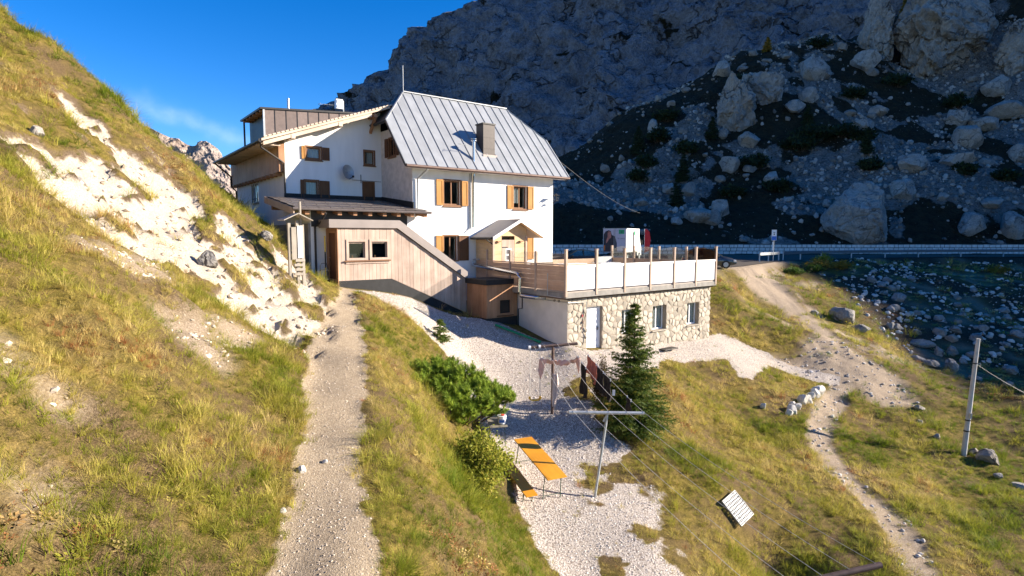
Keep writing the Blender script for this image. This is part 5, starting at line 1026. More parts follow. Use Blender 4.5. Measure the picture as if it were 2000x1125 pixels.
def loft(sections, close=True):
    """sections: list of rings of points"""
    m = MB(); n = len(sections[0]); vs = [p for r in sections for p in r]; fs = []
    for i in range(len(sections) - 1): fs += [(i * n + j, i * n + (j + 1) % n, (i + 1) * n + (j + 1) % n, (i + 1) * n + j) for j in range(n)]
    fs += [tuple(range(n - 1, -1, -1)), tuple(range((len(sections) - 1) * n, len(sections) * n))]
    return m.add(vs, fs)
def wheel(root, x, y, r, w=0.2):
    t_ = MB().tube([(x, y - w / 2, r), (x, y + w / 2, r)], r, 18).build('wheel', 'rubber', root, True)
    MB().tube([(x, y - w / 2 - 0.008, r), (x, y + w / 2 + 0.008, r)], r * 0.62, 12).build('rim', 'galva', t_, True)
def car(name, label, loc, rz, paint):
    c = root_of(name, label, 'car', loc, rz, (0, 0, 0), 'cars parked behind the terrace')
    secs = []
    for x, hw, zb, zs, zt in ((-2.1, 0.62, 0.42, 0.60, 0.72), (-2.0, 0.80, 0.28, 0.70, 0.92), (-1.3, 0.88, 0.22, 0.78, 1.0), (0, 0.90, 0.22, 0.80, 0.99), (1.0, 0.90, 0.22, 0.78, 0.95), (1.75, 0.84, 0.26, 0.68, 0.80), (2.1, 0.66, 0.36, 0.55, 0.64)):
        secs.append([(x, -hw * 0.9, zb), (x, -hw, zs * 0.7), (x, -hw * 0.98, zs), (x, -hw * 0.86, zt), (x, 0, zt + 0.03), (x, hw * 0.86, zt), (x, hw * 0.98, zs), (x, hw, zs * 0.7), (x, hw * 0.9, zb)])
    loft(secs).build('body', paint, c, True)
    g = []
    for x, hw, z in ((-1.75, 0.70, 0.97), (-1.25, 0.64, 1.34), (-0.5, 0.62, 1.45), (0.25, 0.62, 1.42), (1.05, 0.74, 0.98)): g.append([(x, -hw - 0.05, 0.93), (x, -hw, z), (x, 0, z + 0.03 if z > 1 else z), (x, hw, z), (x, hw + 0.05, 0.93)])
    loft(g).build('windows', 'car_glass', c, True)
    rf = [[(x, -hw, z), (x, 0, z + 0.045), (x, hw, z), (x, hw, z - 0.03), (x, -hw, z - 0.03)] for x, hw, z in ((-1.22, 0.65, 1.37), (-0.5, 0.63, 1.475), (0.22, 0.63, 1.445))]
    loft(rf).build('roof', paint, c, True)
    for s_ in (-1, 1):
        for x0, z0, x1, z1 in ((1.05, 0.97, 0.25, 1.43), (-1.25, 1.36, -1.75, 0.97), (-0.3, 1.45, -0.3, 0.95)): MB().beam((x0, s_ * 0.73, z0), (x1, s_ * 0.66, z1), 0.05, 0.06).build('pillar', paint, c)
        MB().box(1.86, 2.04, s_ * 0.68 - 0.13, s_ * 0.68 + 0.13, 0.56, 0.70).build('headlight', 'white_plastic', c, bevel=0.03); MB().box(-2.06, -1.96, s_ * 0.66 - 0.12, s_ * 0.66 + 0.12, 0.66, 0.84).build('tail_light', 'red_cloth', c, bevel=0.02)
        MB().box(0.62, 0.78, s_ * 0.98 - 0.08, s_ * 0.98 + 0.08, 0.95, 1.08).build('mirror', paint, c, bevel=0.03)
        for x in (-1.3, 1.28): wheel(c, x, s_ * 0.80, 0.32)
    MB().box(2.05, 2.125, -0.4, 0.4, 0.42, 0.54).build('grille', 'black', c); MB().box(2.10, 2.14, -0.26, 0.26, 0.34, 0.44).build('number_plate', 'white_plastic', c)
    return c
car('parked_car', 'black car with bluish windscreen parked behind the terrace corner post', (5.3, 47.2, -2.585), R(192), 'car_black')
car('parked_car', 'dark grey car nosing out behind the right end of the terrace', (16.0, 47.2, -2.585), R(-14), 'car_grey')

tk = root_of('box_truck', 'white delivery truck with printed box body parked behind the terrace', 'truck', (10.3, 58.2, -2.585), R(62), (0, 0, 0))
# local frame: rear doors at x = 0 facing -x, cab towards +x
MB().box(0, 4.6, -1.22, 1.22, 0.95, 3.35).build('box_body', 'white_paint', tk, bevel=0.02)
for y0, y1 in ((-1.18, -0.01), (0.01, 1.18)): MB().box(-0.035, -0.003, y0, y1, 1.0, 3.27).build('rear_door', 'print_lilac', tk)
pf = MB().prism([(-0.041, 1.16, 1.02), (-0.041, 1.16, 2.75), (-0.041, 0.95, 3.05), (-0.041, 0.62, 3.18), (-0.041, 0.40, 3.05), (-0.041, 0.30, 2.7), (-0.041, -0.05, 2.55), (-0.041, -0.22, 1.9), (-0.041, -0.25, 1.02)], (0.004, 0, 0)).build('printed_shape', 'print_dark', tk)
MB().prism([(-0.046, 0.60, 3.1), (-0.046, 0.40, 2.95), (-0.046, 0.36, 2.45), (-0.046, 0.55, 2.3), (-0.046, 0.86, 1.85), (-0.046, 0.90, 2.05), (-0.046, 0.74, 2.5), (-0.046, 0.74, 2.95)], (0.004, 0, 0)).build('printed_patch', 'print_skin', pf)
MB().box(-0.046, -0.042, 0.98, 1.12, 1.15, 1.65).build('printed_patch', 'print_orange', pf)
MB().box(-0.041, -0.037, -0.98, -0.42, 2.80, 3.22).build('green_square', 'sign_green', tk)
def text(parent, body, size, loc, rot, mat, name='lettering', extrude=0.002):
    cu = bpy.data.curves.new(name, 'FONT'); cu.body = body; cu.size = size; cu.extrude = extrude; cu.align_x = 'CENTER'; cu.align_y = 'CENTER'
    tmp = bpy.data.objects.new('t', cu); col.objects.link(tmp); dg = bpy.context.evaluated_depsgraph_get(); me = bpy.data.meshes.new_from_object(tmp.evaluated_get(dg)); bpy.data.objects.remove(tmp)
    me.name = name; o = bpy.data.objects.new(name, me); col.objects.link(o); me.materials.clear(); me.materials.append(MATS[mat]); o.parent = parent; o.location = loc; o.rotation_euler = rot; return o
text(tk, 'd', 0.34, (-0.048, -0.70, 3.0), (R(90), 0, R(-90)), 'black'); text(tk, 'K Lanro', 0.22, (-0.041, -0.68, 2.35), (R(90), 0, R(-90)), 'print_dark')
for y in (-1.16, -0.06, 0.06, 1.16): MB().tube([(-0.06, y, 1.0), (-0.06, y, 3.25)], 0.018, 6).build('door_bar', 'galva', tk)
for z in (3.29, 0.93): MB().box(-0.05, 0.06, -1.25, 1.25, z, z + 0.07).build('box_frame', 'galva', tk)
for x0, x1, mt in ((1.0, 2.0, 'white_plastic'), (2.08, 2.5, 'print_dark')): MB().box(x0, x1, -1.26, -1.225, 1.2, 3.0).build('side_hatch', mt, tk)
MB().box(2.6, 3.1, -1.24, -1.225, 2.7, 3.15).build('green_square', 'sign_green', tk); text(tk, 'K L', 0.3, (0.5, -1.226, 2.2), (R(90), 0, 0), 'print_dark')
MB().box(0, 4.5, -0.5, 0.5, 0.62, 0.94).build('chassis', 'black', tk); MB().box(-0.08, 0.0, -1.15, 1.15, 0.45, 0.62).build('rear_bumper', 'galva', tk)
cab = [[(x, -1.0, 0.5), (x, -1.0, zt), (x, 1.0, zt), (x, 1.0, 0.5)] for x, zt in ((4.68, 2.45), (5.5, 2.42), (5.95, 1.55), (6.2, 1.4))]
loft(cab).build('cab', 'white_paint', tk, bevel=0.05)
MB().prism([(5.53, -0.92, 2.36), (5.95, -0.92, 1.6), (5.95, 0.92, 1.6), (5.53, 0.92, 2.36)], (0.02, 0, 0.012)).build('windscreen', 'car_glass', tk)
for s_ in (-1, 1):
    MB().box(4.85, 5.45, s_ * 1.005 - 0.006, s_ * 1.005 + 0.006, 1.55, 2.3).build('side_window', 'car_glass', tk); MB().box(5.45, 5.6, s_ * 1.2 - 0.06, s_ * 1.2 + 0.06, 1.6, 2.15).build('mirror', 'black', tk)
    for x in (1.0, 5.35): wheel(tk, x, s_ * 0.9, 0.42, 0.26)
bn = root_of('red_banner', 'red beach style banner standing beside the truck', 'banner', (13.3, 58.3, -2.585), 0, (0, 0, 0))
MB().tube([(0, 0, 0), (0, 0, 3.3)], 0.02, 6).build('pole', 'galva', bn); MB().prism([(0.02, 0, 0.9), (0.5, 0, 1.1), (0.62, 0, 2.2), (0.5, 0, 3.0), (0.2, 0, 3.3), (0.02, 0, 3.3)], (0, 0.012, 0)).build('cloth', 'red_cloth', bn)

# ------------------------------------------------------------------ yard: clothes posts, lines, laundry
def at_ground(x, y): return (x, y, gi(x, y))
gb = at_ground(2.39, 16.26); gtop = Vector((2.81, 16.62, gb[2] + 2.40))
gp_ = root_of('clothes_post', 'grey steel clothes post leaning beside the orange table', 'clothes post', gb, 0, gb, 'clothes posts in the yard')
MB().tube([(gb[0], gb[1], gb[2] - 0.2), tuple(gtop)], 0.038, 10).build('post', 'galva', gp_, True)
GA, GBv = Vector((1.66, 16.52, gtop.z + 0.06)), Vector((3.90, 16.68, gtop.z - 0.02))
MB().tube([tuple(GA), tuple(GBv)], 0.05, 12).build('crossbar', 'galva', gp_, True); MB().beam(tuple(gtop - Vector((0.12, 0, 0.25))), tuple(gtop + Vector((0.02, 0, 0))), 0.05, 0.05).build('bracket', 'galva', gp_)
bb = at_ground(1.52, 21.35); btop = Vector((1.53, 21.35, bb[2] + 2.55))
bp_ = root_of('clothes_post', 'rusty brown clothes post carrying the yellow swing', 'clothes post', bb, 0, bb, 'clothes posts in the yard')
MB().tube([(bb[0], bb[1], bb[2] - 0.2), tuple(btop)], 0.055, 10).build('post', 'rust_brown', bp_, True)
BA, BBv = Vector((0.62, 21.2, btop.z + 0.0)), Vector((2.46, 21.5, btop.z + 0.10))
MB().tube([tuple(BA), tuple(BBv)], 0.055, 12).build('crossbar', 'rust_brown', bp_, True)
for k in (0.02, 0.22): p = BA.lerp(BBv, k); MB().tube([tuple(p - (BBv - BA).normalized() * 0.04), tuple(p + (BBv - BA).normalized() * 0.04)], 0.075, 10).build('rope_collar', 'white_plastic', bp_, True)
nb_ = at_ground(6.1, 10.85)
np_ = root_of('clothes_post', 'brown clothes post nearest the camera with only its crossbar showing', 'clothes post', nb_, 0, nb_, 'clothes posts in the yard')
NA, NB_ = Vector((4.78, 10.75, -6.97)), Vector((7.33, 10.95, -6.50))
MB().tube([tuple(NA), tuple(NB_)], 0.06, 12).build('crossbar', 'rust_brown', np_, True); MB().tube([(6.08, 10.85, nb_[2] - 0.2), tuple(NA.lerp(NB_, 0.5))], 0.05, 10).build('post', 'rust_brown', np_, True)
fa = [0.10, 0.30, 0.58, 0.80, 0.99]; fb = [0.05, 0.24, 0.52, 0.76, 0.98]; fc = [0.0, 0.28, 0.52, 0.74, 0.95]
order = ['first clothes line at the swing end of the brown crossbar', 'second clothes line counting from the swing', 'middle clothes line running over the grey crossbar', 'fourth clothes line counting from the swing, with black garments', 'clothes line nearest the spruce, at the free end of the grey crossbar']
LINES = []
for i in range(5):
    a, b, c = BA.lerp(BBv, fa[i]) + Vector((0, 0, 0.06)), GA.lerp(GBv, fb[i]) + Vector((0, 0, 0.055)), NA.lerp(NB_, fc[i]) + Vector((0, 0, 0.065))
    pts = []
    for p, q, sag in ((a, b, 0.08 if i != 3 else 0.14), (b, c, 0.16)):
        pts += [p.lerp(q, k / 8) - Vector((0, 0, sag * 4 * (k / 8) * (1 - k / 8))) for k in range(8 if q is b else 9)]
    LINES.append((a, b, c))
    o = MB().tube([tuple(p) for p in pts], 0.0055, 5).build('clothes_line', 'rope', None, True, loc=tuple(b)); tag(o, order[i], 'clothes line', 'clothes lines stretched across the yard')
sw = root_of('swing', 'yellow plastic swing seat hanging on white ropes', 'swing', (0.86, 21.26, bb[2] + 0.55), R(9), (0, 0, 0))
swz = btop.z - (bb[2] + 0.55)
pa = BA.lerp(BBv, 0.02); pb = BA.lerp(BBv, 0.22)
for s_ in (-1, 1): MB().tube([(s_ * 0.19, 0, 0.05), (s_ * 0.185, 0, swz - 0.03)], 0.010, 6).build('rope', 'rope', sw)
loft([[(x, -0.09, z), (x, 0.09, z), (x, 0.09, z + 0.03), (x, -0.09, z + 0.03)] for x, z in ((-0.22, 0.10), (-0.19, 0.02), (-0.1, -0.02), (0.1, -0.02), (0.19, 0.02), (0.22, 0.10))]).build('seat', 'yellow', sw, bevel=0.01)
for s_ in (-1, 1): MB().box(s_ * 0.2 - 0.035, s_ * 0.2 + 0.035, -0.07, 0.07, 0.03, 0.14).build('seat_end', 'yellow', sw, bevel=0.02)
def cloth(name, label, i, k0, k1, drop, mat, fold=0.05, waves=3, seg=0, flare=0.0, second=None, grp='laundry on the clothes lines'):
    a, b, c = LINES[i]; p, q = (a, b) if seg == 0 else (b, c); sag = 0.14 if i == 3 and seg == 0 else 0.08
    pos = lambda k: p.lerp(q, k) - Vector((0, 0, sag * 4 * k * (1 - k)))
    d = (q - p).normalized(); side = d.cross(Vector((0, 0, 1))).normalized(); n, mm = 22, 12; vs = []; fs = []
    o0 = pos((k0 + k1) / 2)
    for r_ in range(mm + 1):
        f = r_ / mm
        for j in range(n + 1):
            u = j / n; pt = pos(k0 + (k1 - k0) * u); dr = drop(u) if callable(drop) else drop
            w = fold * (0.25 + f) * math.sin(u * waves * 6.28 + 1.3 * f) + 0.02 * math.sin(9 * f + 5 * u)
            pt = pt + Vector((0, 0, -dr * f - 0.004)) + side * (w + flare * f) + d * (0.03 * math.sin(7 * f + 3 * u) * f)
            vs.append(tuple(pt))
    for r_ in range(mm): fs += [(r_ * (n + 1) + j, r_ * (n + 1) + j + 1, (r_ + 1) * (n + 1) + j + 1, (r_ + 1) * (n + 1) + j) for j in range(n)]
    rt = root_of(name, label, 'laundry', tuple(o0), 0, tuple(o0), grp)
    o = MB().add(vs, fs).build('fabric', mat, rt, True); s_ = o.modifiers.new('t', 'SOLIDIFY'); s_.thickness = 0.006
    for u in (0.08, 0.92): pt = pos(k0 + (k1 - k0) * u); MB().box(pt.x - 0.012, pt.x + 0.012, pt.y - 0.02, pt.y + 0.02, pt.z - 0.05, pt.z + 0.035).build('clothes_peg', 'white_plastic', rt)
    return rt
# the pink sheet hangs in swags from the brown crossbar end of the lines
def swag():
    rt = root_of('pink_sheet', 'pink cloth hung in swags across the lines beside the rusty brown post', 'laundry', (1.55, 21.0, btop.z - 0.3), 0, (1.55, 21.0, btop.z - 0.3), 'laundry on the clothes lines')
    xs = [1.06, 1.30, 1.62, 1.98, 2.36, 2.52]; n = 50; vs = []; fs = []; mm = 8
    top = lambda x: btop.z - 0.26 - 0.13 * abs(math.sin((x - 1.12) * 2.45)) - (0.05 if x < 1.2 else 0)
    low = lambda x: 0.20 + (0.62 * max(0, 1 - abs(x - 1.10) / 0.16)) + (0.46 * max(0, 1 - abs(x - 2.44) / 0.14))
    for r_ in range(mm + 1):
        for j in range(n + 1):
            x = 1.0 + 1.5 * j / n; f = r_ / mm; vs.append((x + 0.05 * f * math.sin(x * 9) - 0.10 * f * max(0, 1.2 - x) * 3, 20.75 + 0.12 * math.sin(x * 8 + 2 * f) + 0.12 * f, top(x) - low(x) * f + 0.02 * math.sin(x * 30)))
    for r_ in range(mm): fs += [(r_ * (n + 1) + j, r_ * (n + 1) + j + 1, (r_ + 1) * (n + 1) + j + 1, (r_ + 1) * (n + 1) + j) for j in range(n)]
    o = MB().add(vs, fs).build('fabric', 'pink_cloth', rt, True); o.modifiers.new('t', 'SOLIDIFY').thickness = 0.006
    for x in (1.12, 1.65, 2.4): MB().box(x - 0.012, x + 0.012, 20.7, 20.74, top(x) - 0.02, top(x) + 0.06).build('clothes_peg', 'white_plastic', rt)
swag()
lw = root_of('pale_cloth', 'long pale cloth hanging straight down beside the rusty brown post', 'laundry', (1.58, 21.2, btop.z - 1.6), 0, (1.58, 21.2, btop.z - 1.6), 'laundry on the clothes lines')
vs = []; fs = []
for r_ in range(13):
    f = r_ / 12
    for j in range(9):
        u = j / 8 - 0.5; vs.append((1.60 + u * 0.22 * (0.8 + 0.3 * math.sin(4 * f)) + 0.03 * math.sin(5 * f), 21.18 + 0.035 * math.sin(u * 14 + 3 * f), btop.z - 0.98 - 1.32 * f - 0.16 * u * f))
for r_ in range(12): fs += [(r_ * 9 + j, r_ * 9 + j + 1, r_ * 9 + 10 + j, r_ * 9 + 9 + j) for j in range(8)]
o = MB().add(vs, fs).build('fabric', 'pale_cloth', lw, True); o.modifiers.new('t', 'SOLIDIFY').thickness = 0.006
cloth('rose_towel', 'rose red towel pegged on the line in front of the spruce', 4, 0.20, 0.36, lambda u: 0.62 + 0.12 * u, 'rose_cloth', 0.05, 2.5)
cloth('black_trousers', 'long black trousers hanging below the rose red towel', 3, 0.28, 0.37, 1.1, 'black_cloth', 0.05, 1.5)
r1 = cloth('black_shirt', 'black shirt with white patches next to the rose red towel', 4, 0.37, 0.47, 0.8, 'black_cloth', 0.05, 2)
r2 = cloth('black_shirt', 'second black shirt with white patches farther along from the rose red towel', 4, 0.48, 0.58, 0.75, 'black_cloth', 0.05, 2)
for rt in (r1, r2):
    for k in range(2): MB().box(rt.location.x - 0.02 + 0.13 * k, rt.location.x + 0.07 + 0.13 * k, rt.location.y - 0.25 * k - 0.06, rt.location.y - 0.25 * k - 0.05, rt.location.z - 0.55, rt.location.z - 0.36).build('white_patch', 'white_cloth', rt)
cloth('black_sock', 'small dark cloth hanging alone near the end of the grey crossbar', 4, 0.80, 0.86, 0.42, 'black_cloth', 0.02, 1)

# ------------------------------------------------------------------ tables, bench, bucket, pipe, grate
def trestle(name, label, cat, c, rz, L_, W_, H_, top, slope=0.0, grp=None, z=None):
    z = gi(*c) if z is None else z; r_ = root_of(name, label, cat, (c[0], c[1], z), rz, (0, 0, 0), grp); r_.rotation_euler = (slope, 0, rz)
    MB().box(-W_ / 2, W_ / 2, -L_ / 2, L_ / 2, H_ - 0.03, H_).build('tabletop' if cat == 'table' else 'seat', top, r_, bevel=0.012)
    for sy in (-1, 1):
        y = sy * (L_ / 2 - 0.28)
        for sx in (-1, 1): MB().tube([(sx * (W_ / 2 - 0.03), y + sy * 0.04, -0.04), (sx * (W_ / 2 - 0.05), y, H_ - 0.032)], 0.014, 6).build('leg', 'green_metal', r_)
        MB().tube([(-W_ / 2 + 0.03, y + sy * 0.03, 0.10), (W_ / 2 - 0.03, y + sy * 0.03, 0.10)], 0.010, 6).tube([(-W_ / 2 + 0.05, y, H_ - 0.05), (0, y, H_ - 0.17), (W_ / 2 - 0.05, y, H_ - 0.05)], 0.010, 6).tube([(0, y, H_ - 0.17), (0, y - sy * 0.42, H_ - 0.035)], 0.010, 6).build('brace', 'green_metal', r_)
    return r_
trestle('beer_table', 'bright orange trestle table standing on the gravel', 'table', (0.76, 16.85), R(23), 2.42, 0.62, 0.77, 'table_orange', R(9), 'trestle furniture on the gravel')
trestle('beer_bench', 'brown and orange bench beside the bright orange table', 'bench', (0.06, 16.50), R(23), 2.4, 0.36, 0.48, 'table_orange', R(9), 'trestle furniture on the gravel', min(gi(0.2, 16.22), gi(0.8, 16.85) - 0.08))
t2 = trestle('beer_table', 'weathered grey trestle table half hidden behind the pine bush', 'table', (-0.65, 19.4), R(12), 2.0, 0.60, 0.77, 'table_grey', R(7), 'trestle furniture on the gravel')
M2 = Matrix.Translation(t2.location) @ t2.rotation_euler.to_matrix().to_4x4(); bq = M2 @ Vector((0.15, -0.75, 0.775))
bk = root_of('bucket', 'white plastic bucket with red lid on the grey table', 'bucket', tuple(bq), 0, (0, 0, 0))
MB().tube([(0, 0, 0), (0, 0, 0.24)], 0.12, 18, 0.145).build('pail', 'white_plastic', bk, True); MB().tube([(0, 0, 0.24), (0, 0, 0.27)], 0.152, 18).build('lid_rim', 'white_plastic', bk, True); MB().tube([(0.02, -0.02, 0.268), (0.02, -0.02, 0.31)], 0.06, 10).build('red_lid_cap', 'red_cloth', bk, True)
MB().tube([(0.15 * math.cos(a), 0.15 * math.sin(a) - 0.02, 0.2 - 0.05 * abs(math.sin(a))) for a in np.linspace(math.pi, 2 * math.pi, 9)], 0.004, 5).build('handle', 'galva', bk); MB().box(-0.09, 0.09, -0.138, -0.13, 0.06, 0.16).build('label', 'sign_blue', bk)
a = Vector(at_ground(-0.80, 27.35)) + Vector((0, 0, 0.08)); b = Vector(at_ground(1.35, 26.75)) + Vector((0, 0, 0.08))
pr_ = root_of('green_pipe', 'green plastic pipe lying on the gravel below the boarded box', 'pipe', tuple(a), 0, tuple(a))
MB().tube([tuple(a), tuple(a.lerp(b, 0.5)), tuple(b)], 0.055, 12).build('tube', 'green_pipe', pr_, True); MB().tube([tuple(a.lerp(b, 0.88)), tuple(b)], 0.066, 12).build('socket', 'green_pipe', pr_, True)
gc = Vector((7.10, 17.5, 0)); gz0 = [gi(6.47, 17.4), gi(7.14, 17.85), gi(7.81, 17.65), gi(7.06, 17.16)]
gX = Vector((0.76, -0.65, 0)).normalized(); gY = Vector((0.65, 0.76, 0)).normalized(); g0 = Vector((6.98, 17.22))
hx_ = (gi(g0.x + gX.x * 0.5, g0.y + gX.y * 0.5) - gi(g0.x - gX.x * 0.5, g0.y - gX.y * 0.5)) * 0.85; hy_ = (gi(g0.x + gY.x * 0.3, g0.y + gY.y * 0.3) - gi(g0.x - gY.x * 0.3, g0.y - gY.y * 0.3)) / 0.6 * 0.8
gX.z = hx_; gX.normalize(); gY.z = hy_; gN = gX.cross(gY).normalized(); gN = gN if gN.z > 0 else -gN; gY = gN.cross(gX).normalized()
gr = root_of('metal_grate', 'light grey metal grating lying on the grass slope', 'grate', (g0.x, g0.y, gi(g0.x, g0.y) + 0.10), 0, (0, 0, 0)); gr.rotation_euler = Matrix((gX, gY, gN)).transposed().to_euler()
frame_mb(lambda a_, o_, z_: (a_, z_, o_), -0.43, 0.43, -0.45, 0.45, 0.025, -0.02, 0.03).build('rim', 'grate_grey', gr)
m = MB()
for k in range(9): x = -0.36 + k * 0.09; m.box(x - 0.018, x + 0.018, -0.43, 0.43, -0.01, 0.02)
m.build('bars', 'grate_grey', gr)
m = MB()
for k in range(9): y = -0.36 + k * 0.09; m.box(-0.41, 0.41, y - 0.018, y + 0.018, -0.005, 0.024)
m.build('cross_bars', 'grate_grey', gr)
z = gi(8.1, 29.9); mt = MB().box(-0.55, 0.55, -0.22, 0.22, 0.0, 0.05).build('door_mat', 'dark_metal', None, bevel=0.01, org=(0, 0, 0)); mt.location = (8.15, 29.75, z + 0.03); mt.rotation_euler = (0, 0, A); tag(mt, 'dark drain mat on the gravel at the foot of the stone wall', 'mat')
up = at_ground(20.5, 25.5)
ug = root_of('utility_pole', 'slender pale concrete utility pole standing on the grassy slope', 'pole', up, 0, up)
MB().tube([(up[0], up[1], up[2] - 0.3), (up[0] + 0.30, up[1], up[2] + 5.35)], 0.115, 12, 0.075).build('shaft', 'concrete_pole' if 'concrete_pole' in MATS else 'galva', ug, True)
for z_ in (1.1, 1.6, 4.2): MB().tube([(up[0] + 0.056 * z_, up[1], up[2] + z_), (up[0] + 0.056 * z_, up[1], up[2] + z_ + 0.06)], 0.115 - 0.0075 * z_ + 0.010, 12).build('clamp_band', 'dark_metal', ug, True)
MB().box(up[0] + 0.02, up[0] + 0.10, up[1] - 0.22, up[1] - 0.14, up[2] + 1.75, up[2] + 2.0).build('junction_box', 'galva', ug); MB().tube([(up[0] + 0.2, up[1] - 0.1, up[2] + 4.2), (up[0] + 0.4, up[1] - 0.1, up[2] + 4.25), (up[0] + 0.42, up[1] - 0.1, up[2] + 4.05)], 0.012, 5).build('hook', 'galva', ug)
def wire(name, label, p, q, sag, r=0.009):
    p, q = Vector(p), Vector(q); o = MB().tube([tuple(p.lerp(q, k / 16) - Vector((0, 0, sag * 4 * (k / 16) * (1 - k / 16)))) for k in range(17)], r, 5).build(name, 'wire', None, True, loc=tuple(p)); tag(o, label, 'cable')
q = st_xy(6.2, 7.2); wire('overhead_cable', 'thin overhead cable from the grey roof corner down to the road', (q.x, q.y, 4.4), (14.5, 66, 2.6), 0.4)
wire('overhead_cable', 'thin cable from the utility pole down the slope to the rocks', (20.76, 25.45, up[2] + 4.2), (36, 30, gi(36, 30) + 0.5), 1.2, 0.008)
# trail post with small shingle roof, snow stake, boot rack
tb_ = at_ground(-8.05, 21.7)
tp = root_of('trail_signpost', 'weathered wooden trail signpost with small roof on the bank', 'signpost', tb_, R(42), (0, 0, 0))
for x, h in ((-0.28, 2.25), (0.02, 2.35), (0.22, 2.2)): MB().box(x - 0.055, x + 0.055, -0.05, 0.05, -0.3, h).build('post', 'grey_wood', tp, bevel=0.012)
for k, (x, z0_, z1_) in enumerate(((-0.13, 0.9, 2.1), (0.10, 0.95, 2.15))): MB().box(x - 0.09, x + 0.09, -0.09, -0.06, z0_, z1_).build('board', 'white_paint' if k else 'grey_wood', tp)
for sg_ in (-1, 1): 
    for k in range(4): MB().slab([(-0.02, -0.32 + k * 0.17, 2.62), (-0.02 + sg_ * 0.55, -0.32 + k * 0.17, 2.36), (-0.02 + sg_ * 0.55, -0.32 + k * 0.17 + 0.16, 2.36), (-0.02, -0.32 + k * 0.17 + 0.16, 2.62)], 0.03).build('shingle', 'grey_wood', tp)
MB().tube([(0.16, 0, 2.1), (0.16, 0, 3.05)], 0.045, 8).build('top_pole', 'grey_wood', tp)
for k in range(4): MB().box(-0.16 + 0.05 * (k % 2), 0.2 + 0.05 * (k % 2), -0.13, -0.055, 0.30 + k * 0.17, 0.40 + k * 0.17).build('direction_board', 'grey_wood', tp, bevel=0.01)
q = st_xy(-8.55, 6.3); z = gi(q.x, q.y)
sk = root_of('snow_stake', 'yellow and black striped snow stake beside the porch', 'stake', (q.x, q.y, z), 0, (0, 0, 0))
for k, (z0_, z1_, mt_) in enumerate(((0, 0.55, 'snow_yellow'), (0.55, 1.25, 'black'), (1.25, 1.95, 'snow_yellow'))): MB().tube([(0, 0, z0_ - (0.1 if k == 0 else 0)), (0, 0, z1_)], 0.03, 8).build('stripe', mt_, sk)
q = st_xy(-8.75, 5.95); z = gi(q.x, q.y)
hd = root_of('boot_rack', 'small black metal rack standing by the annex door', 'rack', (q.x, q.y, z), A, (0, 0, 0))
MB().tube([(-0.16, 0, 0), (-0.16, 0, 0.62), (-0.10, 0, 0.72), (0.10, 0, 0.72), (0.16, 0, 0.62), (0.16, 0, 0)], 0.014, 6).build('hoop', 'black', hd); MB().box(-0.15, 0.15, -0.1, 0.1, 0.42, 0.45).box(-0.15, 0.15, -0.14, 0.14, 0.02, 0.05).build('tray', 'black', hd)
# ------------------------------------------------------------------ boulders and rocks
def boulder_mesh(seed, sub, rough=0.16, cuts=20):
    bm = bmesh.new(); bmesh.ops.create_icosphere(bm, subdivisions=sub, radius=1.0); r_ = random.Random(seed); off = Vector((seed * 7.3, seed * 3.1, seed * 1.7))
    planes = []
    for _ in range(cuts):
        n = Vector((r_.gauss(0, 1), r_.gauss(0, 1), r_.gauss(0, 0.8))).normalized(); planes.append((n, r_.uniform(0.60, 0.95)))
    for v in bm.verts:
        p = v.co.copy(); p *= 1 + 0.22 * mnoise.fractal(p * 0.9 + off, 1.0, 2.0, 2)
        for n, d in planes:
            k = p.dot(n)
            if k > d: p -= n * (k - d) * 0.97
        cell = mnoise.voronoi(p * 2.1 + off)[0]; crk = max(0.0, 0.10 - (cell[1] - cell[0])) * 0.55
        p *= 1 - crk + rough * 0.30 * mnoise.fractal(p * 3.2 + off, 0.8, 2.1, 4)
        v.co = p
    me = bpy.data.meshes.new('boulder'); bm.to_mesh(me); bm.free(); me.materials.append(MATS['boulder'])
    for p in me.polygons: p.use_smooth = True
    me.set_sharp_from_angle(angle=R(26)); return me
BM = [boulder_mesh(i + 1, 4 if i < 6 else 3) for i in range(14)]
_bi = 0
def boulder(x, y, z, w, h, label, group=None, mesh=None, name='boulder', rz=None, mat=None, sink=0.25, dscale=0.9, cat='boulder'):
    global _bi; _bi += 1
    me = mesh or BM[(_bi * 5) % 14]
    o = bpy.data.objects.new(name, me); col.objects.link(o); o.location = (x, y, z + h * (0.5 - sink)); o.scale = (w * 0.58, w * 0.58 * dscale, h * 0.58); o.rotation_euler = (0, 0, rz if rz is not None else (_bi * 2.4) % 6.28)
    if mat: me.materials.clear(); me.materials.append(MATS[mat])
    tag(o, label, cat, group); return o
SB = [boulder_mesh(90 + i, 3) for i in range(7)]
for me in SB: me.materials.clear(); me.materials.append(MATS['stone_small'])
WB = [boulder_mesh(70 + i, 4) for i in range(5)]
for me in WB: me.materials.clear(); me.materials.append(MATS['white_limestone'])
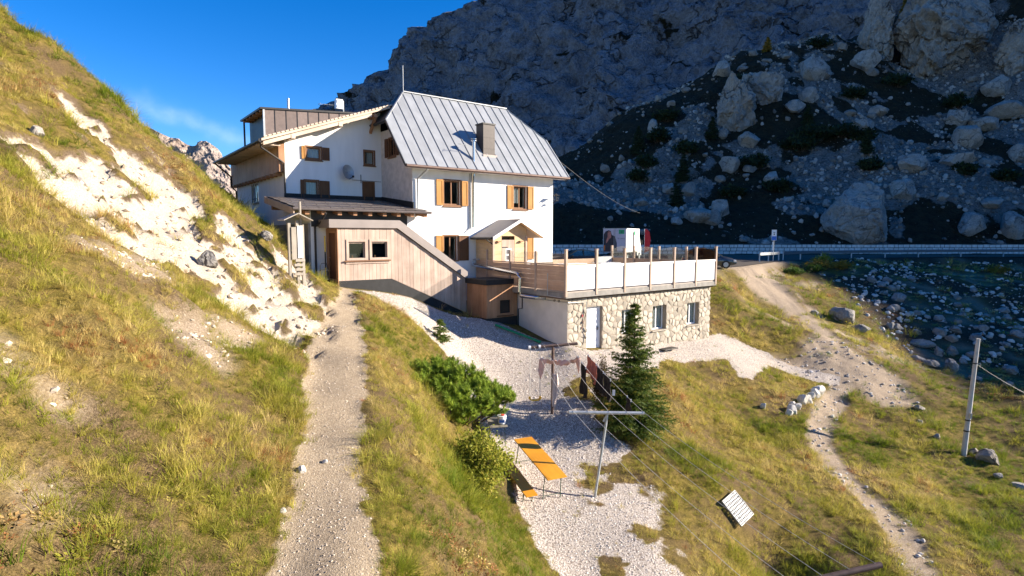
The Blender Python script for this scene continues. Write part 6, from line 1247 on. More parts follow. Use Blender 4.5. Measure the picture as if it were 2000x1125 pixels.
HB = [(66.8, 84.6, 4.3, 3.7), (72.5, 84.3, 3.7, 4.1), (61.1, 91.4, 3.9, 4.0), (66.3, 97.2, 5.0, 3.4), (73.9, 97.8, 5.2, 2.8), (82.2, 106.0, 5.2, 5.2), (89.6, 103.9, 3.2, 3.2), (44.2, 109.9, 3.9, 3.4), (38.6, 104.4, 3.9, 3.5), (44.1, 99.6, 3.2, 3.1), (32.8, 91.8, 3.3, 3.1), (28.8, 89.3, 4.4, 2.4), (72.5, 117.7, 3.6, 2.1), (66.8, 112.8, 4.8, 2.2), (65.0, 128.5, 7.4, 4.8), (55.3, 115.8, 3.7, 2.6), (59.8, 119.7, 4.0, 3.4), (78.3, 132.0, 6.1, 4.9), (86.5, 115.0, 4.5, 3.7), (90.2, 113.2, 4.8, 3.0), (97.1, 116.5, 7.2, 3.6), (100.7, 123.7, 4.9, 4.9), (27.4, 100.8, 4.0, 2.2), (65.3, 88.6, 1.7, 1.6), (66.7, 95.0, 1.3, 1.0), (50.0, 92.9, 1.3, 1.5), (57.8, 95.2, 3.0, 1.9), (72.5, 88.2, 3.3, 1.7), (24.8, 88.1, 1.9, 1.4), (21.2, 96.6, 2.6, 1.5), (27.7, 115.8, 2.5, 4.1), (47.0, 133.1, 4.7, 4.2), (52.5, 93.5, 1.8, 1.5), (44.4, 93.8, 2.0, 1.2)]
HL = {0: 'rounded pale boulder just above the road wall beside the tall leaning boulder', 1: 'upright pale boulder above the road wall close to the picture edge', 2: 'blocky boulder uphill to the right of the huge cracked boulder', 3: 'broad boulder on the slope above the blocky boulder', 4: 'flat topped wide boulder in the middle of the right hand slope', 5: 'pointed tall boulder high on the right hand slope', 14: 'long rock ledge jutting from the upper hillside', 17: 'large rock block below the cliff foot', 20: 'wide low rock just under the second cliff', 30: 'narrow upright rock on the dark left end of the hillside', 31: 'rock knob standing near the hill crest'}
hz_ = lambda x, y: float(hill_z(np.array([float(x)]), np.array([float(y)]))[0])
big = boulder_mesh(41, 6, 0.20, 22)
boulder(50.8, 85.2, hz_(50.8, 84.6), 9.0, 8.2, 'huge cracked pale boulder resting just above the road', None, big, rz=2.0, sink=0.14)
for i, (x, y, w, h) in enumerate(HB): boulder(x, y, hz_(x, y), w, h, HL.get(i, 'mid sized grey boulder lying on the shaded hillside'), 'boulders on the shaded hillside')
for (x, y, w, h, d, lab, sd) in ((99, 137, 27, 27, 0.55, 'big pale rock cliff at the top right of the hillside', 51), (84.5, 138.5, 10, 17, 0.7, 'narrow rock buttress left of the big cliff', 52), (108, 126, 10, 14, 0.8, 'second rock cliff low at the picture edge', 53), (44, 117, 11, 13, 0.7, 'dark rock rib rising on the hillside behind the truck', 54), (51, 121, 9, 9, 0.8, 'lumpy rock outcrop right of the dark rock rib', 55)):
    me = boulder_mesh(sd, 6, 0.55, 26); o = boulder(x, y, hz_(x, y), w, h, lab, 'rock outcrops on the hillside', me, 'rock_outcrop', rz=sd * 1.3, mat='cliff', sink=0.30, dscale=d, cat='rock')
rs = np.random.default_rng(77); k = 0
while k < 190:
    x, y = rs.uniform(10, 118), rs.uniform(83.5, 142)
    if abs(x / y) > 0.92 or x / y < 0.10: continue
    w = 0.6 + 2.2 * rs.random() ** 4; boulder(x, y, hz_(x, y), w, w * rs.uniform(0.5, 0.95), mesh=SB[k % 7], label='small grey boulder scattered on the shaded hillside', group='small boulders on the shaded hillside'); k += 1
NBL = [(33.82, 50.33, 1.16, 0.89), (30.14, 45.73, 0.65, 0.57), (22.26, 42.23, 0.56, 0.49), (24.43, 40.11, 1.21, 0.71), (31.66, 42.4, 0.9, 0.75), (32.13, 41.7, 0.81, 0.66), (29.34, 40.82, 1.44, 0.58), (29.52, 39.43, 0.63, 0.77), (30.78, 39.88, 0.85, 0.78), (28.28, 36.73, 0.85, 0.91), (27.19, 36.88, 0.98, 0.52), (38.26, 43.2, 1.07, 0.76), (34.14, 42.07, 0.82, 0.82), (32.91, 37.51, 0.93, 0.66), (29.48, 33.64, 0.6, 0.48), (21.26, 29.49, 0.47, 0.37), (20.35, 28.17, 0.3, 0.3), (20.25, 26.83, 0.33, 0.33), (20.95, 23.08, 0.61, 0.25), (20.71, 23.81, 0.34, 0.25), (26.89, 37.91, 0.87, 0.4), (35.8, 53.71, 0.67, 0.48), (30.5, 38.56, 0.55, 0.41), (36.3, 44.12, 0.7, 0.55), (45.05, 52.64, 0.93, 0.56), (42.1, 54.4, 0.67, 0.48), (34.21, 55.06, 0.68, 0.58), (28.59, 35.06, 0.68, 0.43)]
boulder(24.1, 42.0, gi(24.1, 42), 1.75, 1.5, 'rounded sunlit boulder beside the dirt track below the road', None, rz=0.4)
for x, y, w, h in NBL: boulder(x, y, gi(x, y), w * 1.05, h, 'grey rock in the scree below the road', 'rocks in the scree below the road')
for x, y, w, h, lab in ((21.25, 25.07, 0.89, 0.67, 'largest rock in the cluster at the foot of the utility pole'), (21.08, 25.7, 0.45, 0.45, 'small rock touching the utility pole'), (22.28, 26.11, 0.42, 0.42, 'small rock right of the cluster at the utility pole')): boulder(x, y, gi(x, y), w, h, lab, 'rocks at the utility pole', cat='rock', name='rock')
for i, (x, y, w, h) in enumerate([(16.0, 29.7, .72, .62), (15.6, 29.2, .55, .5), (15.16, 28.77, .45, .45), (14.7, 28.2, .5, .42), (14.21, 27.65, .55, .55), (13.56, 26.94, .4, .4), (13.12, 26.52, .55, .48), (13.4, 27.1, .35, .3), (14.6, 27.8, .36, .32), (12.8, 26.1, .38, .34)]): boulder(x, y, gi(x, y), w, h, 'white rock in the loose row of rocks on the grass beside the trail', 'row of white rocks on the grass', name='white_rock', cat='rock', mesh=WB[_bi % 5])
boulder(11.71, 26.39, gi(11.71, 26.39), .28, .36, 'lone small white rock left of the row of white rocks', None, name='white_rock', cat='rock', mesh=WB[_bi % 5])
for i in range(90):   # more stones in the shaded scree
    x = rs.uniform(26, 46); y = rs.uniform(36, 60)
    if x / y < 0.62 or x / y > 0.9: continue
    w = 0.25 + 0.7 * rs.random() ** 2; boulder(x, y, gi(x, y), w, w * 0.7, 'grey rock in the scree below the road', 'rocks in the scree below the road')
for x, y, w in ((-3.45, 9.2, 0.16), (-3.2, 9.6, 0.10), (-3.3, 8.0, 0.11)): boulder(x, y, gi(x, y), w, w * 0.8, 'small white stone at the grassy edge of the footpath', 'white stones at the footpath', name='white_rock', cat='rock', mesh=WB[_bi % 5])
for x, y, w, h in ((-8.5, 16.2, 0.5, 0.55), (-11.9, 16.0, 0.55, 0.4), (-13.2, 16.4, 0.4, 0.35), (-9.5, 22.4, 0.5, 0.4)): boulder(x, y, gi(x, y), w, h, 'grey clod of rock sticking out of the chalky bank', 'rocks on the chalky bank', name='rock', cat='rock')

# ------------------------------------------------------------------ foliage
def needles(P, Q, per, ln, wd, spread, rs, up=0.0):
    """thin triangles set round every twig P-Q; returns vertices, faces, tone"""
    n = len(P); ax = Q - P; L_ = np.linalg.norm(ax, axis=1, keepdims=True); ax = ax / np.maximum(L_, 1e-6)
    P = np.repeat(P, per, 0); Q = np.repeat(Q, per, 0); ax = np.repeat(ax, per, 0); k = rs.random((n * per, 1)); c = P + (Q - P) * k
    rv = rs.normal(size=(n * per, 3)); rv -= ax * np.sum(rv * ax, 1, keepdims=True); rv /= np.linalg.norm(rv, axis=1, keepdims=True) + 1e-9
    d = ax * (1 - spread) + rv * spread; d[:, 2] += up; d /= np.linalg.norm(d, axis=1, keepdims=True)
    l = ln * (0.7 + 0.6 * rs.random((n * per, 1))); sd = np.cross(d, rv + 0.01); sd /= np.linalg.norm(sd, axis=1, keepdims=True) + 1e-9
    V = np.stack([c - sd * wd, c + sd * wd, c + d * l], 1).reshape(-1, 3); F = np.arange(len(V)).reshape(-1, 3)
    tone = np.repeat(np.clip(rs.normal(0.45, 0.22, n), 0, 1), per * 3); return V, F, tone
def stems(segs, mat, root, name, n=5):
    m = MB()
    for p, q, r0, r1 in segs: m.tube([tuple(p), tuple(q)], r0, n, r1)
    return m.build(name, mat, root, org=(0, 0, 0))
def spruce(label, loc, H, rad, seed, cat='tree', name='spruce_tree', whorls=26, per=13, mat='spruce', nl=0.055):
    rs = np.random.default_rng(seed); rt = root_of(name, label, cat, loc, 0, (0, 0, 0)); m = MB().tube([(0, 0, -0.2), (0, 0, H * 0.5), (0, 0, H)], 0.018 * H + 0.01, 8, 0.008); m.build('trunk', 'bark', rt, True, org=(0, 0, 0))
    P, Q = [], []
    for w in range(whorls):
        f = w / (whorls - 1); z = H * (0.05 + 0.93 * f); rl = rad * (1 - f) ** 0.82 + 0.05
        nbz = max(5, int(11 * (1 - f) + 4))
        for b in range(nbz):
            a = rs.uniform(0, 6.283); L_ = rl * rs.uniform(0.5, 1.18); e0 = 0.42 * f - 0.12 + rs.normal(0, 0.06)
            prev = np.array([0, 0, z + rs.normal(0, 0.03)]); ns = max(3, int(L_ / 0.13)); dirv = np.array([math.cos(a), math.sin(a), e0])
            for s_ in range(ns):
                g = (s_ + 1) / ns; nx = prev + np.array([dirv[0], dirv[1], e0 - 0.35 * g + 0.55 * g * g]) * (L_ / ns)
                P.append(prev); Q.append(nx)
                tl = 0.42 * L_ * (1 - 0.65 * g) + 0.08
                for sd_ in (-1, 1):
                    aa = a + sd_ * rs.uniform(0.65, 1.05); tip = nx + np.array([math.cos(aa), math.sin(aa), -0.18 + rs.normal(0, 0.12)]) * tl * rs.uniform(0.7, 1.1); P.append(nx); Q.append(tip)
                prev = nx
        
    V, F, T = needles(np.array(P), np.array(Q), per, nl, nl * 0.15, 0.55, rs, 0.1)
    tri_mesh('crown', V, F, mat, rt, dict(tone=T)); return rt
def pine_bush(label, loc, spots, seed, cat='bush', name='mountain_pine', mat='pine', H=1.6, per=30, nl=0.085):
    rs = np.random.default_rng(seed); rt = root_of(name, label, cat, loc, 0, (0, 0, 0)); P, Q = [], []; segs = []
    for (x, y, h) in spots:
        base = np.array([x * 0.5, y * 0.5, -0.15]); zg = 0.40 * (gi(loc[0] + x, loc[1] + y) - loc[2])
        base[2] = 0.3 * zg - 0.1; h = h * 0.80; top = np.array([x, y, zg + h]); mid = (base + top) / 2 + np.array([x, y, 0]) * 0.12
        segs += [(base, mid, 0.03, 0.022), (mid, top, 0.022, 0.008)]
        for lev in range(int(h / 0.17)):
            f = (lev + 1) / (h / 0.17); c = mid + (top - mid) * f if f > 0.3 else base + (mid - base) * (0.4 + f)
            for b in range(5):
                a = rs.uniform(0, 6.283); L_ = rs.uniform(0.2, 0.5) * (1.15 - 0.6 * f); e1 = c + np.array([math.cos(a), math.sin(a), 0.15]) * L_ * 0.6; e2_ = e1 + np.array([math.cos(a) * 0.25, math.sin(a) * 0.25, 1.0]) * L_ * 0.85
                P += [c, e1]; Q += [e1, e2_]
                for _ in range(2):
                    a2 = a + rs.uniform(-1, 1); e3 = e1 + np.array([math.cos(a2), math.sin(a2), 0.7]) * L_ * 0.45; P.append(e1); Q.append(e3)
        P.append(top - np.array([0, 0, 0.1])); Q.append(top + np.array([0, 0, 0.14]))
    stems(segs, 'bark', rt, 'stems')
    V, F, T = needles(np.array(P), np.array(Q), per, nl, nl * 0.085, 0.6, rs, 0.15)
    tri_mesh('foliage', V, F, mat, rt, dict(tone=T)); return rt
def leafy(label, loc, rx, ry, H, n, seed, mat, leaf=0.055, name='leafy_shrub', cat='bush', stemn=14, upright=0.3, group=None, flat=False):
    rs = np.random.default_rng(seed); rt = root_of(name, label, cat, loc, 0, (0, 0, 0), group); segs = []
    tips = []
    for k in range(stemn):
        a = rs.uniform(0, 6.283); r_ = math.sqrt(rs.random()); tp_ = np.array([math.cos(a) * r_ * rx, math.sin(a) * r_ * ry, H * (1.05 - 0.55 * r_ * r_) * rs.uniform(0.75, 1.1)]); b = np.array([tp_[0] * 0.25, tp_[1] * 0.25, -0.1]); md = (b + tp_) / 2 + np.array([0, 0, 0.1 * H]); segs += [(b, md, 0.012 + H * .006, 0.009), (md, tp_, 0.009, 0.004)]; tips.append((md, tp_))
    stems(segs, 'bark', rt, 'stems', 4)
    idx = rs.integers(0, stemn, n); k = rs.random((n, 1)) ** 0.8; A_ = np.array([tips[i][0] for i in idx]); B_ = np.array([tips[i][1] for i in idx])
    c = A_ * 0.6 + (B_ - A_ * 0.6) * k * 1.03 + rs.normal(size=(n, 3)) * np.array([rx, ry, H * 0.6]) * 0.14; c[:, 2] = np.maximum(c[:, 2], 0.03)
    d = rs.normal(size=(n, 3)); d[:, 2] += upright; d /= np.linalg.norm(d, axis=1, keepdims=True); s_ = np.cross(d, rs.normal(size=(n, 3))); s_ /= np.linalg.norm(s_, axis=1, keepdims=True)
    l = leaf * (0.6 + 0.8 * rs.random((n, 1))); V = np.stack([c, c + d * l * 0.5 + s_ * l * 0.24, c + d * l, c + d * l * 0.5 - s_ * l * 0.24], 1).reshape(-1, 3); F = np.arange(len(V)).reshape(-1, 4)
    cl = np.repeat(np.clip(0.45 + 0.3 * rs.normal(size=stemn)[idx] * 0.6 + 0.2 * rs.normal(size=n), 0, 1), 4); tri_mesh('foliage', V, F, mat, rt, dict(tone=cl)); return rt
tz = gi(4.4, 20.5)
spruce('dark green spruce tree standing at the edge of the gravel yard', (4.42, 20.6, tz), 4.72, 1.32, 3, whorls=40, per=18, nl=0.07)
spruce('tiny spruce sapling at the edge of the gravel below the annex', (-2.98, 23.8, gi(-2.98, 23.8)), 0.85, 0.42, 4, 'tree', 'spruce_sapling', 8, 12, nl=0.06)
pine_bush('dense green mountain pine bush on the bank beside the footpath', (-1.95, 18.5, gi(-1.95, 18.5) - 0.15), [(-1.35, -0.5, 1.2), (-1.1, 0.3, 1.4), (-0.8, -0.6, 1.5), (-0.55, 0.4, 1.75), (-0.3, -0.4, 1.9), (0.0, 0.5, 2.05), (0.25, -0.6, 2.0), (0.5, 0.2, 2.0), (0.8, 0.5, 1.85), (0.95, -0.4, 1.8), (1.25, 0.3, 1.65), (1.5, -0.15, 1.6), (1.75, 0.25, 1.5), (1.9, -0.1, 1.45), (-1.0, -1.1, 1.1), (-0.3, -1.2, 1.4), (0.45, -1.2, 1.5), (1.1, -0.95, 1.35), (0.1, -1.6, 1.1), (0.75, -1.6, 1.0)], 6, nl=0.115, per=34)
leafy('bright yellow green willow shrub on the bank beside the bench', (-0.85, 14.8, gi(-0.85, 14.8) - 0.05), 0.92, 1.1, 1.45, 14000, 8, 'willow', 0.085, 'willow_shrub', stemn=80)
leafy('brown clipped shrub behind the washing beside the spruce', (3.45, 22.0, gi(3.45, 22.0)), 0.42, 0.45, 1.75, 5200, 9, 'brown_shrub', 0.06, 'brown_shrub', stemn=40)
DP = [(56.1, 109.3, 8, 3), (52.5, 107.7, 6, 2.6), (60.8, 109.3, 6, 2.4), (42.7, 104.1, 5, 2.6), (44.3, 97.3, 4, 1.8), (60.8, 99.4, 4, 2.0), (64.8, 108.0, 4, 2.2), (82.2, 127.1, 6, 2.6), (73.4, 95.3, 3.5, 1.6), (79.8, 94.9, 3.5, 1.6), (31.2, 120.0, 5, 2.4), (28.1, 113.3, 4.5, 2.6), (24.3, 107.1, 4, 2.2), (22.7, 103.9, 4, 2.0), (32.1, 108.5, 4, 2.2), (36.8, 97.6, 4, 1.8), (70, 122, 5, 2.2), (90, 120, 5, 2.4), (48, 126, 5, 2.2), (73.3, 142.6, 7, 2.4)]
for i, (x, y, w, h) in enumerate(DP):
    leafy('dark dwarf pine thicket on the shaded hillside' if i < 19 else 'dwarf pine thicket on the hill crest below the larches', (x, y, hz_(x, y) - 0.2), w * 0.55, w * 0.45, h, 1500, 100 + i, 'dwarf_pine', 0.55, 'dwarf_pine', stemn=30, upright=0.8, group='dwarf pines on the shaded hillside')
for i, (x, y, h, lab) in enumerate(((59.8, 139.9, 3.2, 'golden larch on the hill crest farthest left'), (86.8, 146.5, 3.4, 'golden larch on the crest in the middle'), (94.2, 143.5, 4.5, 'golden larch beside the top of the big cliff'), (107, 138, 4.0, 'golden larch on top of the big cliff'))):
    z_ = hz_(x, y) if i < 2 else (hz_(x, y) + (5 if i == 2 else 10)); spruce(lab, (x, y, z_), h, h * 0.33, 60 + i, 'tree', 'larch_tree', 12, 5, 'larch_gold', 0.32)
for i, (x, y, h) in enumerate(((27, 96, 4.5), (30, 103, 5), (38, 112, 4), (56, 112, 4.5), (24, 112, 5), (62, 103, 4))): spruce('small dark spruce standing on the shaded hillside', (x, y, hz_(x, y)), h, h * 0.28, 80 + i, 'tree', 'spruce_tree', 12, 5, 'dwarf_pine', 0.30)['group'] = 'small dark spruces on the shaded hillside'
for i, (x, y, w, h, mt_, lab) in enumerate(((31.0, 57.6, 1.6, 1.1, 'bush_gold', 'golden autumn shrub below the guardrail'), (33.2, 58.2, 1.4, 0.9, 'bush_gold', 'second golden autumn shrub right below the guardrail'), (29.4, 56.2, 0.9, 0.7, 'bush_green', 'yellow green shrub below the golden shrubs'), (26.5, 54.5, 1.0, 0.7, 'bush_green', 'green leafy shrub near the bus stop sign'), (32.0, 59.5, 1.0, 1.2, 'willow', 'tall straw coloured shrub against the guardrail'), (55.5, 66.0, 1.4, 0.9, 'bush_gold', 'golden shrub under the guardrail far along the road'))):
    leafy(lab, (x, y, gi(x, y) - 0.05), w, w * 0.8, h, 1500, 200 + i, mt_, 0.16, 'autumn_shrub', stemn=30, group='shrubs below the guardrail')

# ------------------------------------------------------------------ grass, pebbles, rubble
def hidden_collection(name, objs):
    c = bpy.data.collections.new(name)
    for o in objs: c.objects.link(o)
    return c
def tuft(seed, n, h, lean, wd, rad, curve=0.5, flat=0.0):
    rs = np.random.default_rng(seed); V = []; F = []; H_ = []
    for i in range(n):
        a = rs.uniform(0, 6.283); r_ = rad * math.sqrt(rs.random()); bx, by = r_ * math.cos(a), r_ * math.sin(a); da = a + rs.normal(0, 0.7); L_ = h * rs.uniform(0.55, 1.15); ln = lean * rs.uniform(0.3, 1.3)
        sx, sy = -math.sin(da), math.cos(da); b = len(V); w = wd * rs.uniform(0.7, 1.2)
        for k, (f, ww) in enumerate(((0, 1.0), (0.5, 0.8), (1, 0.12))):
            off = ln * L_ * (f * 0.5 + curve * f * f); z = L_ * f * (1 - 0.35 * ln * f) * (1 - flat)
            for s_ in (-1, 1): V.append((bx + math.cos(da) * off + sx * s_ * w * ww / 2, by + math.sin(da) * off + sy * s_ * w * ww / 2, z - 0.02)); H_.append(f)
        F += [(b, b + 1, b + 3, b + 2), (b + 2, b + 3, b + 5, b + 4)]
    return tri_mesh('grass_tuft', np.array(V), np.array(F), 'grass', None, dict(h=H_))
def herb(seed, n, size):
    rs = np.random.default_rng(seed); V = []; F = []; H_ = []
    for i in range(n):
        a = rs.uniform(0, 6.283); r_ = size * rs.uniform(0.1, 1.0); c = np.array([math.cos(a) * r_, math.sin(a) * r_, size * rs.uniform(0.1, 0.7)]); d = np.array([math.cos(a), math.sin(a), rs.uniform(-0.1, 0.8)]); d /= np.linalg.norm(d); s_ = np.array([-math.sin(a), math.cos(a), 0]); l = size * rs.uniform(0.35, 0.7); b = len(V)
        V += [c, c + d * l * .5 + s_ * l * .33, c + d * l, c + d * l * .5 - s_ * l * .33]; H_ += [0, .5, 1, .5]; F.append((b, b + 1, b + 2, b + 3))
    return tri_mesh('herb', np.array(V), np.array(F), 'grass', None, dict(h=H_))
def stone_bit(seed, mat):
    bm = bmesh.new(); bmesh.ops.create_icosphere(bm, subdivisions=1, radius=1.0); r_ = random.Random(seed)
    for v in bm.verts: v.co = Vector((v.co.x * r_.uniform(0.7, 1.2), v.co.y * r_.uniform(0.6, 1.1), v.co.z * r_.uniform(0.4, 0.8)))
    me = bpy.data.meshes.new('pebble'); bm.to_mesh(me); bm.free(); me.materials.append(MATS[mat]); return bpy.data.objects.new('pebble', me)
def scatter(name, label, P, rot, scl, idx, coll, tint=None):
    me = bpy.data.meshes.new(name); me.vertices.add(len(P)); me.vertices.foreach_set('co', np.asarray(P, np.float32).ravel())
    def at(nm, ty, v, key):
        a_ = me.attributes.new(nm, ty, 'POINT'); a_.data.foreach_set(key, np.ascontiguousarray(v).ravel())
    at('rot', 'FLOAT_VECTOR', np.asarray(rot, np.float32), 'vector'); at('scl', 'FLOAT_VECTOR', np.asarray(scl, np.float32), 'vector'); at('idx', 'INT', np.asarray(idx, np.int32), 'value'); at('tint', 'FLOAT', np.asarray(tint if tint is not None else np.zeros(len(P)), np.float32), 'value')
    o = bpy.data.objects.new(name, me); col.objects.link(o); tag(o, label, None, None, 'stuff')
    ng = bpy.data.node_groups.new(name + '_nodes', 'GeometryNodeTree'); ng.interface.new_socket('Geometry', in_out='INPUT', socket_type='NodeSocketGeometry'); ng.interface.new_socket('Geometry', in_out='OUTPUT', socket_type='NodeSocketGeometry')
    N = ng.nodes; gi_ = N.new('NodeGroupInput'); go = N.new('NodeGroupOutput'); ip = N.new('GeometryNodeInstanceOnPoints'); ci = N.new('GeometryNodeCollectionInfo'); ci.inputs['Collection'].default_value = coll; ci.inputs['Separate Children'].default_value = True; ci.inputs['Reset Children'].default_value = True
    def na(nm, ty):
        x = N.new('GeometryNodeInputNamedAttribute'); x.data_type = ty; x.inputs['Name'].default_value = nm; return x.outputs['Attribute']
    e2r = N.new('FunctionNodeEulerToRotation'); l = ng.links.new
    l(gi_.outputs[0], ip.inputs['Points']); l(ci.outputs[0], ip.inputs['Instance']); ip.inputs['Pick Instance'].default_value = True; l(na('idx', 'INT'), ip.inputs['Instance Index']); l(na('rot', 'FLOAT_VECTOR'), e2r.inputs[0]); l(e2r.outputs[0], ip.inputs['Rotation']); l(na('scl', 'FLOAT_VECTOR'), ip.inputs['Scale']); l(ip.outputs[0], go.inputs[0])
    md = o.modifiers.new('scatter', 'NODES'); md.node_group = ng; return o
TUFTS = [tuft(1, 34, 0.22, 0.9, 0.007, 0.09), tuft(2, 34, 0.28, 1.1, 0.007, 0.10), tuft(3, 40, 0.16, 0.8, 0.007, 0.12), tuft(4, 26, 0.40, 1.0, 0.006, 0.07), tuft(5, 40, 0.20, 1.6, 0.008, 0.12, 0.8, 0.3), tuft(6, 44, 0.12, 0.7, 0.008, 0.14), herb(7, 26, 0.10), tuft(8, 14, 0.55, 0.5, 0.004, 0.05)]
for i, t_ in enumerate(TUFTS): t_.name = 'tuft_%02d' % i
gcoll = hidden_collection('grass_kinds', TUFTS)
def sample(x0, x1, y0, y1, dens, rs):
    n = int((x1 - x0) * (y1 - y0) * dens); return rs.uniform(x0, x1, n), rs.uniform(y0, y1, n)
rs = np.random.default_rng(5); XS = []; YS = []; LV = []
for (x0, x1, y0, y1, d, lv) in ((-13, 8, 3.5, 10, 125, 0), (-16, 15, 10, 16, 70, 1), (-21, 25, 16, 26, 36, 2), (-22, 34, 26, 40, 13, 3), (-10, 60, 40, 72, 3.4, 4)):
    x, y = sample(x0, x1, y0, y1, d, rs); XS.append(x); YS.append(y); LV.append(np.full(len(x), lv))
X_ = np.concatenate(XS); Y_ = np.concatenate(YS); V_ = np.concatenate(LV)
vis = (np.abs(X_) < 0.95 * Y_ + 1.5); X_, Y_, V_ = X_[vis], Y_[vis], V_[vis]
mk = masks(X_, Y_)
bare = np.clip(np.maximum.reduce([mk['path'] * 1.0, mk['gravel'] * 0.99, np.minimum(mk['chalk'] * 1.25, 0.985), mk['dirt'] * np.where(X_ > 22, 0.62, 0.92), mk['road']]), 0, 1)
thin = 0.6 + 0.4 * smooth(fbm(X_ * 0.6, Y_ * 0.6, 4, 111), -0.16, 0.05)
keep = (rs.random(len(X_)) > np.maximum(bare, 0.7 * mk['scree'] * smooth(X_, 24, 28))) & (rs.random(len(X_)) < thin) & (mk['hz'] > 0.12) & (mk['road'] < 0.3) & (poly_dist(X_, Y_, [(6.45, 17.2), (6.95, 17.8), (7.6, 17.25), (7.05, 16.6)]) > 0.05)
X_, Y_, V_ = X_[keep], Y_[keep], V_[keep]; mk = {k_: v_[keep] for k_, v_ in mk.items()}
Z_ = gi_v(X_, Y_); n = len(X_)
dry = 0.42 + 1.5 * fbm(X_ * 0.32, Y_ * 0.32, 4, 121) + 0.8 * fbm(X_ * 1.5, Y_ * 1.5, 3, 131)
leftb = smooth(-X_, 3, 6) * (Y_ < 30); dry += 0.05 * leftb + 0.12 * leftb * smooth(Y_, 17, 23) - 0.10 * (1 - leftb) * smooth(Y_, 20, 26) * (X_ > 3) - 0.24 * smooth(X_, 14, 19) * (Y_ < 34)
red = np.exp(-((X_ + 0.64) ** 2 + (Y_ - 8.6) ** 2) / 0.35) + np.exp(-((X_ + 5.2) ** 2 + (Y_ - 5.2) ** 2) / 0.5) + np.exp(-((X_ + 5.0) ** 2 + (Y_ - 15.2) ** 2) / 0.25)
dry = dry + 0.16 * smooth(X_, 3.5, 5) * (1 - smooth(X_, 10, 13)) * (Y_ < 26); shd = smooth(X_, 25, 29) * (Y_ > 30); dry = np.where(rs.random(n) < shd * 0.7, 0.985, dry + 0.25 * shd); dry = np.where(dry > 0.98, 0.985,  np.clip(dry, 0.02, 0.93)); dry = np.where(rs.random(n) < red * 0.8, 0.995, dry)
greenp = np.exp(-((X_ + 5.7) ** 2 / 1.0 + (Y_ - 24.6) ** 2 / 0.6)); dry = np.where(greenp > 0.4, 0.12 + 0.1 * rs.random(n), dry)
typ = rs.choice([0, 1, 2, 3, 4, 5, 6, 7], n, p=[0.22, 0.2, 0.15, 0.09, 0.16, 0.08, 0.06, 0.04]); typ = np.where(dry > 0.98, 6, typ); typ = np.where((mk['gravel'] > 0.15) | (mk['path'] > 0.1), np.where(rs.random(n) < 0.5, 5, 2), typ)
sc = rs.uniform(0.42, 1.0, n) * np.array([0.85, 1.0, 1.2, 1.55, 2.4])[V_] * (0.7 + 0.7 * smooth(fbm(X_ * 0.9, Y_ * 0.9, 3, 141), -0.2, 0.2)); sc = np.where(mk['gravel'] > 0.15, sc * 0.6, sc)
eps = 0.25; nx_ = -(gi_v(X_ + eps, Y_) - gi_v(X_ - eps, Y_)) / (2 * eps); ny_ = -(gi_v(X_, Y_ + eps) - gi_v(X_, Y_ - eps)) / (2 * eps)
tl = 0.45; rx_ = np.arctan2(-ny_ * tl, 1.0) + rs.normal(0, 0.1, n); ry_ = np.arctan2(nx_ * tl, 1.0) + rs.normal(0, 0.1, n)
scatter('grass', 'tufts of green and straw coloured mountain grass covering the slopes', np.c_[X_, Y_, Z_], np.c_[rx_, ry_, rs.uniform(0, 6.283, n)], np.c_[sc, sc, sc * rs.uniform(0.8, 1.25, n)], typ, gcoll, dry)
N_GRASS = n
def bits(name, label, mat, regions, key, smin, smax, seed, thr=0.5):
    rs = np.random.default_rng(seed); pc = hidden_collection(name + '_kinds', [stone_bit(seed + i, mat) for i in range(5)])
    X, Y, S = [], [], []
    for (x0, x1, y0, y1, d, k_) in regions:
        x, y = sample(x0, x1, y0, y1, d, rs); X.append(x); Y.append(y); S.append(np.full(len(x), k_))
    X = np.concatenate(X); Y = np.concatenate(Y); S = np.concatenate(S); mk = masks(X, Y); q = np.maximum.reduce([mk[k_] for k_ in key]) * (mk['road'] < 0.4)
    kp = (q > thr) & (np.abs(X) < 0.93 * Y + 1) & (mk['hz'] > 0.02); X, Y, S = X[kp], Y[kp], S[kp]; n = len(X); s_ = (smin + (smax - smin) * rs.random(n) ** 3.5) * S
    return scatter(name, label, np.c_[X, Y, gi_v(X, Y) + s_ * 0.15], rs.uniform(0, 6.283, (n, 3)) * np.array([0.1, 0.1, 1]), np.c_[s_, s_, s_], rs.integers(0, 5, n), pc)
bits('gravel', 'loose pale gravel covering the yard', 'pebble', ((-1, 6, 8, 16, 420, 1.0), (-2, 6, 16, 23, 210, 1.25), (-7, 12, 23, 34, 55, 1.5)), ('gravel',), 0.009, 0.028, 300)
bits('path_pebbles', 'small stones lying on the footpath', 'chalk_bit', ((-5, -1, 4, 10, 300, 0.8), (-6, -2, 10, 16, 100, 1.1), (-8, -4, 16, 25, 40, 1.3)), ('path',), 0.006, 0.024, 310)
bits('chalk_rubble', 'pale chalky rubble on the bare bank', 'chalk_bit', ((-14, -4, 5, 14, 60, 1.0), (-17, -4.5, 14, 25, 26, 1.5)), ('chalk', 'dirt'), 0.012, 0.075, 320)
bits('track_rubble', 'grey broken stones on the dirt track and scree below the road', 'track_bit', ((8, 24, 12, 36, 14, 1.0),), ('dirt',), 0.015, 0.11, 330, 0.4)
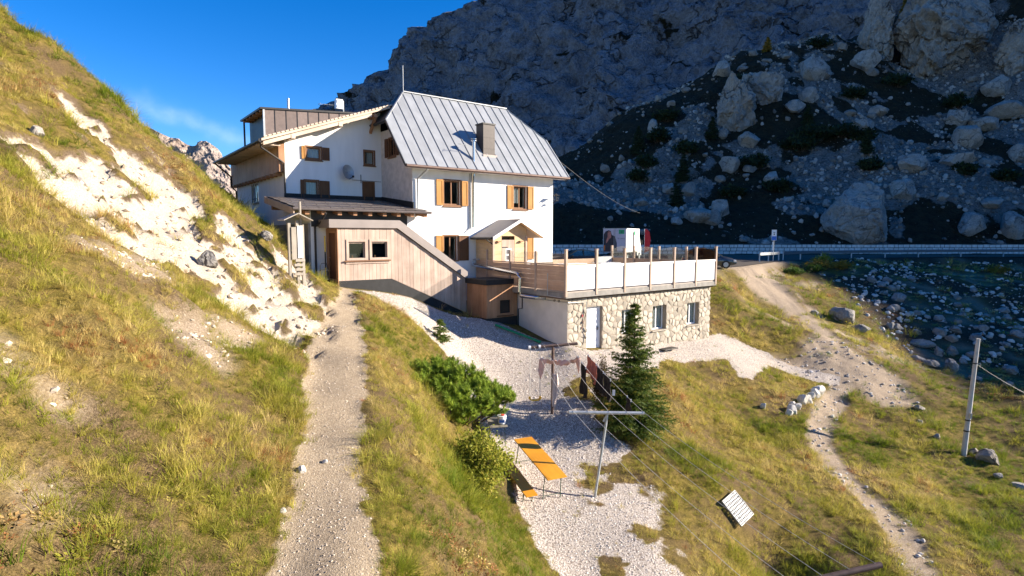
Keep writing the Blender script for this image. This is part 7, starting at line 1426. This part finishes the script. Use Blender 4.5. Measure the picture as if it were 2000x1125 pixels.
bits('scree_rubble', 'broken grey stones in the shaded scree below the road', 'track_bit', ((18, 64, 30, 72, 5.0, 1.0),), ('scree',), 0.015, 0.30, 340, 0.6)
rs = np.random.default_rng(9); n = 36000; x = rs.uniform(6, 125, n); y = rs.uniform(83, 150, n); kp = (x / y < 0.93) & (x / y > 0.06) & (rs.random(n) > 0.93 * hill_veg(x, y)); x, y = x[kp], y[kp]; n = len(x)
s_ = 0.06 + 0.55 * rs.random(n) ** 7; pc = hidden_collection('rubble_kinds', [stone_bit(400 + i, 'scree_bit') for i in range(6)])
scatter('hillside_rubble', 'broken grey rubble strewn over the shaded hillside', np.c_[x, y, hill_z(x, y) + s_ * 0.2], rs.uniform(0, 6.283, (n, 3)) * np.array([0.3, 0.3, 1]), np.c_[s_, s_, s_], rs.integers(0, 6, n), pc)

# ------------------------------------------------------------------ tell look-alikes apart by their place
ORD = ('first second third fourth fifth sixth seventh eighth ninth tenth eleventh twelfth thirteenth fourteenth fifteenth sixteenth seventeenth eighteenth nineteenth twentieth '
       'twenty-first twenty-second twenty-third twenty-fourth twenty-fifth').split()
for lab, new in (('mid sized grey boulder lying on the shaded hillside', 'mid sized grey boulder on the shaded hillside, {} of these counting from the lodge'),
                 ('dark dwarf pine thicket on the shaded hillside', 'dark dwarf pine thicket on the shaded hillside, {} of these counting from the lodge'),
                 ('small dark spruce standing on the shaded hillside', 'small dark spruce on the shaded hillside, {} of these counting from the lodge'),
                 ('white rock in the loose row of rocks on the grass beside the trail', 'white rock in the row on the grass, {} counting up from the clothes lines'),
                 ('grey clod of rock sticking out of the chalky bank', 'grey rock sticking out of the chalky bank, {} counting from the picture edge'),
                 ('small white stone at the grassy edge of the footpath', 'small white stone at the grassy edge of the footpath, {} counting from the camera')):
    obs = [o for o in scn.objects if o.get('label') == lab]
    obs.sort(key=lambda o: o.location.y if 'footpath' in lab else o.location.x / o.location.y)
    for i, o in enumerate(obs):
        if i < len(ORD): o['label'] = new.format(ORD[i])
